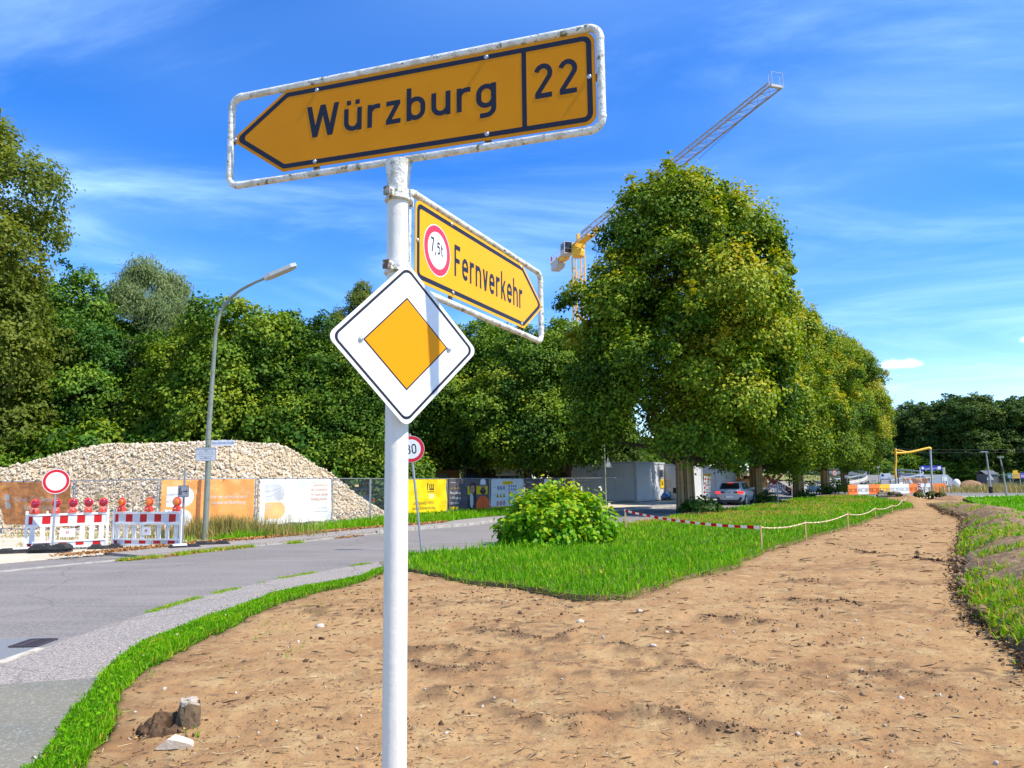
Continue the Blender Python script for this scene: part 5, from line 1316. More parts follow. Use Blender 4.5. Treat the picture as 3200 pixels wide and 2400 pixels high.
# --- heap of broken limestone
M_stone = leaf_mat('broken_limestone', [(0.0, (0.42, 0.32, 0.20)), (0.25, (0.52, 0.42, 0.285)), (0.6, (0.59, 0.50, 0.365)), (1.0, (0.67, 0.60, 0.47))], 0.0, rough=.9, spec=.15)
M_heap = mat('heap_core', (.50, .40, .26), .95, var=[(5., (.36, .28, .17), .45, .6)], bump=[(8, 1, 4)])
toe = [(-33, 28.2), (-25, 28.6), (-19.3, 28.9), (-15.7, 27.8), (-12.0, 26.6), (-9.5, 27.9), (-8.0, 30.2), (-6.9, 33.2), (-5.9, 36.6), (-6.2, 39.5), (-9, 43), (-16, 44.5), (-33, 44)]
def heap_h(x, y):
    d = edge_dist(x, y, toe, True) * inside(x, y, toe)
    cap = np.interp(x, [-30, -26, -23, -19.8, -18, -15, -11.8, -10.5, -9], [.4, 1.0, 2.2, 3.55, 3.62, 3.62, 3.62, 3.55, 3.3])
    z = .69 * d; k = .28
    z = -k * np.log(np.exp(-z / k) + np.exp(-cap / k))
    return z + (fbm(x * .55, y * .55, 4, 81) - .5) * .5 * np.clip(d, 0, 1) + (fbm(x * 2.3, y * 2.3, 3, 83) - .5) * .22
xs = np.linspace(-33, -5.6, 150); ys = np.linspace(26.3, 44.5, 100); Xg, Yg = np.meshgrid(xs, ys, indexing='ij'); Zg = np.where(inside(Xg, Yg, toe), heap_h(Xg, Yg) - .08, -.3)
id_ = np.arange(Xg.size).reshape(Xg.shape); F_ = np.stack([id_[:-1, :-1], id_[1:, :-1], id_[1:, 1:], id_[:-1, 1:]], -1).reshape(-1, 4)
heap = thing('stone_heap', (0, 0, 0), 0, 'big heap of pale broken limestone behind the fence banners', 'stone heap')
obj('core', fast_mesh('core', np.stack([Xg, Yg, Zg], -1).reshape(-1, 3), F_, M_heap, smooth=True), heap)
def ico():
    b = bpy.data.meshes.new('i'); import bmesh; bm = bmesh.new(); bmesh.ops.create_icosphere(bm, subdivisions=1, radius=1); v = np.array([tuple(p.co) for p in bm.verts]); bm.faces.ensure_lookup_table(); bm.verts.index_update(); f = np.array([[q.index for q in p.verts] for p in bm.faces]); bm.free(); bpy.data.meshes.remove(b); return v, f
ICO_V, ICO_F = ico()
def rand_rot(n, R):
    q = unit(R.normal(size=(n, 4))); w, x, y, z = q.T
    return np.stack([np.stack([1 - 2 * (y * y + z * z), 2 * (x * y - z * w), 2 * (x * z + y * w)], -1), np.stack([2 * (x * y + z * w), 1 - 2 * (x * x + z * z), 2 * (y * z - x * w)], -1), np.stack([2 * (x * z - y * w), 2 * (y * z + x * w), 1 - 2 * (x * x + y * y)], -1)], 1)
def scatter_rocks(name, pos, size, m, R, parent=None, kind='stuff', flat=(1, .8, .6), rough=.3, label=None):
    n = len(pos); nv = len(ICO_V)
    sc = np.array(flat) * R.uniform(.7, 1.3, (n, 3)) * size[:, None]
    v = ICO_V[None] * (1 + R.normal(0, rough, (n, nv, 1))).clip(.5, 1.5) * sc[:, None, :]
    v = np.einsum('nij,nkj->nki', rand_rot(n, R), v) + pos[:, None, :]
    f = ICO_F[None] + (np.arange(n) * nv)[:, None, None]
    return obj(name, fast_mesh(name, v.reshape(-1, 3), f.reshape(-1, 3), m), parent, kind=kind, label=label)
R = np.random.default_rng(5)
n = 22000; x = R.uniform(-30, -5.8, n); y = R.uniform(26.5, 37.5, n); ok = inside(x, y, toe); x, y = x[ok], y[ok]; z = heap_h(x, y)
sz = R.lognormal(-2.95, .30, len(x)).clip(.025, .115)
vis = np.array([math.hypot(a, c) for a, c in zip(x, y)]); order = np.argsort(-(sz / vis) * (z > .9))
big = order[:300]; rest = order[300:]
scatter_rocks('stones', np.stack([x, y, z], -1)[rest], sz[rest], M_stone, R, heap)
sm = []
for k in range(8):
    v = ICO_V * (1 + R.normal(0, .28, (len(ICO_V), 1))).clip(.55, 1.45) * np.array([1, .8, .62]) * R.uniform(.85, 1.15, 3)
    sm.append(fast_mesh('stone', v, ICO_F, mat('limestone_%d' % k, [(.58, .49, .36), (.52, .42, .28), (.63, .56, .45), (.56, .47, .33), (.48, .37, .23), (.65, .58, .48), (.58, .48, .33), (.52, .45, .35)][k], .9, spec=.15, var=[(9., (.5, .38, .22), .5, .7)])))
for i in big:
    o = obj('stone', sm[int(R.integers(8))], heap, (x[i], y[i], z[i] + .01), tuple(R.uniform(0, 6.28, 3))); o.scale = (sz[i],) * 3
# loose stones spilled at the toe and along the fence
nn = 900; k = R.integers(0, 8, nn); tt = R.random(nn); T_ = np.array(toe[:9]); px = T_[k, 0] * (1 - tt) + T_[(k + 1) % 9, 0] * tt + R.normal(0, .3, nn); py = T_[k, 1] * (1 - tt) + T_[(k + 1) % 9, 1] * tt - np.abs(R.normal(0, .35, nn)); ok = k < 8
scatter_rocks('spilled_stones', np.stack([px, py, np.full(nn, .05)], -1)[ok], R.uniform(.02, .07, nn)[ok], M_stone, R, heap)

# ================================================================== MIDDLE: BUSH, TAPE, CONTAINERS, CARS, CRANE
# --- bright bush in front of the road
def heart(R, n=1):
    pts = [(0, 0), (.30, .10), (.44, .38), (.30, .72), (0, 1.06), (-.30, .72), (-.44, .38), (-.30, .10)]
    v = [(x, y - .5, .10 * abs(x) - .22 * (y - .4) ** 2) for x, y in pts] + [(0, -.12, -.05), (0, .2, -.03)]
    f = [(0, 1, 8), (1, 2, 8), (2, 9, 8), (2, 3, 9), (3, 4, 9), (4, 5, 9), (5, 6, 9), (6, 8, 9), (6, 7, 8), (7, 0, 8)]
    return np.array(v), np.array(f)
HV, HF = heart(None)
def leafm(name, c):
    return leaf_mat(name, [(0, c), (1, c)], .38, 1.3, .45)
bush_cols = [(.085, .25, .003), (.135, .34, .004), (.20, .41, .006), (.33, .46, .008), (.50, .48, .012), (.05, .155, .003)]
bush_me = [fast_mesh('leaf', HV, HF, leafm('bush_leaf_%d' % k, c), smooth=True) for k, c in enumerate(bush_cols)]
R = np.random.default_rng(9)
bx, by = 1.12, 20.35
bush = thing('bush', (bx, by, .06), 0, 'round bright green bush with heart shaped leaves at the front of the lawn', 'bush')
def bush_points(n, skin):
    th = R.uniform(0, 2 * math.pi, n); ph = np.arccos(R.uniform(-.12, 1, n)); q = R.normal(1, .07, n) if skin else R.uniform(.3, .95, n)
    d = np.stack([np.sin(ph) * np.cos(th), np.sin(ph) * np.sin(th), np.cos(ph)], -1)
    lob = 1 + .08 * np.sin(3 * th + 1) * np.sin(ph) + .09 * np.sin(7 * th + 5 * ph) + .07 * np.sin(11 * ph + 2 * th) + .06 * np.sin(15 * th + 3 * ph)
    p = d * (q * lob)[:, None] * np.array([1.40, 1.2, 1.27]); p[:, 2] = np.maximum(p[:, 2] + .06, .05)
    return p, d
def leaf_frames(p, d):
    n = len(p); nr_ = unit(d * .55 + np.array([.12, -.1, .6]) + R.normal(0, .45, (n, 3)))
    t = d * .4 + R.normal(0, .5, (n, 3)) + np.array([0, 0, -.75]); t -= nr_ * (t * nr_).sum(1, keepdims=True); t = unit(t); s = np.cross(t, nr_)
    return s, t, nr_
p, d = bush_points(7600, True); p2, d2 = bush_points(1500, False)
front = np.argsort(p[:, 1] * 1.0 + R.normal(0, .25, len(p)))[:300]
s, t, nn = leaf_frames(p, d)
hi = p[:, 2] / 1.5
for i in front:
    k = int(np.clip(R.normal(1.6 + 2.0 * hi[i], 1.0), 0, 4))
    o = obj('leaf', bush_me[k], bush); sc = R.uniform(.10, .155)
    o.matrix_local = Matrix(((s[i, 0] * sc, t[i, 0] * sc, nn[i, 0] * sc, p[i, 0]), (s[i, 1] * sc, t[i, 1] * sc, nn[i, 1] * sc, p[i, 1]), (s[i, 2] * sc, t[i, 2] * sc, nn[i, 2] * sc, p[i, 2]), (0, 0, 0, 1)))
def leaf_stuff(name, p, s, t, nn, sz, m, parent, hue=None):
    n = len(p); v = p[:, None] + (HV[None, :, 0:1] * s[:, None] + HV[None, :, 1:2] * t[:, None] + HV[None, :, 2:3] * nn[:, None]) * sz[:, None, None]
    f = HF[None] + (np.arange(n) * len(HV))[:, None, None]; nf = len(HF)
    return obj(name, fast_mesh(name, v.reshape(-1, 3), f.reshape(-1, 3), m, smooth=True, attrs={'hue': ('FACE', 'FLOAT', np.repeat(hue if hue is not None else np.full(n, .3), nf))}), parent, kind='stuff')
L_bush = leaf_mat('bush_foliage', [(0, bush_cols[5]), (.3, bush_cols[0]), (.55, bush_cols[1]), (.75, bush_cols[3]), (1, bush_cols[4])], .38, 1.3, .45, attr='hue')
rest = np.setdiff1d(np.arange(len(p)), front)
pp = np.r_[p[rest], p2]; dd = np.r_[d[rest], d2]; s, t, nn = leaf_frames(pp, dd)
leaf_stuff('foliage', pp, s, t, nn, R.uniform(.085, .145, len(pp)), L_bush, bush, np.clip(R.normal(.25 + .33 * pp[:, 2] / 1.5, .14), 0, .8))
b = MB()
for k in range(16):
    a = R.uniform(0, 6.28); e = np.array([math.cos(a) * R.uniform(.4, 1.0), math.sin(a) * R.uniform(.4, 1.0), R.uniform(.7, 1.3)]); b.tube([(e[0] * .1, e[1] * .1, -.1), e * .5 + np.array([0, 0, .15]), e], [.02, .014, .006], 5)
b.build('stems', M_bark, bush, kind='stuff')
# shoots round the feet of the lindens
L_shoot = leaf_mat('shoot_leaf', [(0, (.03, .075, .012)), (.4, (.06, .14, .014)), (.8, (.12, .22, .018)), (1, (.2, .28, .02))], .35, attr='hue')
def shoots(x, y, rx, ry, h, n, lab, lf=.17, hue=.3):
    t_ = thing('leafy_shoots', (x, y, .07), 0, lab, 'plant', 'leafy shoots at the feet of the lindens')
    th = R.uniform(0, 6.28, n); q = np.sqrt(R.random(n)); zz_ = h * (1 - q ** 2 * .8) * R.uniform(.25, 1.05, n)
    p_ = np.stack([rx * q * np.cos(th), ry * q * np.sin(th), zz_], -1); d_ = unit(np.stack([np.cos(th) * q, np.sin(th) * q, .5 + 0 * q], -1)); s_, t2, n_ = leaf_frames(p_, d_)
    leaf_stuff('foliage', p_, s_, t2, n_, R.uniform(lf * .7, lf * 1.3, n), L_shoot, t_, np.clip(R.normal(hue, .15, n), 0, .8))
    b = MB()
    for k in range(8):
        a = R.uniform(0, 6.28); b.tube([(0, 0, -.05), (rx * .35 * math.cos(a), ry * .35 * math.sin(a), h * .5), (rx * .6 * math.cos(a), ry * .6 * math.sin(a), h * .8)], [.015, .01, .005], 4)
    b.build('stems', M_bark, t_, kind='stuff')
shoots(9.5, 38.6, 1.15, .8, .85, 420, 'dark leafy shoots at the foot of the tallest linden', hue=.18)
shoots(17.7, 53.0, .95, .7, .8, 320, 'pale leafy shoots in front of the linden beside the car', hue=.42)
shoots(25.7, 66.9, .95, .7, .8, 260, 'dark low shoots at the foot of the middle linden', hue=.08)
shoots(33.2, 80.8, 1.0, .9, 1.1, 300, 'dark shoots left of the fourth linden', .2, .06)
shoots(35.3, 80.9, 1.1, .9, 1.4, 380, 'bright tall shoots right of the fourth linden', .2, .42)
shoots(40.2, 95.2, 1.2, .9, 1.9, 360, 'bright shoots left of the farthest linden', .24, .42)
shoots(44.4, 94.4, 2.2, 1.2, 1.3, 420, 'yellow green shoots spreading right of the farthest linden', .24, .5)

# --- stakes and barrier tape
M_stake = mat('fresh_pine_stake', (.62, .42, .17), .7, var=[((30, 30, 3), (.48, .30, .11), .45, .65)])
stk = [((1958, 1654), (1953, 1592)), ((2382, 1718), (2377, 1643)), ((2519, 1684), (2516, 1629)), ((2651, 1650), (2648, 1602)), ((2736, 1617), (2733, 1586)), ((2788, 1601), (2787, 1577)), ((2820, 1581), (2819, 1560)), ((2833, 1572), (2832, 1553))]
tops = []
for k, ((x0, y0), (x1, y1)) in enumerate(stk):
    g = ground_at(x0, y0, .05); tp = point_at(x1, y1, g[1])
    t = thing('wooden_stake', (g[0], g[1], .05), .3 * k, ['thick pine stake at the road end of the red and white tape', 'pine stake where the flat tape turns into twisted cord', 'third pine stake from the road along the twisted tape', 'fourth pine stake from the road along the twisted tape',
              'fifth pine stake along the twisted tape', 'sixth pine stake, near the far corner of the lawn', 'last but one small pine stake by the soil mound', 'farthest pine stake of the taped row'][k], 'stake', 'pine stakes along the lawn')
    w_ = .052 if k == 0 else .036
    e = Vector((tp[0] - g[0], tp[1] - g[1], tp[2] - .05))
    e = Matrix.Rotation(-.3 * k, 3, 'Z') @ e
    b = MB(); b.bar((0, 0, -.15), e, w_, w_); b.bar(e, e + Vector((0, 0, .012)), w_ * .8, w_ * .8); b.build('shaft', M_stake, t)
    if k == 0:
        b = MB(); b.box(e - Vector((0, 0, .05)), (w_ + .012, w_ + .012, .07)); b.build('tape_wrap', M_refl_w, t)
    tops.append(Vector(tp) - Vector((0, 0, .04)))
M_tape_r = leaf_mat('tape_red', [(0, (.66, .008, .02)), (1, (.66, .008, .02))], .5, 1.0, .5); M_tape_w = leaf_mat('tape_white', [(0, (.80, .76, .72)), (1, (.80, .76, .72))], .5, 1.0, .5); M_tape_c = mat('twisted_tape', (.68, .55, .30), .5, var=[((9, 9, 9), (.62, .30, .18), .5, .6)])
tape = thing('barrier_tape', (0, 0, 0), 0, 'red and white barrier tape strung between the pine stakes along the lawn', 'barrier tape')
a, c = tops[0], tops[1]; n = 28; b = MB()
for i in range(n):
    q0, q1 = i / n, (i + 1) / n
    f = lambda q: a.lerp(c, q) + Vector((0, 0, -.10 * 4 * q * (1 - q)))
    p0, p1 = f(q0), f(q1); b.mi = i % 2; tw = .035 + .004 * math.sin(i)
    b.add([p0 - Vector((0, .008, tw)), p1 - Vector((0, .008, tw)), p1 + Vector((0, .008, tw)), p0 + Vector((0, .008, tw))], [(0, 1, 2, 3)])
o = b.build('flat_span', [M_tape_r, M_tape_w], tape); sm_ = o.modifiers.new('thickness', 'SOLIDIFY'); sm_.thickness = .002
for a, c in zip(tops[1:-1], tops[2:]):
    pts = []; ln = (c - a).length; n = max(8, int(ln / .12))
    for i in range(n + 1):
        q = i / n; p_ = a.lerp(c, q) + Vector((0, 0, -.016 * ln * 4 * q * (1 - q))); pts.append(p_ + Vector((0, 0, .006 * math.sin(i * 2.2))))
    b = MB(); b.tube(pts, [.016 + .006 * math.sin(i * 1.7) for i in range(n + 1)], 6); b.build('twisted_span', M_tape_c, tape)

# --- site containers
M_cont = mat('container_grey', (.64, .65, .67), .5, spec=.35, var=[(.9, (.58, .59, .61), .4, .65), (6., (.52, .53, .54), .58, .72)])
M_contd = mat('container_frame', (.46, .47, .50), .5)
M_dark = mat('dark_opening', (.02, .018, .016), .8)
M_glass = mat('window_glass', (.05, .06, .07), .08, spec=.8)
M_yel = mat('yellow_plate', (.82, .52, .01), .5)
def container(px, D, ht, L_, W_2, lab, feats, z0=.12):
    p_ = point_at(px, 1500, D)
    t = thing('site_container', (p_[0], p_[1], z0), rad(57.5), lab, 'container', 'grey site containers')
    for nm, (x0, y0), (x1, y1) in (('front_wall', (0, 0), (L_, 0)), ('side_wall', (0, W_2), (0, 0)), ('back_wall', (L_, W_2), (0, W_2)), ('end_wall', (L_, 0), (L_, W_2))):
        b = MB(); ln = math.hypot(x1 - x0, y1 - y0); n = int(ln / .21); dx, dy = (x1 - x0) / ln, (y1 - y0) / ln; nx_, ny_ = dy, -dx
        b.bar((x0 - nx_ * .03, y0 - ny_ * .03, ht / 2), (x1 - nx_ * .03, y1 - ny_ * .03, ht / 2), .03, ht - .2)
        for k in range(n):
            q = (k + .5) / n * ln; b.bar((x0 + dx * (q - .055) - nx_ * .008, y0 + dy * (q - .055) - ny_ * .008, ht / 2), (x0 + dx * (q + .055) - nx_ * .008, y0 + dy * (q + .055) - ny_ * .008, ht / 2), .016, ht - .3)
        b.build(nm, M_cont, t)
    for x in (0, L_):
        for y in (0, W_2): b = MB(); b.box((x, y, ht / 2), (.15, .15, ht)); b.build('corner_post', M_contd, t)
    b = MB(); b.box((L_ / 2, W_2 / 2, ht - .02), (L_ + .06, W_2 + .06, .16)); b.build('roof', M_contd, t)
    b = MB(); b.box((L_ / 2, W_2 / 2, .07), (L_ + .05, W_2 + .05, .16)); b.build('floor_frame', M_contd, t)
    for x in (.4, L_ - .4):
        b = MB(); b.box((x, W_2 / 2, -.07), (.25, W_2 * .9, .13)); b.build('skid', mat('timber_skid', (.2, .15, .1), .9), t)
    for ft in feats:
        nm, wall, u0, u1, v0, v1, m = ft
        b = MB()
        if wall == 'f': b.box(((u0 + u1) / 2, -.015, (v0 + v1) / 2), (u1 - u0, .05, v1 - v0))
        else: b.box((-.015, (u0 + u1) / 2, (v0 + v1) / 2), (.05, u1 - u0, v1 - v0))
        q = b.build(nm, m, t)
        if nm == 'window':
            b = MB(); b.box(((u0 + u1) / 2, -.045, (v0 + v1) / 2), (u1 - u0 - .16, .012, v1 - v0 - .16)); b.build('pane', M_glass, q)
        if nm == 'door' and m is not M_dark:
            b = MB(); b.box((u0 + .1, -.06, 1.1), (.14, .04, .04)); b.build('handle', M_dark, q)
        if nm == 'logo_plate':
            b = MB()
            if wall == 'f':
                for k in range(3): b.box((u0 + (u1 - u0) * (.32 + .18 * k), -.047, v0 + (v1 - v0) * .62), (.05, .012, (v1 - v0) * .4))
                b.box(((u0 + u1) / 2, -.047, v0 + (v1 - v0) * .4), ((u1 - u0) * .5, .012, .05))
            else:
                for k in range(3): b.box((-.047, u0 + (u1 - u0) * (.32 + .18 * k), v0 + (v1 - v0) * .62), (.012, .08, (v1 - v0) * .4))
                b.box((-.047, (u0 + u1) / 2, v0 + (v1 - v0) * .45), (.012, (u1 - u0) * .5, .08)); 
            b.build('emblem', M_blk, q)
            if wall == 's':
                b = MB(); b.box((-.047, (u0 + u1) / 2, v0 + (v1 - v0) * .15), (.012, (u1 - u0) * .4, .14)); b.build('white_slip', M_wsh, q)
    return t
container(1986, 58, 2.98, 6.06, 6.0, 'largest grey site container, with the narrow window, left of the boarded linden', [('door', 'f', 3.5, 4.6, .2, 2.3, M_cont), ('window', 'f', 4.95, 5.75, 1.75, 2.5, M_contd), ('logo_plate', 'f', 5.0, 5.75, .95, 1.65, M_yel)])
container(2150, 62, 2.85, 3.4, 2.44, 'site container mostly hidden by the boarded trunk', [('cable_box', 's', 1.5, 1.9, 1.0, 1.6, M_contd), ('dark_panel', 's', .5, 1.3, .5, .95, M_dark)])
container(2236, 68, 2.78, 6.06, 2.9, 'site container with open dark doorway behind the white car', [('door', 's', 1.75, 2.6, .16, 2.1, M_dark), ('logo_plate', 's', .35, 1.35, 1.35, 2.1, M_yel)])
# sloping sheet roof behind containers
t = thing('generator', tuple(ground_at(2082, 1566)), rad(57), 'small blue pump with hose beside the largest container', 'pump')
b = MB(); b.cyl((-.35, 0, .45), (.35, 0, .45), .25, 12); b.build('tank', mat('blue_paint', (.01, .09, .30), .4), t); b = MB(); b.box((0, 0, .12), (.9, .5, .16)); b.build('base', M_rub, t); b = MB(); b.tube([(.35, 0, .5), (.6, -.1, .7), (.8, -.2, .3), (.7, -.3, .05)], .04, 6); b.build('hose', M_rub, t)

# --- cars
M_tyre = mat('tyre', (.02, .02, .021), .9); M_rim = mat('alloy_rim', (.45, .46, .48), .35, .8)
M_cglass = mat('car_glass', (.012, .015, .018), .06, spec=.8); M_ctrim = mat('car_trim', (.025, .025, .027), .6)
M_tail = mat('tail_light_lit', (.5, .01, .01), .3, emit=((1, .03, .03), .9)); M_taild = mat('tail_light', (.35, .01, .012), .25)
def car(loc, rz, paint, lab, lit, group=None):
    t = thing('car', loc, rz, lab, 'car', group)
    st = []
    for y, w_, zb, bl in ((.0, .74, .36, .92), (.05, .84, .28, 1.0), (.35, .905, .22, 1.04), (.9, .91, .21, 1.04), (1.6, .90, .20, 1.02), (2.6, .90, .20, .99), (3.2, .905, .21, .97), (3.8, .88, .22, .88), (4.12, .78, .27, .76), (4.22, .62, .36, .64)):
        st.append((y, [(-w_ * .8, zb), (-w_ * .97, zb + .14), (-w_, zb + .36), (-w_ * .975, bl - .14), (-w_ * .9, bl), (w_ * .9, bl), (w_ * .975, bl - .14), (w_, zb + .36), (w_ * .97, zb + .14), (w_ * .8, zb)]))
    b = MB(); vs = []; fs = []; k = 10
    for y, pl in st: vs += [(x, y, z) for x, z in pl]
    for i in range(len(st) - 1):
        for j in range(k): fs.append((i * k + j, i * k + (j + 1) % k, (i + 1) * k + (j + 1) % k, (i + 1) * k + j))
    fs += [tuple(range(k - 1, -1, -1)), tuple(range((len(st) - 1) * k, len(st) * k))]
    b.add(vs, fs, True)
    g = [(.10, .78, 1.0), (.52, .62, 1.47), (1.1, .63, 1.55), (1.9, .63, 1.555), (2.35, .61, 1.50), (3.12, .76, 1.0)]
    vs = []; fs = []
    for y, w_, z in g: vs += [(-.80, y if z < 1.1 else y, 1.0), (-w_, y, z), (w_, y, z), (.80, y, 1.0)]
    for i in range(len(g) - 1):
        for j in range(3): fs.append((i * 4 + j, i * 4 + j + 1, i * 4 + 5 + j, i * 4 + 4 + j))
    b.add(vs, fs); b.box((0, .45, 1.50), (1.2, .22, .04)); body = b.build('body', paint, t)
    b = MB(); b.add([(-.66, .138, 1.07), (.66, .138, 1.07), (.55, .462, 1.44), (-.55, .462, 1.44)], [(0, 1, 2, 3)]); b.build('rear_window', M_cglass, t)
    b = MB(); b.add([(.66, 2.95, 1.09), (-.66, 2.95, 1.09), (-.55, 2.42, 1.46), (.55, 2.42, 1.46)], [(0, 1, 2, 3)]); b.build('windscreen', M_cglass, t)
    for s_ in (-1, 1):
        b = MB()
        for y0, y1, t0, t1 in ((.62, 1.50, .80, 1.48), (1.56, 2.75, 1.56, 2.22)):
            q = lambda y, z: (s_ * (.805 - (z - 1.0) * .318), y, z)
            v_ = [q(y0, 1.05), q(y1, 1.05), q(t1, 1.46), q(t0, 1.46)]; b.add(v_ if s_ > 0 else v_[::-1], [(0, 1, 2, 3)])
        b.build('side_window', M_cglass, t)
        b = MB(); b.box((s_ * .70, .025, .83), (.30, .10, .15)); b.box((s_ * .855, .14, .84), (.09, .26, .14)); b.build('tail_light', M_tail if lit else M_taild, t)
        b = MB(); b.box((s_ * .43, .0, .85), (.26, .06, .10)); b.build('lamp_bar', M_ctrim, t)
        b = MB(); b.box((s_ * .70, .0, .40), (.16, .06, .26), Matrix.Rotation(s_ * .6, 3, 'Y')); b.build('bumper_vent', M_ctrim, t)
        b = MB(); b.box((s_ * .98, 2.62, 1.06), (.2, .1, .14)); b.build('mirror', paint, t)
        for y in (.80, 3.38):
            b = MB(); b.cyl((s_ * .80, y, .34), (s_ * .918, y, .34), .385, 20); b.build('wheel_arch', M_ctrim, t)
            b = MB(); b.cyl((s_ * .70, y, .33), (s_ * .93, y, .33), .335, 20); wl = b.build('wheel', M_tyre, t)
            b = MB(); b.cyl((s_ * .92, y, .33), (s_ * .937, y, .33), .215, 16); b.build('rim', M_rim, wl)
    b = MB(); b.box((0, .42, 1.475), (.34, .05, .035)); b.build('brake_light', M_tail if lit else M_taild, t)
    b = MB(); b.box((0, -.008, .56), (.54, .03, .13)); pl = b.build('number_plate', M_wsh, t); b = MB(); b.box((-.25, -.026, .56), (.04, .012, .12)); b.build('blue_band', MATS['blue_print'], pl)
    b = MB(); b.box((0, .02, .27), (1.3, .1, .16)); b.build('bumper', M_ctrim, t)
    b = MB(); b.ring([(.05 * math.cos(a), .83 + .05 * math.sin(a)) for a in np.linspace(0, 6.28, 15)[:-1]], [(.04 * math.cos(a), .83 + .04 * math.sin(a)) for a in np.linspace(0, 6.28, 15)[:-1]], -.012); b.sheet([(-.03, .86), (-.02, .86), (0, .815), (.02, .86), (.03, .86), (.005, .80), (-.005, .80)], -.012); b.build('badge', M_ctrim, t)
    return t
M_wcar = mat('white_car_paint', (.44, .47, .52), .25, spec=.6, coat=.6)
M_bcar = mat('blue_car_paint', (.012, .03, .09), .25, spec=.6, coat=.6)
M_scar = mat('silver_car_paint', (.35, .37, .40), .3, .5, coat=.6)
car((14.25, 50.2, 0.0), rad(-29), M_wcar, 'white car with its brake lights lit, waiting beside the second linden', True)
for k, (px, D, m, rz, lab) in enumerate(((1150, 42, M_bcar, 1.3, 'dark blue parked car seen through the mesh fence right of the stone heap'), (1245, 47, M_bcar, 1.1, 'dark car behind the fence, mostly hidden by the white signpost'), (1075, 47, M_scar, 1.4, 'grey parked car at the far toe of the stone heap'))):
    q = point_at(px, 1500, D); car((q[0], q[1], -.05), rz, m, lab, False, 'cars parked behind the fence')

# --- traffic light, thin lamp post, machines, hut, club sign
q = ground_at(2299, 1573)
t = thing('traffic_light', (q[0], q[1], 0), -.25, 'temporary traffic light showing red, above the roof of the white car', 'traffic light')
b = MB(); b.cyl((0, 0, 0), (0, 0, 2.4), .045, 8); b.build('pole', M_galv, t)
b = MB(); b.cbox((0, -.1, 2.62), (.30, .18, .92), .06); hd = b.build('housing', M_ctrim, t)
for z, m, nm in ((2.92, mat('red_signal_lit', (.8, .03, .02), .4, emit=((1, .06, .03), 3.0)), 'red_lamp'), (2.62, M_dark, 'amber_lamp'), (2.33, M_dark, 'green_lamp')):
    b = MB(); b.cyl((0, -.19, z), (0, -.205, z), .115, 14); b.build(nm, m, hd)
    b = MB(); b.tube([(.125 * math.cos(a), -.25, z + .125 * math.sin(a)) for a in np.linspace(-.2, 3.34, 10)], .02, 5); b.build('hood', M_ctrim, hd)
b = MB(); b.box((0, 0, .1), (.7, .7, .2)); b.build('base', M_block, t)
q = ground_at(1893, 1580)
t = thing('lamp_post', (q[0], q[1], 0), -.4, 'thin grey post with a triangular sign turned away, in front of the largest container', 'post')
b = MB(); b.tube([(0, 0, -.1), (0, 0, 4.6)], [.085, .055], 10); b.build('pole', M_lpost, t)
b = MB(); b.add([(.08, .02, 2.65), (.44, .28, 2.62), (.2, .12, 3.35), (.08, .05, 2.65), (.44, .31, 2.62), (.2, .15, 3.35)], [(0, 1, 2), (5, 4, 3), (0, 3, 4, 1), (1, 4, 5, 2), (2, 5, 3, 0)]); b.build('triangular_plate', M_alu, t)
b = MB(); b.cyl((.0, 0, 2.8), (.22, .12, 2.8), .02, 6); b.build('bracket', M_galv, t)
M_mach = mat('machine_yellow', (.66, .30, .012), .5, var=[(3., (.5, .25, .03), .5, .7)])
def excavator(loc, rz, lab, m, s=1.0):
    t = thing('excavator', loc, rz, lab, 'excavator'); t.scale = (s, s, s)
    for x in (-.95, .95):
        b = MB(); b.plate(fillet([(-1.5, 0), (1.5, 0), (1.5, .62), (-1.5, .62)], .3, 5), -.22, .22); o = b.build('track', M_rub, t, loc=(x, 0, 0)); o.rotation_euler = (0, 0, math.pi / 2)
    b = MB(); b.box((0, 0, .7), (1.2, 1.2, .3)); b.box((0, -.6, 1.15), (2.2, 2.0, .7)); b.box((.55, -.75, 1.6), (1.05, 1.5, .35)); b.build('body', m, t)
    b = MB(); b.box((-.6, .1, 1.75), (.95, 1.5, 1.4), taper=.9); cb = b.build('cab', m, t)
    b = MB(); b.box((-.6, .1, 1.95), (.97, 1.1, .75)); b.box((-.6, .1, 1.95), (.7, 1.54, .78)); b.build('window', M_cglass, cb)
    b = MB(); b.bar((.2, .4, 1.3), (.2, 2.2, 3.1), .35, .45); b.bar((.2, 2.2, 3.1), (.2, 4.2, 2.2), .32, .38); b.build('boom', m, t)
    b = MB(); b.bar((.2, 4.2, 2.3), (.2, 4.0, .7), .28, .3); b.plate([(3.6, .1), (4.4, .1), (4.4, .8), (3.9, .9)], -.5, .5); b.v[-8:] = [(.2 + p[1], p[0], p[2]) for p in b.v[-8:]]; b.build('bucket', M_rub, t)
    b = MB(); b.cyl((.2, .6, 1.6), (.2, 1.9, 2.6), .07, 8); b.build('ram', M_alu, t)
    return t
q = ground_at(1785, 1572)
excavator((q[0] - .2, q[1] + 2, 0), rad(100), 'yellow excavator parked behind the mesh fence and the bright bush', M_mach, .62)
q = point_at(2326, 1500, 74); excavator((q[0], q[1], 0), rad(20), 'orange excavator partly hidden behind the second linden', mat('machine_orange', (.75, .26, .05), .5), 1.15)
M_wood = mat('hut_boards', (.50, .29, .10), .8, var=[((2, 2, 12), (.40, .22, .07), .45, .65)])
q = point_at(1377, 1500, 62)
t = thing('wooden_hut', (q[0], q[1], 0), .1, 'ochre wooden hut with grey shutters behind the fence beside the dark banner', 'hut')
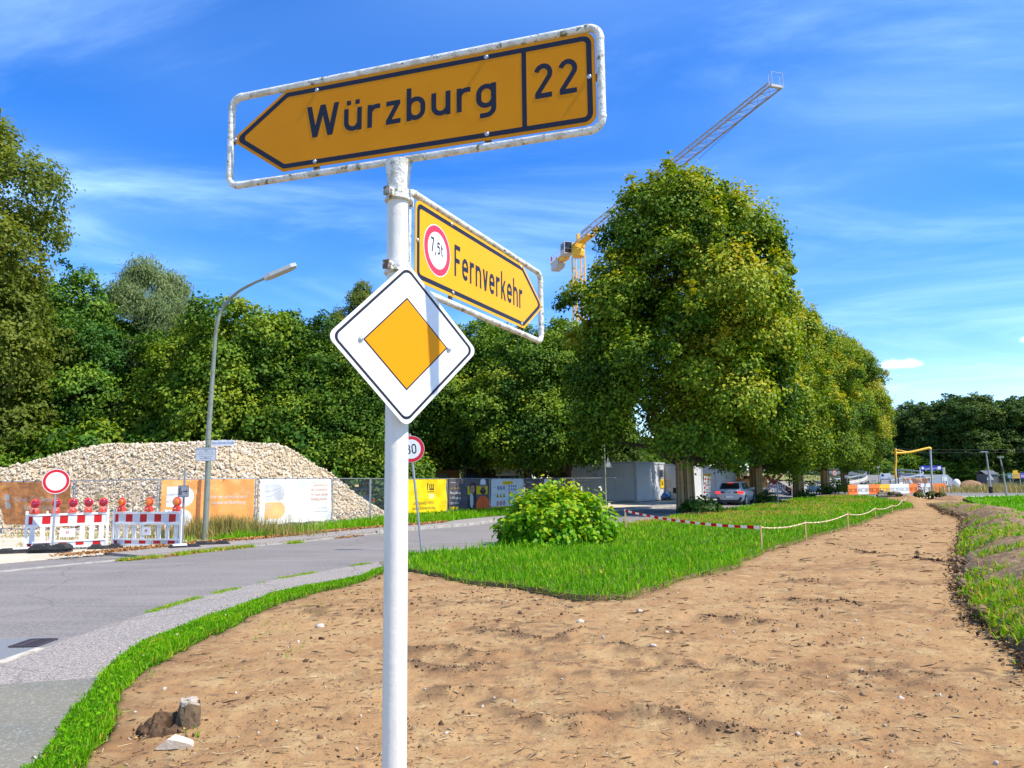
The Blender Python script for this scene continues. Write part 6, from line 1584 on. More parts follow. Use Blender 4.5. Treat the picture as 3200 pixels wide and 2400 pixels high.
for k in range(9):
    b = MB(); b.box((0, 0, .15 + .3 * k), (3.0, 2.4, .29)); b.build('board', M_wood, t)
for x in (-.85, .15):
    b = MB(); b.box((x, -1.22, 1.9), (.75, .04, 1.0)); b.build('shutter', mat('grey_shutter', (.28, .30, .24), .7), t)
b = MB(); b.box((0, 0, 2.78), (3.5, 2.9, .14)); b.build('roof', mat('hut_roof', (.12, .10, .09), .9), t)
b = MB(); b.cyl((1.75, -1.3, 0), (1.75, -1.3, 2.7), .06, 8); b.build('post', M_wsh, t)
q = point_at(1530, 1500, 60)
t = thing('open_shed', (q[0], q[1], 0), .06, 'dark open shed with a pale roof edge behind the dark banner', 'shed')
b = MB(); b.box((0, 0, 2.86), (4.2, 2.6, .14)); b.build('roof', mat('shed_roof', (.40, .38, .34), .8), t)
for x in (-1.9, -.6, 1.9):
    b = MB(); b.box((x, -1.1, 1.4), (.09, .09, 2.8)); b.build('post', M_lpost, t)
b = MB(); b.box((0, 1.1, 1.4), (4.0, .08, 2.8)); b.build('back_wall', mat('shed_wall', (.06, .05, .045), .9), t)
b = MB(); b.box((-1.25, -.9, 1.2), (1.1, .06, 2.2)); b.build('door', mat('blue_door', (.02, .05, .14), .7), t)
q = point_at(1592, 1500, 55)
t = thing('club_sign', (q[0], q[1], 0), .05, 'pale SKI-CLUB board with a small skier above the fence', 'sign')
for x in (-.75, .75): b = MB(); b.cyl((x, .04, 0), (x, .04, 2.75), .03, 8); b.build('post', M_galv, t)
b = MB(); b.plate(rect(-.99, 2.14, .99, 2.67), -.02, .02); bd = b.build('board', mat('club_board', (.50, .48, .46), .6), t)
b = MB(); put_text(b, 'SKI-CLUB', -.90, 2.44, .165, -.022, .95, 'l'); b.build('lettering', P_rsty, bd); b = MB(); put_text(b, 'BAMBERG e.V.', -.90, 2.31, .075, -.022, .95, 'l'); b.build('lettering', P_rsty, bd)
b = MB(); b.disc((.62, 2.60), .045, -.022, 12); b.sheet([(.55, 2.54), (.68, 2.56), (.72, 2.42), (.64, 2.34), (.70, 2.24), (.62, 2.22), (.55, 2.36)], -.0225); b.sheet([(.48, 2.28), (.58, 2.45), (.60, 2.40), (.5, 2.24)], -.023); b.sheet([(.44, 2.2), (.86, 2.24), (.86, 2.22), (.44, 2.18)], -.0235); b.build('skier', M_blk, bd)

# --- tower crane
M_cry = mat('crane_yellow', (.78, .42, .02), .5); M_crg = mat('crane_grey', (.46, .43, .41), .5); M_crw = mat('crane_jib', (.40, .31, .22), .5)
D0 = 130.0; pc = np.array(point_at(1806, 762, D0)); zj = pc[2]
tip = ground_at(2424, 272, zj); dj = Vector((tip[0] - pc[0], tip[1] - pc[1], 0)); LJ = dj.length; hj = math.atan2(dj.y, dj.x)
t = thing('tower_crane', (pc[0], pc[1], 0), hj, 'yellow tower crane with its long jib reaching over the tallest linden', 'crane')
def lattice(b, p0, p1, w_, step, r, rd):
    """square mast from p0 to p1 along z"""
    n = int((p1 - p0) / step)
    for sx in (-1, 1):
        for sy in (-1, 1): b.bar((sx * w_, sy * w_, p0), (sx * w_, sy * w_, p1), r, r)
    for i in range(n):
        z0 = p0 + i * step; z1 = z0 + step
        C4 = [(-w_, -w_), (w_, -w_), (w_, w_), (-w_, w_)]
        for k in range(4):
            (xa, ya), (xb, yb) = C4[k], C4[(k + 1) % 4]
            b.bar((xa, ya, z0), (xb, yb, z0), rd, rd); b.bar((xa, ya, z0) if (i + k) % 2 else (xb, yb, z0), (xb, yb, z1) if (i + k) % 2 else (xa, ya, z1), rd, rd)
b = MB(); lattice(b, 0, zj - 2.4, .85, 1.9, .20, .08); b.build('mast', M_cry, t)
b = MB(); b.tube([(0, 0, zj - 2.4), (0, 0, zj - 1.6), (0, 0, zj - .9)], [1.1, 1.25, 1.1], 12, smooth=False); b.box((0, 0, zj - .5), (2.2, 1.9, .9)); b.box((.2, 0, zj + .8), (.5, .5, 2.0)); b.build('slewing_platform', M_cry, t)
b = MB(); n = 26; hj_, wj = 1.7, .75
for i in range(n):
    x0 = .8 + (LJ - .8) * i / n; x1 = .8 + (LJ - .8) * (i + 1) / n; k0 = 1 - .35 * i / n; k1 = 1 - .35 * (i + 1) / n; xm = (x0 + x1) / 2; km = (k0 + k1) / 2
    for s_ in (-1, 1):
        b.bar((x0, s_ * wj, zj), (x1, s_ * wj, zj), .15, .15)
        b.bar((x0, s_ * wj, zj), (xm, 0, zj + hj_ * km), .045, .045); b.bar((xm, 0, zj + hj_ * km), (x1, s_ * wj, zj), .045, .045)
    b.bar((x0, -wj, zj), (x1, wj, zj), .05, .05); b.bar((x0, -wj, zj), (x0, wj, zj), .05, .05)
    if i: b.bar((xm - (x1 - x0), 0, zj + hj_ * k0), (xm, 0, zj + hj_ * km), .13, .13)
b.build('jib', M_crw, t)
b = MB(); b.box((LJ + .1, 0, zj), (.35, 1.5, .28))
for s_ in (-.7, .7):
    for x in (LJ - .2, LJ + .35): b.bar((x, s_, zj), (x, s_, zj + 1.5), .03, .03)
    b.bar((LJ - .2, s_, zj + 1.5), (LJ + .35, s_, zj + 1.5), .03, .03); b.bar((LJ - .2, s_, zj + .8), (LJ + .35, s_, zj + .8), .025, .025)
b.bar((LJ + .35, -.7, zj + 1.5), (LJ + .35, .7, zj + 1.5), .03, .03); b.build('tip_platform', M_crg, t)
LC = 12.2
b = MB(); b.box((-LC / 2, 0, zj - .35), (LC, 1.5, .35)); b.build('counter_jib', M_cry, t)
b = MB()
for s_ in (-.8, .8):
    for k in range(8): b.bar((-LC + .2 + k * 1.3, s_, zj - .2), (-LC + .2 + k * 1.3, s_, zj + .95), .05, .05)
    for z in (.35, .95): b.bar((-LC + .2, s_, zj + z), (-LC + 9.5, s_, zj + z), .04, .04)
b.build('railing', M_crg, t)
b = MB(); b.plate([(-LC + .6, -1.9), (-LC + 3.4, -1.9), (-LC + 4.1, -1.2), (-LC + 4.1, -.5), (-LC + .6, -.5)], -.8, .8); b.v = [(x, y, z + zj) for x, y, z in b.v]; b.build('ballast', M_crg, t)
b = MB(); b.box((-LC + 5.6, 0, zj - .8), (2.2, 1.3, .5)); b.build('winch_box', M_cry, t)
b = MB(); b.box((-LC + 8.2, 0, zj + .45), (3.0, 1.3, 1.3)); b.build('switch_cabinet', M_crg, t)
b = MB(); b.box((-1.6, -1.65, zj - .6), (2.0, 1.5, 2.2)); cb = b.build('cabin', M_crg, t)
b = MB(); b.box((-.585, -1.65, zj - .15), (.03, 1.2, 1.1)); b.box((-.58, -1.65, zj - 1.15), (.03, 1.2, .7)); b.box((-1.5, -2.41, zj - .3), (1.3, .03, 1.0)); b.build('cabin_window', M_cglass, cb)
b = MB(); b.box((3.8, .0, zj - .3), (4.5, 1.4, .25)); b.box((8.4, 0, zj - .25), (1.6, 1.2, .35)); b.build('trolley_walkway', M_cry, t)
b = MB(); b.box((5.2, -.72, zj + .75), (3.4, .04, .75), Matrix.Rotation(rad(-20), 3, 'X')); pnl = b.build('name_panel', M_crg, t)
b = MB()
for s_ in (-.25, .25): b.cyl((8.4, s_, zj - .4), (8.4, s_, zj - 22), .03, 4)
b.build('hoist_rope', M_ctrim, t)
b = MB(); b.box((8.4, 0, zj - 22.5), (.6, .5, 1.0)); b.build('hook_block', M_cry, t)
p0, p1 = Vector((LJ - 1.5, 0, zj - .3)), Vector((LJ * .45, .0, zj - 2.6)); b = MB(); b.cyl(p0, p1, .03, 4); b.cyl(p1, (9, 0, zj - .3), .03, 4); b.build('trolley_rope', M_ctrim, t)
b = MB()
for x in (-LC + .1,):
    for s_ in (-.5, .5): b.plate(rect(x - .35, zj + .3, x + .35, zj + 1.1), s_ - .02, s_ + .02)
b.build('end_marker', M_tape_r, t)

# ================================================================== RIGHT AND FAR SIDE
M_porng = mat('orange_plastic', (.80, .20, .03), .5); M_pyel = mat('yellow_plastic', (.82, .45, .02), .5); M_pred = mat('red_plastic', (.50, .04, .03), .5)
edges = [2648, 2677, 2712, 2746, 2778, 2809, 2838, 2864, 2905, 2955]; cols = 'owoywwowo'
D1 = 78.0
for k, c in enumerate(cols):
    a = point_at(edges[k], 1500, D1 + k * .75); e = point_at(edges[k + 1], 1500, D1 + (k + 1) * .75); ln = math.hypot(e[0] - a[0], e[1] - a[1]) - .03
    t = thing('plastic_barrier', (a[0], a[1], .0), math.atan2(e[1] - a[1], e[0] - a[0]), {'o': 'orange', 'w': 'white', 'y': 'yellow'}[c] + ' plastic barrier ' + ('at the left end of the row, beside the linden trunk', 'second in the far row', 'left of the yellow one', 'the only yellow one of the row', 'right of the yellow one', 'fifth from the right end, pale banner behind', 'in front of the pale orange banner', 'with a striped marker at its joint', 'at the right end of the far row')[k], 'barrier', 'plastic barriers closing the far junction')
    m = {'o': M_porng, 'w': M_plw, 'y': M_pyel}[c]
    b = MB(); b.box((ln / 2, 0, .82), (ln, .10, .40)); b.box((ln / 2, 0, .12), (ln, .14, .24)); b.build('body', m, t)
    b = MB(); nf = 8
    for q in range(nf + 1): b.box((ln * q / nf * .97 + ln * .015, 0, .43), (ln * .05, .07, .40))
    b.build('fins', m, t)
    b = MB(); b.box((ln / 2, -.04, .43), (ln * .24, .03, .22)); b.build('plate', m, t)
q = point_at(2872, 1500, 83.2); t = thing('marker_board', (q[0], q[1], 0), 0, 'dark red striped marker standing at a barrier joint', 'marker')
b = MB(); b.box((0, 0, .75), (.26, .04, .85)); b.build('board', M_refl_r, t); b = MB()
for z in (.5, .8, 1.05): b.box((0, -.024, z), (.26, .006, .10), Matrix.Rotation(.5, 3, 'Y'))
b.build('stripes', M_wsh, t); b = MB(); b.box((0, 0, .16), (.5, .4, .3)); b.build('foot', M_rub, t)
# cable bridge wrapped in yellow ducts
pl, pr_ = point_at(2798, 1400, 84), point_at(2907, 1401, 84)
bl = point_at(2800, 1540, 84); br = point_at(2914, 1541, 83)
t = thing('cable_bridge', (0, 0, 0), 0, 'yellow cable duct carried over the track between two poles', 'cable bridge')
for (top, base) in ((pl, bl), (pr_, br)):
    b = MB(); b.cyl((base[0], base[1], 0), tuple(top), .11, 8); b.build('pole', M_galv, t)
b = MB(); pts = smooth_line([tuple(point_at(2786, 1415, 84)), tuple(point_at(2815, 1416, 84)), tuple(point_at(2850, 1412, 84)), tuple(point_at(2885, 1404, 84)), tuple(point_at(2905, 1400, 84)), tuple(point_at(2908, 1405, 83.9))], 5); b.tube(pts, .13, 8)
pts = smooth_line([tuple(point_at(2798, 1402, 83.8)), tuple(point_at(2800, 1440, 83.8)), tuple(point_at(2797, 1470, 83.8)), tuple(point_at(2800, 1495, 83.8))], 5); b.tube(pts, .11, 6)
pts = smooth_line([tuple(point_at(2798, 1404, 84.2)), tuple(point_at(2815, 1408, 84.2)), tuple(point_at(2845, 1413, 84.2)), tuple(point_at(2870, 1410, 84.2))], 5); b.tube(pts, .05, 5)
b.tube([tuple(point_at(2910, 1470, 83.5)), tuple(point_at(2912, 1485, 83.4)), tuple(point_at(2914, 1495, 83.3)), tuple(point_at(2910, 1492, 83.2))], .08, 6); b.build('duct', mat('yellow_duct', (.82, .46, .01), .5), t)
# blue banner frame, poster board, round signs
q0, q1 = point_at(2877, 1470, 95), point_at(2944, 1470, 95)
t = thing('hanging_banner', (q0[0], q0[1], 0), 0, 'blue banner strung between two white posts before the far wood', 'banner'); w_ = q1[0] - q0[0]; zt = point_at(2900, 1455, 95)[2]; zb = point_at(2900, 1470, 95)[2]
for x in (-.08, w_ + .12, w_ + .3): b = MB(); b.cyl((x, 0, 0), (x, 0, zb + .35), .05, 8); b.build('post', M_wsh, t)
b = MB(); b.box((w_ / 2, 0, (zt + zb) / 2), (w_, .03, zt - zb)); cl = b.build('cloth', mat('blue_cloth', (.01, .03, .32), .6), t)
b = MB(); put_text(b, 'GASTSTÄTTE', w_ / 2, zb + .1, .22, -.018, .95); b.build('lettering', M_wsh, cl); b = MB(); b.disc((.28, (zt + zb) / 2), .17, -.018, 14); b.build('emblem', M_wsh, cl); b = MB(); b.disc((w_ - .34, (zt + zb) / 2), .2, -.018, 14, 1.2); b.build('emblem', M_wsh, cl)
q = point_at(2768, 1500, 92); t = thing('billboard', (q[0], q[1], 0), 0, 'white and blue poster board on dark posts beside the round sign', 'board')
z0, z1 = point_at(2768, 1499, 92)[2], point_at(2768, 1479, 92)[2]
for x in (-.6, .6): b = MB(); b.cyl((x, .05, 0), (x, .05, z1), .04, 6); b.build('post', M_ctrim, t)
b = MB(); b.box((0, 0, (z0 + z1) / 2), (1.26, .05, z1 - z0)); bd = b.build('board', mat('poster_white', (.55, .60, .66), .5), t); b = MB(); b.disc((-.35, z1 - .25), .18, -.028, 16); b.sheet(rect(-.6, z0 + .02, .6, z0 + .12), -.028); b.sheet(rect(.25, z0 + .2, .5, z0 + .26), -.028); b.build('picture', mat('poster_blue', (.02, .05, .2), .5), bd)
def simple_sign(px, py, D, r, lab, text=None, plain=False, lean=0, rz=0):
    q = point_at(px, 1500, D); z = point_at(px, py, D)[2]
    t = thing('road_sign', (q[0], q[1], 0), rz, lab, 'road sign')
    b = MB(); b.cyl((0, 0, -.3), (0, 0, z + r * .9), .045, 8); b.build('pole', M_galv, t)
    if plain:
        b = MB(); b.plate([(r * math.cos(2 * math.pi * i / 24), z + r * math.sin(2 * math.pi * i / 24)) for i in range(24)], -.07, -.05); b.build('disc', mat('sign_back', (.5, .5, .48), .6), t)
    else: round_sign(t, z, r, text, -.07, r * .75, .016)
    return t
simple_sign(2747, 1458, 96, .22, 'plain pale round sign on a thin pole before the far wood', plain=True)
simple_sign(2609, 1478, 88, .33, 'round 30 speed sign just left of the farthest linden trunk', '30')
simple_sign(2822, 1493, 90, .14, 'small round mirror like sign behind the yellow barrier', plain=True)
q = point_at(2651, 1500, 85); t = thing('turned_sign', (q[0], q[1], 0), .1, 'small square sign turned away on a leaning pole right of the farthest linden', 'road sign'); t.rotation_euler = (0, rad(-5), .1)
z = point_at(2651, 1489, 85)[2]; b = MB(); b.cyl((0, 0, -.2), (0, 0, z), .04, 6); b.build('pole', M_galv, t); b = MB(); b.box((0, -.06, z), (.55, .03, .36)); b.build('plate', mat('sign_back', (.5, .5, .48), .6), t)
for px, y0, y1, lab in ((2432, 1575, 1505, 'thin bare grey pole on the lawn edge between the second and middle linden'), (2719, 1522, 1474, 'thin grey pole with a dark lamp beside the ramp')):
    g = ground_at(px, y0); z = point_at(px, y1, g[1])[2]; t = thing('thin_pole', (g[0], g[1], 0), 0, lab, 'pole'); b = MB(); b.cyl((0, 0, -.1), (0, 0, z), .05, 8); b.build('shaft', M_galv, t); b = MB(); b.ball((0, 0, z), .06, 8, 4); b.build('cap', M_ctrim, t)
q = point_at(2807, 1500, 91); t = thing('traffic_light', (q[0], q[1], 0), 0, 'dark unlit traffic light beside the wrapped pole of the cable bridge', 'traffic light'); z = point_at(2807, 1478, 91)[2]
b = MB(); b.cyl((0, 0, 0), (0, 0, z), .06, 6); b.build('pole', M_ctrim, t); b = MB(); b.cbox((0, -.12, z), (.36, .2, 1.05), .08); hd = b.build('housing', M_ctrim, t)
for dz in (-.33, 0, .33): b = MB(); b.cyl((0, -.22, z + dz), (0, -.24, z + dz), .12, 12); b.build('lamp', mat('dull_lens', (.10, .14, .22), .2), hd)
a, c = point_at(2824, 1500, 88), point_at(2904, 1500, 87.2)
t = thing('mesh_fence', (a[0], a[1], 0), math.atan2(c[1] - a[1], c[0] - a[0]), 'low mesh fence carrying the pale orange banner behind the far barriers', 'fence')
ln = math.hypot(c[0] - a[0], c[1] - a[1])
for x in (0, ln / 2, ln): b = MB(); b.cyl((x, .02, 0), (x, .02, 1.65), .03, 6); b.build('post', M_ftube, t)
b = MB(); b.cyl((0, .02, 1.62), (ln, .02, 1.62), .025, 6); b.cyl((0, .02, .3), (ln, .02, .3), .025, 6); b.build('rails', M_ftube, t)
def paint_far(u, v, a_):
    cc = np.tile(np.array([.80, .42, .24]), (len(u), 1)); cc = mixc(cc, np.clip((folds(u, v, 90) - .45) * 4, 0, .6), (.7, .33, .17)); cc = mixc(cc, box_(u, v, .08, .35, .30, .8), (.62, .60, .57)); return mixc(cc, box_(u, v, .55, .0, 1, .16), (.75, .72, .68))
banner(tuple(a[:2]), tuple(c[:2]), .55, 1.6, paint_far, [], 'pale orange banner on the low fence behind the far barriers', seed=3.3, amp=.03, nx=40, nz=16)
# caravan, earth mounds, poles and boards at the far right
q = point_at(2895, 1500, 101); t = thing('caravan', (q[0], q[1], .2), .05, 'pale grey caravan with posters, behind the orange barrier at the right end', 'caravan')
b = MB(); prof = [(-.3, .3), (3.5, .3), (3.6, 1.2), (2.9, 1.85), (.2, 1.85), (-.3, 1.7)]; b.plate(prof, 0, 2.1); b.build('body', mat('caravan_shell', (.34, .38, .42), .4), t)
b = MB(); b.box((.25, -.02, 1.25), (.6, .04, .5)); b.build('window_frame', M_wsh, t); b = MB(); b.box((.25, -.045, 1.25), (.48, .02, .4)); b.build('pane', M_cglass, t)
b = MB(); b.box((2.5, -.02, 1.0), (.7, .04, 1.1)); ps = b.build('poster', M_wsh, t); b = MB(); b.box((2.5, -.045, .8), (.5, .02, .4)); b.build('poster_print', MATS['poster_blue'], ps)
for x in (.6, 2.6): b = MB(); b.cyl((x, .05, .2), (x, .25, .2), .3, 12); b.build('wheel', M_tyre, t)
b = MB(); b.ball((4.2, .4, .75), .6, 12, 8, (.8, .8, 1)); b.cyl((4.2, .4, 0), (4.2, .4, .3), .4, 10); tk = tag(b.build('water_tank', M_wsh), 'white rounded tank beside the pale grey caravan', 'tank'); tk.location = (q[0], q[1], .1)
def mound(name, px, D, rx, ry, h, m, lab, z0=0, seed=0):
    q = point_at(px, 1500, D); t = thing(name, (q[0], q[1], z0), 0, lab, 'earth mound')
    n = 34; g = np.linspace(-1, 1, n); Xm, Ym = np.meshgrid(g, g, indexing='ij'); r_ = np.hypot(Xm, Ym)
    Zm = h * np.clip(1 - r_, 0, 1) ** 1.05 * (.75 + .5 * fbm(Xm * 2.2 + seed, Ym * 2.2, 4, 95)) + (fbm(Xm * 9, Ym * 9 + seed, 3, 96) - .5) * .10 * h * (r_ < .95) - .06 * (r_ > .95)
    i_ = np.arange(n * n).reshape(n, n); f = np.stack([i_[:-1, :-1], i_[1:, :-1], i_[1:, 1:], i_[:-1, 1:]], -1).reshape(-1, 4)
    obj('soil', fast_mesh('soil', np.stack([Xm * rx, Ym * ry, Zm], -1).reshape(-1, 3), f, m, smooth=True), t); return t
M_mound = mat('mound_earth', (.33, .19, .10), .95, spec=.1, var=[(1.5, (.25, .14, .075), .45, .6), (8., (.42, .28, .17), .5, .7)], bump=[(10, .8, 5)])
mound('earth_mound', 3033, 104, 2.6, 2.6, 1.5, M_mound, 'pointed brown earth mound beyond the far road', seed=1)
mound('earth_mound', 3066, 102, 1.2, 1.2, .42, M_sand, 'small pale sand mound in front of the pointed brown one', seed=4)
mound('earth_mound', 2832, 54, 1.5, 2.4, .46, M_soil, 'low sandy mound at the far tip of the lawn', seed=2)
mound('earth_mound', 2972, 57, 1.2, 3.0, .38, M_mound, 'low dark earth mound at the far end of the bank', seed=7)
t = None
g = ground_at(3098, 1545); zt = point_at(3089, 1415, g[1])[2]
t = thing('street_lamp', (g[0], g[1], .1), 0, 'far grey street lamp with a black base wrap, triangle sign behind it', 'street lamp'); b = MB(); b.tube([(0, 0, 0), (-.1, 0, zt * .8), (-.14, 0, zt)], [.09, .07, .05], 8); b.build('pole', M_galv, t); b = MB(); b.box((-.34, 0, zt), (.7, .2, .08)); b.build('lamp_head', M_galv, t); b = MB(); b.cyl((0, 0, .02), (0, 0, .62), .19, 10); b.build('base_wrap', M_rub, t)
q = point_at(3094, 1500, 86); z = point_at(3094, 1499, 86)[2]; t = thing('warning_sign', (q[0], q[1], .0), 0, 'grey triangular sign seen from the back behind the far street lamp', 'road sign'); b = MB(); b.cyl((0, 0, 0), (0, 0, z), .04, 6); b.build('pole', M_galv, t); b = MB(); b.plate([(-.42, z), (.42, z), (0, z + .66)], -.07, -.05); b.build('plate', mat('sign_back', (.5, .5, .48), .6), t)
g = ground_at(3146, 1552); zt = point_at(3138, 1432, g[1])[2]
t = thing('street_lamp', (g[0], g[1], .1), 0, 'far thin street lamp with a small dark box, near the right edge', 'street lamp'); b = MB(); b.tube([(0, 0, 0), (-.1, 0, zt * .6), (-.24, 0, zt)], [.085, .06, .045], 8); b.build('pole', M_galv, t); b = MB(); b.box((-.2, -.1, 2.2), (.14, .14, .5)); b.build('control_box', M_ctrim, t); b = MB(); b.box((-.2, 0, zt), (.5, .18, .07)); b.build('lamp_head', M_galv, t)
q = point_at(3150, 1500, 95); zb, zt = point_at(3160, 1495, 95)[2], point_at(3160, 1478, 95)[2]; t = thing('sponsor_boards', (q[0], q[1], 0), -.02, 'row of green, yellow and violet boards on posts at the right edge', 'sign')
for x in (.3, 1.55, 2.6): b = MB(); b.cyl((x, .06, 0), (x, .06, zt), .045, 6); b.build('post', M_galv, t)
for nm, x0, x1, z1, c in (('green_board', -.05, .52, zt, (.005, .14, .14)), ('yellow_board', .54, 1.5, zt, (.8, .47, .02)), ('violet_board', 1.52, 2.6, zt, (.12, .06, .42))):
    b = MB(); b.box(((x0 + x1) / 2, 0, (zb + z1) / 2), (x1 - x0, .05, z1 - zb)); bd = b.build(nm, mat(nm, c, .5), t)
    b = MB()
    for k in range(3): b.sheet(rect(x0 + .1, zb + .15 + .16 * k, x1 - .1, zb + .2 + .16 * k), -.028)
    b.build('print', M_wsh if nm != 'yellow_board' else P_ink, bd)
b = MB(); b.box((.98, -.01, zt + .16), (.56, .05, .34)); b.build('top_board', mat('yellow_board', (0, 0, 0)), t)
a_, c_ = point_at(3118, 1500, 84), point_at(3215, 1500, 82); m_ = (a_ + c_) / 2
for (p_, r_), lab in zip(((a_, m_), (m_, c_)), ('far mesh fence panel left of the sponsor boards', 'far mesh fence panel below the sponsor boards at the right edge')): fence_panel(tuple(p_[:2]), tuple(r_[:2]), lab, .1)
q = point_at(3085, 1500, 135); t = thing('garden_shed', (q[0], q[1], 0), .3, 'small grey shed in the dark below the far wood', 'shed'); b = MB(); b.box((0, 0, 1.1), (2.4, 2, 2.2)); b.build('wall', mat('shed_grey', (.07, .075, .085), .8), t); b = MB(); b.add([(-1.5, -1.2, 2.1), (1.5, -1.2, 2.1), (1.5, 0, 2.8), (-1.5, 0, 2.8), (-1.5, 1.2, 2.1), (1.5, 1.2, 2.1)], [(0, 1, 2, 3), (3, 2, 5, 4)]); b.build('roof', mat('shed_roof_grey', (.10, .11, .12), .9), t)
# overhead wires
for k, (y0, y1) in enumerate(((1394, 1398), (1403, 1407))):
    b = MB(); a_, c_ = Vector(point_at(2600, y0, 122)), Vector(point_at(3350, y1, 118)); b.tube([a_.lerp(c_, i / 12) - Vector((0, 0, .5 * 4 * (i / 12) * (1 - i / 12))) for i in range(13)], .02, 4)
    tag(b.build('overhead_wire', M_ctrim), ('upper', 'lower')[k] + ' thin dark wire strung across in front of the far wood', 'wire')
# uprooted stumps and timber at the end of the strip
M_moss = mat('mossy_root', (.05, .05, .018), .95, spec=.1, var=[(6., (.10, .11, .02), .48, .62), (14., (.035, .025, .016), .5, .65)], bump=[(10, 1, 5)]); M_cut = mat('fresh_cut_wood', (.62, .48, .28), .8)
def root_stump(px, D, s, lab, seed):
    R = np.random.default_rng(seed); q = point_at(px, 1500, D); t = thing('uprooted_stump', (q[0], q[1], .05), R.uniform(0, 6), lab, 'tree stump', 'uprooted stumps at the end of the strip'); t.scale = (s, s, s)
    t.rotation_euler = (0, 0, 0)
    v = unit(np.array([tuple(p_) for p_ in MB().ball((0, 0, 0), 1, 16, 10).v])); nz = fbm(v[:, 0] * 2 + seed, v[:, 2] * 2 + v[:, 1], 3, seed)
    b = MB(); b.ball((0, 0, .48), .55, 16, 10, (1.15, .9, .85)); b.v = [tuple(np.array([0, 0, .48]) + (np.array(p_) - np.array([0, 0, .48])) * (.65 + .8 * n_)) for p_, n_ in zip(b.v, nz)]; b.build('root_plate', M_moss, t)
    for k in range(6):
        a = -1.57 + (k - 2.5) * .45 + R.normal(0, .1); e = np.array([.95 * math.cos(a), .95 * math.sin(a), .12 + .1 * R.random()]); s_ = np.array([.3 * math.cos(a), .3 * math.sin(a), .55])
        b = MB(); b.tube([s_, (s_ + e) / 2 + np.array([0, 0, .08]), e], [.13, .10, .075], 8); rt = b.build('root', M_moss, t)
        b = MB(); b.cyl(e, e + (e - s_) * .22, .10, 8); b.build('cut_face', M_cut, rt)
root_stump(2866, 58.5, .56, 'uprooted mossy stump, left one of the pair by the barriers', 3)
root_stump(2908, 58.5, .66, 'uprooted mossy stump, right one of the pair with pale cut roots', 8)
root_stump(2937, 58, .56, 'uprooted mossy stump touching the right one of the pair', 12)
for k, (px, D, ln, rz) in enumerate(((2770, 66, 2.2, .3), (2782, 66.3, 1.8, -.2), (2776, 66.1, 2.0, .1), (2792, 66.2, 1.5, .5))):
    q = point_at(px, 1500, D); b = MB(); b.tube([(-ln / 2, 0, 0), (0, .04, .02), (ln / 2, 0, 0)], [.14, .15, .12], 8, smooth=True); o = b.build('log', M_moss if k % 2 else M_bark2); o.location = (q[0], q[1], .16 + .18 * (k > 1)); o.rotation_euler = (0, 0, rz)
    tag(o, ('dark log lying lowest in the small pile by the yellow barrier', 'mossy short log at the right of the small pile', 'pale log on top of the small pile', 'mossy short log leaning out of the small pile')[k], 'log', 'logs piled by the far barriers')
# roadworks behind the lindens: red and white boards, red beams
for k, px in enumerate((2392, 2418)):
    c = copy_tree(b1 if k else b2); q = point_at(px, 1500, 82 + k); c.location = (q[0], q[1], .02); c.rotation_euler = (0, 0, -.25 + .2 * k); c.scale = (.62, 1, 1.15)
    c['label'] = ('red and white barrier board under the red beams behind the lindens', 'second red and white barrier board behind the lindens')[k]; c['group'] = 'barrier boards at the far roadworks'
c = copy_tree(b2); q = point_at(2222, 1500, 66.6); c.location = (q[0] - .3, q[1] - .5, .1); c.rotation_euler = (0, rad(-82), rad(20)); c.scale = (.85, 1, .8); c['label'] = 'red and white barrier board stood on end against the container with the doorway'; c['group'] = 'barrier boards at the far roadworks'
M_beam = mat('red_steel', (.48, .09, .045), .6)
for k, (px, D, l, tl) in enumerate(((2400, 84, 3.6, -.95), (2412, 84.5, 3.4, -.75), (2424, 85, 3.2, .7), (2436, 85, 3.6, .6), (2446, 84, 3.0, .5))):
    q = point_at(px, 1500, D); b = MB(); b.box((0, 0, 0), (l, .2, .22)); o = b.build('steel_beam', M_beam); o.location = (q[0], q[1], 1.0); o.rotation_euler = (0, tl, .2)
    tag(o, ('leftmost red steel beam leaning behind the barrier boards', 'second leaning red beam, crossing the leftmost', 'middle red beam of the leaning pile', 'fourth red beam, sloping down to the right', 'lowest red beam at the right of the leaning pile')[k], 'beam', 'red beams at the far roadworks')
# storm drain
g = gl([(105, 2012)])[0]
t = thing('storm_drain', (g[0], g[1], .006), rad(92), 'dark iron storm drain with slots beside the pale kerb', 'drain'); t.scale = (.62, .62, 1)
M_iron = mat('cast_iron', (.07, .055, .06), .6, .3, bump=[(40, .3, 3)])
b = MB(); L_, w_ = .62, .44
for y in (-w_ / 2, w_ / 2): b.box((0, y, .0), (L_, .05, .024))
for x in (-L_ / 2, L_ / 2): b.box((x, 0, .0), (.05, w_ - .052, .024))
b.box((0, w_ * .2, 0), (L_ - .052, w_ * .3, .022)); b.build('frame', M_iron, t)
for k in range(8):
    b = MB(); b.box((-L_ / 2 + .06 + k * .0715, -.08, .0), (.036, .24, .022)); b.build('bar', M_iron, t)
b = MB(); b.box((0, 0, -.008), (L_ - .05, w_ - .05, .01)); b.build('shaft', M_dark, t)

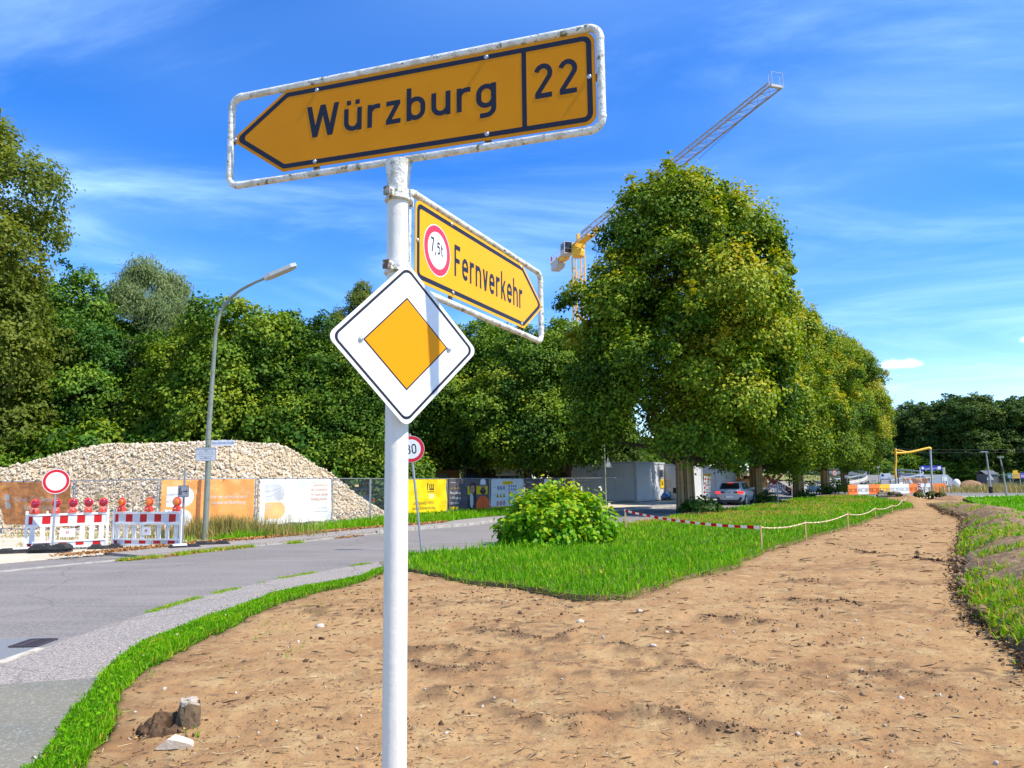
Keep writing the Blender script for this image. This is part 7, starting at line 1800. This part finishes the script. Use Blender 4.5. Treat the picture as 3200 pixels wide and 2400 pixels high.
# ================================================================== GROUND COVER AND LITTER
L_grass = leaf_mat('grass_blade', [(0, (.055, .19, .003)), (.25, (.115, .33, .004)), (.5, (.19, .44, .006)), (.68, (.28, .47, .012)), (.80, (.48, .40, .04)), (1, (.55, .38, .09))], .34, 1.25, .6, attr='hue', spec=.12)
L_straw = leaf_mat('dry_grass_blade', [(0, (.12, .16, .02)), (.4, (.28, .25, .06)), (1, (.52, .40, .16))], .25, 1.1, .6, attr='hue')
def blades(name, x, y, z, h, w_, hue, lean, R, m=None):
    n = len(x); a = R.uniform(0, 2 * math.pi, n); la = R.uniform(0, 2 * math.pi, n); lm = np.abs(R.normal(0, lean, n)) * h
    bx_, by_ = np.cos(a) * w_ / 2, np.sin(a) * w_ / 2; lx, ly = np.cos(la) * lm, np.sin(la) * lm
    hz = np.sqrt(np.maximum(h * h - lm * lm * .8, (h * .25) ** 2))
    v = np.stack([np.stack([x - bx_, y - by_, z - .01], -1), np.stack([x + bx_, y + by_, z - .01], -1), np.stack([x + lx * .4 + bx_ * .6, y + ly * .4 + by_ * .6, z + hz * .62], -1), np.stack([x + lx, y + ly, z + hz], -1), np.stack([x + lx * .4 - bx_ * .6, y + ly * .4 - by_ * .6, z + hz * .62], -1)], 1)
    i0 = np.arange(n)[:, None] * 5
    f = np.concatenate([i0 + np.array([[0, 1, 2]]), i0 + np.array([[0, 2, 4]]), i0 + np.array([[4, 2, 3]])], 1).reshape(-1, 3)
    return obj(name, fast_mesh(name, v.reshape(-1, 3), f, m or L_grass, attrs={'hue': ('FACE', 'FLOAT', np.repeat(np.clip(hue, 0, .9), 3))}), kind='stuff')
def sample(poly, n, R, dens=None):
    P_ = np.array(poly); x0, y0 = P_.min(0); x1, y1 = P_.max(0); xs, ys = R.uniform(x0, x1, n), R.uniform(y0, y1, n); ok = inside(xs, ys, poly)
    if dens is not None: ok &= R.random(n) < dens(xs, ys)
    return xs[ok], ys[ok]
R = np.random.default_rng(21)
dist = lambda x, y: np.hypot(x, y)
x, y = sample(WEDGE, 1500000, R, lambda x, y: np.clip((13.5 / dist(x, y)) ** 1.9, .012, 1) * .62)
d = dist(x, y); dry = np.clip((fbm(x * .35, y * .35, 4, 51) - .32) * 4, 0, 1) * np.clip((y - 24) / 8, 0, 1) * np.clip((7.5 - edge_dist(x, y, W_BACK[4:12])) / 4, 0, 1)
ed_ = edge_dist(x, y, W_FRONT)
h = (.065 + .06 * R.random(len(x)) + .10 * (fbm(x * 1.3, y * 1.3, 3, 52) - .35)).clip(.04, .25) * (1 - .35 * dry) * (1 + .5 * np.clip((d - 15) / 60, 0, 1))
tall = (edge_dist(x, y, [(-2.6, 18.4), (-.5, 19.6), (1.0, 19.4)]) < 1.2) & (R.random(len(x)) < .25); h = np.where(tall, h * R.uniform(1.2, 2.1, len(x)), h)
hue = np.clip(R.normal(.24, .15, len(x)) + .35 * (fbm(x * .9, y * .9, 3, 53) - .5) +   .68 * dry + .10 * (ed_ < .15) * R.random(len(x)), 0, .9)
blades('grass', x, y, np.full(len(x), .06), h, .008 + .0011 * d, hue, .85, R)
# overhanging fringe at the cut edge of the lawn
fr = np.array(resample(W_FRONT[:-3], .012)); fr = fr[R.random(len(fr)) < np.clip(13 / dist(fr[:, 0], fr[:, 1]), 0, 1)]; n = len(fr)
blades('grass_fringe', fr[:, 0] + R.normal(0, .035, n), fr[:, 1] + R.normal(0, .035, n), R.uniform(-.01, .06, n), R.uniform(.06, .17, n), np.full(n, .014), R.normal(.34, .2, n), 1.3, R)
VP = VERGE_L + VERGE_R[::-1]
x, y = sample(VP, 260000, R, lambda x, y: np.clip((6.0 / dist(x, y)) ** 1.3, .1, 1) * .85); d = dist(x, y)
nzv = fbm(x * 2.2, y * 2.2, 3, 54)
h = (.02 + .035 * R.random(len(x)) + .12 * np.clip(nzv - .45, 0, 1)).clip(.015, .14)
blades('verge_grass', x + R.normal(0, .012, len(x)), y + R.normal(0, .015, len(x)), np.full(len(x), .03), h * .8, .006 + .001 * d, np.clip(R.normal(.22, .15, len(x)) + .4 * (nzv - .5), 0, .8), .9, R)
fr = np.array(resample(VERGE_R, .006)); fr = np.repeat(fr, 2, 0); fr = fr[R.random(len(fr)) < np.clip(6 / dist(fr[:, 0], fr[:, 1]), 0, 1)]; n = len(fr)
blades('verge_fringe', fr[:, 0] + R.normal(.01, .02, n), fr[:, 1] + R.normal(0, .02, n), R.uniform(-.01, .03, n), R.uniform(.025, .085, n), np.full(n, .011), R.normal(.26, .18, n), 1.3, R)
x, y = sample(VP, 9000, R, lambda x, y: np.clip((6 / dist(x, y)), 0, 1) * .5)   # broad leaved weeds
p_ = np.stack([x, y, .03 + R.uniform(.02, .08, len(x))], -1); nn_ = unit(np.array([0, 0, 1.]) + R.normal(0, .45, p_.shape)); v, f = leaf_quads(p_, nn_, .036, .02, .1, R)
obj('verge_weeds', fast_mesh('verge_weeds', v, f, L_grass, attrs={'hue': ('FACE', 'FLOAT', np.clip(R.normal(.2, .12, len(p_)), 0, .7))}), kind='stuff')
sel = R.random(len(x)) < .035; nfl = sel.sum()
fv, ff = leaf_quads(np.stack([x[sel], y[sel], np.full(nfl, .115) + R.normal(0, .02, nfl)], -1), unit(np.array([0, 0, 1.]) + R.normal(0, .2, (nfl, 3))), .028, .026, 0, R)
obj('clover_flowers', fast_mesh('clover_flowers', fv, ff, mat('clover_white', (.68, .64, .48), .8)), kind='stuff')
# bank: tufts between bare soil
ii = R.integers(0, bank_pts.shape[0] - 1, 120000); jj = R.integers(6, 40, 120000); q = bank_pts[ii, jj]; x, y, z = q[:, 0] + R.normal(0, .06, len(q)), q[:, 1] + R.normal(0, .06, len(q)), q[:, 2]
nzb = fbm(x * 1.5, y * 1.5, 4, 57) + .12 * fbm(x * .35, y * .35, 2, 58); ok = (nzb > .555 + .15 * np.clip((dist(x, y) - 22) / 7, 0, 1)) & (R.random(len(x)) < np.clip((9 / dist(x, y)) ** 1.2, .05, 1)); x, y, z = x[ok], y[ok], z[ok]; d = dist(x, y)
blades('bank_grass', x, y, z, R.uniform(.03, .13, len(x)), .008 + .0012 * d, np.clip(R.normal(.42, .25, len(x)), 0, .9), 1.2, R)
MEAD = crest + [(33, 56), (44, 62), (90, 66), (90, 8), (20, -6)]
x, y = sample(MEAD, 700000, R, lambda x, y: np.clip((15 / dist(x, y)) ** 1.7, .01, 1) * (np.abs(np.arctan2(x, y)) < .8)); d = dist(x, y)
blades('meadow_grass', x, y, np.full(len(x), .14), R.uniform(.10, .24, len(x)), .010 + .0013 * d, np.clip(R.normal(.26, .08, len(x)) + .15 * (fbm(x * .5, y * .5, 3, 59) - .5), 0, .7), .4, R)
# strip along the far fence
FV = back[i0 + 8:72] + [(7, 54), (-2, 46), (-5, 38.5), (-7, 31)]
x, y = sample(FV, 160000, R, lambda x, y: .8 * np.clip((22 / dist(x, y)) ** 1.5, .1, 1) * (fbm(x * .8, y * .8, 3, 62) > .36)); d = dist(x, y)
blades('fence_grass', x, y, np.full(len(x), .06), R.uniform(.08, .34, len(x)) * (.7 + .6 * fbm(x * .6, y * .6, 3, 64)), .010 + .001 * d, np.clip(R.normal(.26, .14, len(x)), 0, .9), .5, R)
lx, ly = lamp_base[0], lamp_base[1]; n = 3600; a = R.uniform(0, 6.28, n); q = np.abs(R.normal(0, 1.0, n)); x, y = lx + .35 + q * np.cos(a) * 1.5, ly + .75 + q * np.sin(a) * .45
blades('dry_grass', x, y, np.full(n, .04), R.uniform(.15, .85, n), np.full(n, .022), np.clip(R.normal(.35, .2, n), 0, .9), .4, R, L_straw)
n = 6000; x = R.uniform(-22, -9, n); y = R.uniform(20.5, 28, n); ok = fbm(x * .7, y * .7, 3, 66) > .52; x, y = x[ok], y[ok]
blades('lot_weeds', x, y, np.full(len(x), .03), R.uniform(.03, .16, len(x)), np.full(len(x), .03), np.clip(R.normal(.5, .2, len(x)), 0, .9), .8, R, L_straw)
n = 2600; q0 = np.array(point_at(3150, 1500, 80)); x, y = q0[0] + R.normal(0, 3.2, n), q0[1] + R.normal(0, 2.5, n)
blades('far_weeds', x, y, np.full(n, .1), R.uniform(.3, 1.1, n), np.full(n, .07), np.clip(R.normal(.45, .2, n), 0, .9), .5, R, L_straw)
# tufts in the road joint
jl = resample(JOINT[2:], .02); jl = np.array(jl); keep_ = fbm(jl[:, 0] * 1.7, jl[:, 1] * 1.7, 2, 68) > .56; jl = np.repeat(jl[keep_], 14, 0)
blades('joint_grass', jl[:, 0] + R.normal(0, .05, len(jl)), jl[:, 1] + R.normal(0, .04, len(jl)), np.zeros(len(jl)), R.uniform(.01, .045, len(jl)), np.full(len(jl), .014), np.clip(R.normal(.42, .16, len(jl)), 0, .9), .8, R)
kl = np.array(resample(KERB_S[i0 - 6:50], .03)); keep_ = fbm(kl[:, 0] * .9, kl[:, 1] * .9, 2, 69) > .5; kl = np.repeat(kl[keep_], 16, 0)
blades('kerb_grass', kl[:, 0] + .16 + R.normal(0, .08, len(kl)), kl[:, 1] - .10 + R.normal(0, .05, len(kl)), np.zeros(len(kl)), R.uniform(.02, .12, len(kl)), np.full(len(kl), .025), np.clip(R.normal(.5, .2, len(kl)), 0, .9), .7, R)
# fallen leaves
M_litter = leaf_mat('fallen_leaf', [(0, (.20, .085, .03)), (.5, (.42, .19, .06)), (1, (.60, .36, .13))], .1, 1.0, .7)
def litter(name, x, y, z, sz, m=M_litter):
    p_ = np.stack([x, y, z], -1); n_ = unit(np.array([0, 0, 1.]) + R.normal(0, .45, p_.shape)); v, f = leaf_quads(p_, n_, sz, sz * .6, 0, R); return obj(name, fast_mesh(name, v, f, m), kind='stuff')
bk = np.array(resample(offset_line(KERB_S, 1.42)[i0 - 4:60], .012)); bk = np.repeat(bk, 3, 0); litter('leaf_litter', bk[:, 0] + R.normal(0, .13, len(bk)), bk[:, 1] + R.normal(0, .13, len(bk)), np.full(len(bk), .092) + R.uniform(0, .05, len(bk)), .085)
kl = np.array(resample(KERB_S[i0 - 2:52], .02)); kk = fbm(kl[:, 0] * .8, kl[:, 1] * .8, 2, 70) > .46; kl = np.repeat(kl[kk], 3, 0); litter('leaf_litter', kl[:, 0] + .14 + R.normal(0, .10, len(kl)), kl[:, 1] - .1 + R.normal(0, .08, len(kl)), np.full(len(kl), .02), .075)
def on_soil(n, dmax=30):
    r_ = 3 * (dmax / 3) ** R.random(n); a = np.radians(R.uniform(-38, 40, n)); x, y = r_ * np.sin(a), r_ * np.cos(a); ok = inside(x, y, DIRT); return x[ok], y[ok]
x, y = on_soil(1700); litter('soil_leaves', x, y, soil_height(x, y) + .012, .028)
fl2 = np.array(fl); k_ = R.integers(0, len(fl2), 4200); k_ = k_[R.random(len(k_)) < np.clip(11 / dist(fl2[k_, 0], fl2[k_, 1]), 0, 1)]; x, y = fl2[k_, 0] + R.normal(-.08, .10, len(k_)), fl2[k_, 1] + R.normal(0, .12, len(k_)); litter('bank_foot_leaves', x, y, R.uniform(.0, .09, len(k_)), .06, leaf_mat('rotting_leaf', [(0, (.05, .03, .018)), (.6, (.14, .08, .035)), (1, (.42, .27, .10))], .05))
# clods, twigs, pebbles and straw on the soil
M_clod = leaf_mat('dark_clod', [(0, (.085, .05, .027)), (.5, (.15, .092, .05)), (1, (.27, .175, .10))], 0, rough=.95, spec=.1)
cx_, cy_ = [], []
for l in clod_lines:
    q = np.array(resample(l, .012)); kp = (R.random(len(q)) < .75) & (vnoise(q[:, 0] * 2.5, q[:, 1] * 2.5, 77) > .28); q = np.repeat(q[kp], 2, 0); cx_.append(q[:, 0] + R.normal(0, .05, len(q))); cy_.append(q[:, 1] + R.normal(0, .075, len(q)))
x, y = on_soil(26000, 34); kp = (fbm(x * .55, y * .55, 4, 78) > .60) & (R.random(len(x)) < .7); cx_.append(x[kp]); cy_.append(y[kp])
cx_, cy_ = np.concatenate(cx_), np.concatenate(cy_); sz = R.lognormal(-4.85, .55, len(cx_)).clip(.003, .04) * np.clip(dist(cx_, cy_) / 9, .7, 1.8)
scatter_rocks('soil_clods', np.stack([cx_, cy_, soil_height(cx_, cy_) + sz * .2], -1), sz, M_clod, R, rough=.25, flat=(1, .85, .6))
k_ = R.integers(0, len(fl2), 1700); x, y = fl2[k_, 0] + R.normal(.02, .07, len(k_)), fl2[k_, 1] + R.normal(0, .08, len(k_)); scatter_rocks('bank_foot_clods', np.stack([x, y, R.uniform(.0, .16, len(k_))], -1), R.lognormal(-3.5, .45, len(k_)).clip(.012, .09), M_clod, R, rough=.28)
x, y = on_soil(900, 26); sz = R.lognormal(-4.6, .45, len(x)).clip(.004, .03) * np.clip(dist(x, y) / 10, .7, 1.5); scatter_rocks('pebbles', np.stack([x, y, soil_height(x, y) + sz * .3], -1), sz, leaf_mat('pebble', [(0, (.34, .27, .19)), (1, (.60, .54, .45))], 0, rough=.8), R)
def sticks(name, x, y, ln, r_, m, z=.008):
    n = len(x); a = R.uniform(-1.5, 1.7, n) * R.uniform(.3, 1, n); dx, dy = np.cos(a) * ln / 2, np.sin(a) * ln / 2; zz_ = soil_height(x, y) + z; up_ = R.normal(0, .05, n) * ln; V_ = []
    for s_, rr_, zo in ((-1, 1, -up_), (0, 1, np.abs(up_) * .5), (1, .5, up_)):
        for k in range(3):
            t_ = 2 * math.pi * k / 3; V_.append(np.stack([x + dx * s_ - np.sin(a) * r_ * rr_ * math.cos(t_) + (s_ == 0) * R.normal(0, .05, n) * ln, y + dy * s_ + np.cos(a) * r_ * rr_ * math.cos(t_) + (s_ == 0) * R.normal(0, .05, n) * ln, zz_ + zo + r_ * rr_ * math.sin(t_)], -1))
    v = np.stack(V_, 1); f = []
    for q in (0, 3):
        for k in range(3): f.append([q + k, q + (k + 1) % 3, q + 3 + (k + 1) % 3, q + 3 + k])
    return obj(name, fast_mesh(name, v.reshape(-1, 3), (np.array(f)[None] + (np.arange(n) * 9)[:, None, None]).reshape(-1, 4), m), kind='stuff')
M_twig = leaf_mat('twig', [(0, (.06, .036, .022)), (.6, (.13, .08, .045)), (1, (.30, .20, .11))], 0, rough=.9)
x, y = on_soil(5200, 42); sticks('twigs', x, y, R.lognormal(-3.0, .65, len(x)).clip(.015, .5) * np.clip(dist(x, y) / 10, .6, 2.2), R.uniform(.0018, .005, len(x)) * np.clip(dist(x, y) / 8, .7, 2.5), M_twig)
x, y = on_soil(1500, 20); sticks('straw', x, y, R.uniform(.03, .12, len(x)), R.uniform(.0012, .0025, len(x)), leaf_mat('straw_bit', [(0, (.42, .30, .15)), (1, (.66, .52, .30))], 0, rough=.8))
# small green sprouts on the soil near the lawn
x, y = on_soil(60000, 24); kp = (fbm(x * 1.4, y * 1.4, 3, 79) > .68) & (edge_dist(x, y, VERGE_R[4:] + W_FRONT[:6]) < 1.3) & (R.random(len(x)) < .5); x, y = x[kp], y[kp]
blades('sprouts', x, y, soil_height(x, y), R.uniform(.015, .06, len(x)), np.full(len(x), .009), np.clip(R.normal(.25, .12, len(x)), 0, .8), .8, R)

# sawn post stub in the soil, its hole and a flat white stone
g = ground_at(588, 2268); M_stub = mat('stub_concrete', (.16, .105, .055), .95, var=[(14., (.12, .08, .045), .45, .62)], bump=[(22, 1, 5)]); M_stubt = mat('stub_top', (.42, .35, .27), .9, var=[(20., (.4, .33, .25), .5, .65)])
t = thing('post_stub', (g[0], g[1], 0), .2, 'broken earthy post stub with pale top sticking out of the soil', 'post stub')
b = MB(); b.tube([(0, 0, -.1), (0, .0, .03), (.003, 0, .10), (.006, 0, .160)], [.088, .080, .076, .066], 13, smooth=False)
b.v = [(x_ + R.normal(0, .004), y_ + R.normal(0, .004), z_ + (R.normal(0, .010) if z_ > .05 else 0)) for x_, y_, z_ in b.v]; b.build('stub', M_stub, t)
b = MB(); b.tube([(.006, 0, .150), (.007, 0, .172), (.010, 0, .178)], [.068, .064, .045], 13, smooth=False); b.v = [(x_, y_, z_ + .014 * math.sin(x_ * 60) + R.normal(0, .003)) for x_, y_, z_ in b.v]; b.build('top', M_stubt, t)
n_ = 46; gx, gy = np.meshgrid(np.linspace(-.34, .14, n_), np.linspace(-.22, .22, n_), indexing='ij'); rr_ = np.hypot((gx + .14) / .19, gy / .17)
gz = .085 * np.clip(1 - rr_ ** 2, 0, 1) ** .6 * (2.2 * fbm(gx * 30, gy * 30, 4, 401) - .3) - .05 * (rr_ > 1) - .14 * np.exp(-(np.hypot(gx + .10, gy + .06) / .045) ** 2)
i_ = np.arange(n_ * n_).reshape(n_, n_); ff_ = np.stack([i_[:-1, :-1], i_[1:, :-1], i_[1:, 1:], i_[:-1, 1:]], -1).reshape(-1, 4)
obj('dug_soil', fast_mesh('dug_soil', np.stack([gx, gy, gz], -1).reshape(-1, 3), ff_, mat('dug_soil', (.115, .07, .04), .95, spec=.1, var=[(20., (.06, .036, .02), .45, .6), (60., (.25, .17, .10), .6, .7)], bump=[(40, 1, 5), (120, .8, 3)]), smooth=True), t)
nb = 40; a = R.uniform(1.6, 5.2, nb); q_ = R.uniform(.12, .34, nb); scatter_rocks('clods', np.stack([q_ * np.cos(a) - .05, q_ * np.sin(a) * .8, R.uniform(0, .02, nb)], -1), R.uniform(.006, .02, nb), M_clod, R, t, rough=.4)
g = ground_at(553, 2333); t = thing('white_stone', (g[0], g[1], 0), .1, 'flat whitish stone lying in the soil before the post stub', 'stone')
b = MB(); b.plate(fillet([(-.125, 0), (.125, 0), (.105, .022), (.03, .045), (-.045, .062), (-.09, .03)], .012, 3), -.05, .05); b.v = [(x_ * (1 - .25 * (y_ > 0)) + .05 * y_, y_, z_) for x_, y_, z_ in b.v]; b.build('slab', mat('white_limestone', (.56, .48, .38), .85, var=[(22., (.5, .38, .26), .5, .66)], bump=[(30, .6, 4)]), t)
for k, (px, py, s_) in enumerate(((2085, 1985, .05), (2040, 2020, .032), (1815, 1948, .045), (2000, 1914, .035), (1000, 1960, .05), (2815, 2190, .03))):
    g = ground_at(px, py); v = ICO_V * (1 + R.normal(0, .22, (len(ICO_V), 1))) * np.array([1.2, .9, .7]) * s_
    o = obj('pale_stone', fast_mesh('pale_stone', v, ICO_F, MATS['white_limestone']), loc=(g[0], g[1], s_ * .35)); tag(o, ('largest pale stone among dark clods right of the post', 'small pale stone just below the clod with the pale stone', 'long pale stone in the middle of the bare soil', 'pale stone lying nearest the front tip of the lawn', 'pale stone on a dark clod left of the white post', 'pale pebble alone on the right of the soil strip')[k], 'stone', 'pale stones on the soil')

# what the loose ground cover looks like
for nm, lab, cat in (('grass', 'bright green lawn grass with yellowed patches near the lindens', 'grass'), ('grass_fringe', 'grass hanging over the cut front edge of the lawn', 'grass'), ('verge_grass', 'narrow strip of short green grass between footpath and bare soil', 'grass'),
                     ('verge_fringe', 'grass blades leaning from the narrow strip over the bare soil', 'grass'), ('verge_weeds', 'small broad leaved weeds in the narrow grass strip', 'weeds'), ('clover_flowers', 'tiny white clover flowers in the narrow grass strip', 'flowers'), ('bank_grass', 'patchy grass tufts on the earth bank at the right', 'grass'),
                     ('meadow_grass', 'bright green meadow grass behind the earth bank', 'grass'), ('fence_grass', 'green grass growing along the foot of the banner fence', 'grass'), ('dry_grass', 'tall dry grass round the foot of the street lamp', 'grass'),
                     ('lot_weeds', 'thin dry weeds on the sandy lot behind the barrier boards', 'weeds'), ('far_weeds', 'tall straw coloured weeds at the far right fence', 'weeds'), ('joint_grass', 'tufts of grass in the joint between road and footpath', 'grass'),
                     ('kerb_grass', 'dry grass tufts along the far kerb', 'grass'), ('leaf_litter', 'orange brown fallen leaves along the far pavement', 'leaves'), ('leaf_litter.001', 'orange brown fallen leaves in the far gutter', 'leaves'), ('soil_leaves', 'single brown leaves scattered on the bare soil', 'leaves'),
                     ('bank_foot_leaves', 'brown leaves and crumbs along the foot of the earth bank', 'leaves'), ('soil_clods', 'small dark soil clods on the bare strip', 'clods'), ('bank_foot_clods', 'dark clods at the foot of the earth bank', 'clods'),
                     ('pebbles', 'small pale pebbles on the bare soil', 'pebbles'), ('twigs', 'dark twigs and roots lying on the bare soil', 'twigs'), ('straw', 'pale straw bits on the bare soil', 'straw'), ('sprouts', 'small green sprouts on the bare soil near the grass', 'sprouts')):
    o = bpy.data.objects.get(nm)
    if o: tag(o, lab, cat)
